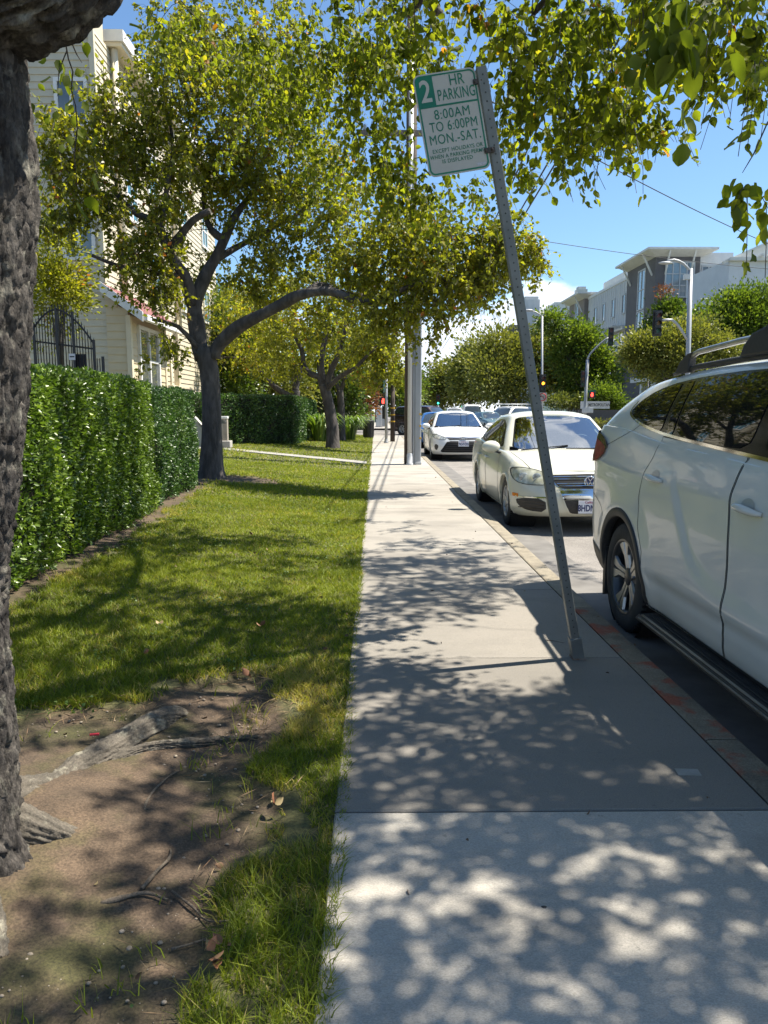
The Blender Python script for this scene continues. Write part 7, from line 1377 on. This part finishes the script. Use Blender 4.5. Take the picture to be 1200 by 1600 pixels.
    c = at(967, 652, 47); t = thing('fire_hydrant', 'yellow fire hydrant near the rear of the sport utility car', 'hydrant', (c.x, 47, -.02)); m = MB(); m.lathe([(.17, 0), (.17, .06), (.11, .07), (.11, .55), (.14, .58), (.14, .63), (.10, .72), (.04, .80), (.001, .82)], 16); m.lathe([(.06, -.2), (.06, .2)], 10, (0, 0, .48), 'X', cap=True); m.build('barrel', mat('yellow hydrant paint', (.62, .38, .03), .4, col2=(.5, .3, .03), ns=6), t)
def signals():
    P = POLEG; D = at
    def mast(name, label, cat, pts, r, arms=(), Y=50, zb=-.1):
        b = D(pts[0][0], 655, Y); t = thing(name, label, cat, (b.x, Y, zb)); q = MB(); q.tube([Vector((b.x, Y, zb))] + [D(x, y, Y) for x, y in pts], [r] * (len(pts) + 1), 10); q.build('pole', P, t, world=True)
        for a in arms: q = MB(); A = smooth4([(*D(x, y, Y), r * .55) for x, y in a], .3); q.tube([v[:3] for v in A], [v[3] for v in A], 8); q.build('arm', P, t, world=True)
        return t
    t = mast('traffic_signal', 'signal pole with an amber light lit above a no left turn sign', 'traffic light', [(847, 640), (847, 494)], .075, [[(847, 494), (838, 488), (828, 485)]], 52); q = MB(); q.sphere(D(825, 485, 52), (.4, .15, .09), 12, 6); q.build('lamp', P, t, world=True)
    signal_head('signal_head', t, D(848, 599, 51.7), (0, -1), 1, 1.0); c = D(847.5, 620.5, 51.7); q = MB(); q.box(c, (.62, .02, .62)); so = q.build('turn_sign', SIGNW, t, world=True); RD = mat('sign red', (.5, .02, .03), .5, col2=(.45, .02, .03), ns=9); q = MB(); q.tube([c + Vector((.25 * math.cos(a), -.02, .25 * math.sin(a))) for a in [6.283 * k / 24 for k in range(25)]], .028, 6, False); q.bar(c + Vector((-.17, -.02, .17)), c + Vector((.17, -.02, -.17)), .05, .02); q.build('red_ring', RD, so, world=True)
    q = MB(); q.bar(c + Vector((.08, -.014, -.16)), c + Vector((.08, -.014, .05)), .05, .01); q.bar(c + Vector((.08, -.014, .05)), c + Vector((-.10, -.014, .05)), .05, .01); q.add([c + Vector((-.09, -.016, .13)), c + Vector((-.19, -.016, .05)), c + Vector((-.09, -.016, -.03))], [(0, 1, 2)]); q.build('arrow', BLK, so, world=True)
    t = mast('traffic_signal', 'signal mast with curved arm and dark head at its tip, over the name sign', 'traffic light', [(914, 640), (918, 562)], .095, [[(918, 562), (922, 553), (940, 535), (952, 527)]], 46); signal_head('signal_head', t, D(954.5, 526, 45.8), (-.2, -1), None, 1.0, 3, False); signal_head('signal_head', t, D(911, 592, 45.8), (-.3, -1), None, .9, 3, False); ped_head(t, D(925, 617, 45.8), (-.2, -1), .9); q = MB(); q.bar(D(918, 612, 45.9), D(931, 611, 45.9), .02, .16); q.build('street_name_sign', SIGNG, t, world=True)
    q = MB(); q.box(D(918, 641, 45.8), (.62, .3, .32)); q.build('signal_controller', POLEW, t, world=True, bevel=.02)
    t = mast('street_light', 'tall street light with a lower arm carrying a dark signal head', 'street light', [(1074, 600), (1079, 420)], .105, [[(1079, 424), (1068, 412), (1053, 406), (1040, 410)], [(1074, 531), (1062, 512), (1050, 500), (1033, 501)]], 34); q = MB(); q.sphere(D(1040, 411, 34), (.34, .15, .07), 12, 6); q.build('lamp', P, t, world=True); signal_head('signal_head', t, D(1027, 505, 33.8), (0, -1), None, .92, 3); q = MB(); q.box(D(1073, 433, 33.9), (.25, .2, .22)); q.build('sensor_box', POLEW, t, world=True)
    t = mast('traffic_signal', 'pair of signal heads above a green street name blade', 'traffic light', [(1012, 640), (1012, 558)], .06, [], 44); signal_head('signal_head', t, D(1003, 573, 43.8), (-1, -.4), None, .95, 3); signal_head('signal_head', t, D(1010, 573, 44.1), (.4, -1), None, .95, 3, False); q = MB(); q.bar(D(994, 588, 43.8), D(1011, 588, 43.8), .02, .22); q.build('street_name_sign', SIGNG, t, world=True)
    t = mast('traffic_signal', 'distant signal with a green light lit, over the silver pickup', 'traffic light', [(684, 645), (684, 622)], .07, [], 95); signal_head('signal_head', t, D(684.5, 625, 94.7), (0, -1), 2, 1.1)
def wires():
    W = mat('overhead cable', (.02, .02, .02), .7, col2=(.03, .03, .03), ns=5)
    def wood(px, top, Y, label, arms, z0=-.15):
        b = at(px, 650, Y); z = at(px, top, Y).z; t = thing('utility_pole', label, 'pole', (b.x, Y, z0), 0, 'distant utility poles'); q = MB(); q.tube([(b.x, Y, z0), (b.x, Y, z)], [.19, .14], 10); q.build('timber_pole', mat('weathered far pole', (.14, .125, .115), .9, col2=(.18, .165, .15), ns=4), t, world=True)
        for py, l, r in arms: a, c = at(px - l, py, Y), at(px + r, py, Y); q = MB(); q.bar(a, c, .14, .14); q.build('crossarm', mat('weathered far pole', None), t, world=True)
        return b, z
    wood(671, 565, 110, 'distant utility pole with the widest crossarm, behind the white sedan', [(567, 7, 7), (574, 6, 5)]); wood(680.5, 558, 125, 'tall distant utility pole right of the wide crossarm pole', [(567, 6, 7)]); wood(661, 580, 160, 'farthest small utility pole on the left of the group', [(583, 5, 5), (595, 4, 6)])
    def wire(a, b, sag, label, r=.017, n=28):
        a, b = Vector(a), Vector(b); P = [a.lerp(b, k / n) - Vector((0, 0, sag * 4 * (k / n) * (1 - k / n))) for k in range(n + 1)]; q = MB(); q.tube(P, r, 5); o = q.build('overhead_wire', W, None); props(o, label, 'wire', 'overhead wires')
    A = lambda dx: at(671 + dx, 567, 110)
    wire(A(5), at(985, 60, 9.5), .2, 'overhead wire rising steeply beside the sign post, rightmost of three'); wire(A(0), at(968, 60, 9.8), .25, 'overhead wire rising steeply beside the sign post, middle of three'); wire(A(-5), at(905, 60, 10.5), .2, 'overhead wire rising steeply, nearest the sign plate')
    wire(at(700, 120, 18.2), at(1340, 430, 46), .5, 'dark wire crossing the blue sky from upper left toward the white building', .016); wire(at(760, 362, 40), at(1340, 428, 60), .4, 'thin wire crossing in front of the grey apartment tower', .018)
def traffic():
    base = dict(xf=2.3, xr=-2.3, W=.9, p=2.5, wr=.33, ax=(1.4, -1.25), vres=1, seatx=0, mx=.8, hz=.8, zbot=sp([-2.3, 2.3], [.22, .22]), crown=sp([-2.3, 0, 1, 2.3], [.03, .04, .05, .02]))
    def car(label, loc, rz, P, kind, grp='cars in the traffic lanes ahead', parts='full'):
        S = dict(base); W = .9
        if kind == 'sedan': S.update(zsh=sp([-2.3, -1.6, 0, .95, 2.0, 2.3], [1.0, 1.02, .97, .94, .78, .70]), gh=dict(bf=1.05, br=-1.8, bw=.80, bcf=.36, bcr=.4, tf=.3, tr=-1.05, tw=.58, tcf=.18, tcr=.2, zr=sp([-1, 0, .3], [1.34, 1.37, 1.34]), rc=.06)); zt = 1.36; wsb, wst = (.70, .97), (.53, 1.34); sw = [(.72, .99), (.22, 1.28), (-.1, 1.32), (-.95, 1.30), (-1.45, 1.03), (0, .99)]; rb = [(-.60, 1.05), (-.52, 1.30), (.52, 1.30), (.60, 1.05)]
        elif kind == 'suv': W = .96; S.update(W=W, wr=.37, zsh=sp([-2.3, -1, 0, 1, 2.0, 2.3], [1.22, 1.2, 1.18, 1.12, 1.02, .92]), gh=dict(bf=1.3, br=-2.2, bw=.88, bcf=.4, bcr=.3, tf=.55, tr=-1.95, tw=.70, tcf=.25, tcr=.25, zr=sp([-2, 0, .5], [1.70, 1.74, 1.70]), rc=.05)); zt = 1.72; wsb, wst = (.78, 1.17), (.62, 1.66); sw = [(.98, 1.2), (.42, 1.60), (.2, 1.66), (-1.8, 1.63), (-2.0, 1.28), (0, 1.22)]; rb = [(-.70, 1.25), (-.60, 1.60), (.60, 1.60), (.70, 1.25)]
        else: W = .98; S.update(W=W, wr=.38, zsh=sp([-2.3, -1, 0, 1, 2.0, 2.3], [1.22, 1.2, 1.2, 1.18, 1.1, 1.0]), gh=dict(bf=1.35, br=-2.25, bw=.93, bcf=.3, bcr=.1, tf=.7, tr=-2.2, tw=.85, tcf=.2, tcr=.1, zr=sp([-2, 0, .5], [2.08, 2.1, 2.05]), rc=.04)); zt = 2.05; wsb, wst = (.84, 1.25), (.76, 1.95); sw = [(1.0, 1.25), (.6, 1.85), (.2, 1.9), (.2, 1.27)]; rb = [(-.78, 1.2), (-.76, 1.9), (.76, 1.9), (.78, 1.2)]
        S['low'] = lowrings(W); t = thing('passing_car' if grp else 'parked_car', label, 'car' if kind != 'van' else 'van', loc, rz, grp); c = Car(S); r = S['wr']; c.body(t, P, [(S['ax'][0], r), (S['ax'][1], r)], ra=r + .04)
        c.panel(chaikin([(-wsb[0], wsb[1]), (-wst[0], wst[1]), (wst[0], wst[1]), (wsb[0], wsb[1])], 1, w=.12), 'front', .005, .1).build('windscreen', SIDEG, t); c.panel(chaikin(rb, 1, w=.12), 'rear', .005, .1).build('rear_window', SIDEG, t)
        for d in ('side', 'left'): c.panel(chaikin(sw, 1, w=.15), d, .005, .1).build('side_window', SIDEG, t)
        zf = .62 if kind == 'sedan' else .82
        for sd in (-1, 1): c.panel([(sd * .45, zf), (sd * .85, zf + .02), (sd * .85, zf + .14), (sd * .5, zf + .10)], 'front', .006, .08).build('headlamp', LENS, t); c.panel([(sd * .5, zf + .12), (sd * .86, zf + .12), (sd * .86, zf + .3), (sd * .6, zf + .28)], 'rear', .006, .08).build('tail_lamp', REDL, t)
        c.panel([(-.42, zf - .05), (.42, zf - .05), (.45, zf + .08), (-.45, zf + .08)], 'front', .006, .08).build('grille', BLKPL, t); c.panel([(-.5, .30), (.5, .30), (.55, .46), (-.55, .46)], 'front', .006, .08).build('lower_intake', BLKPL, t)
        for ax in S['ax']:
            for sd in (-1, 1): wheel(t, ax, sd * (W - .03), r, .21, 'six', sd, 0)
        wells(t, W, S['ax'], r, r + .04)
        for sd in (-1, 1): mirror(t, S['mx'] + .1, sd * (W + .06), S['zsh'](.8) + .06, P, sd, .9)
        if kind == 'van' : pass
        return t, c
    c = at(672, 650, 31); car('bright blue sedan mostly hidden behind the white sedan', (2.6, 31.2, -.13), -math.pi / 2, BLUEP, 'sedan', 'cars parked nose to tail along the kerb')
    t, c = car('dark maroon sport utility car turning out of the cross street behind the poles', (3.2, 45.5, -.13), R(-38), MAROON, 'suv')
    car('silver pickup sized car approaching, beyond the roof of the white sedan', (at(709, 650, 72).x, 72, -.13), -math.pi / 2, SILVER, 'suv'); car('white box van seen between two dark sedans and the olive trees', (at(741, 650, 74).x, 76, -.13), -math.pi / 2, WHITE, 'van')
    car('dark blue sedan just left of the cream sedan roof, farther away', (at(747, 650, 58).x, 60, -.13), -math.pi / 2, SLATE, 'sedan'); car('grey blue sedan overlapping the dark blue sedan', (at(762, 650, 47).x + .5, 50, -.13), R(-75), TEALP, 'sedan')
    t, c = car('white sport utility car with a ladder rack above the cream sedan roof', (at(790, 650, 49).x + .6, 51, -.13), R(-140), WHITE, 'suv'); q = MB()
    for y in (-.6, .6): q.bar((-1.8, y, 1.95), (.6, y, 1.95), .04, .04)
    for x in (-1.6, -.6, .4): q.bar((x, -.65, 1.90), (x, .65, 1.90), .04, .04); q.bar((x, -.6, 1.72), (x, -.6, 1.9), .03, .03); q.bar((x, .6, 1.72), (x, .6, 1.9), .03, .03)
    q.build('ladder_rack', ROOFW, t)
ground(); grass()
near_tree(); lawn_trees(); far_trees()
left_side(); parking_sign(); our_side(); far_buildings(); signals(); wires()
build_near_cars(); traffic()
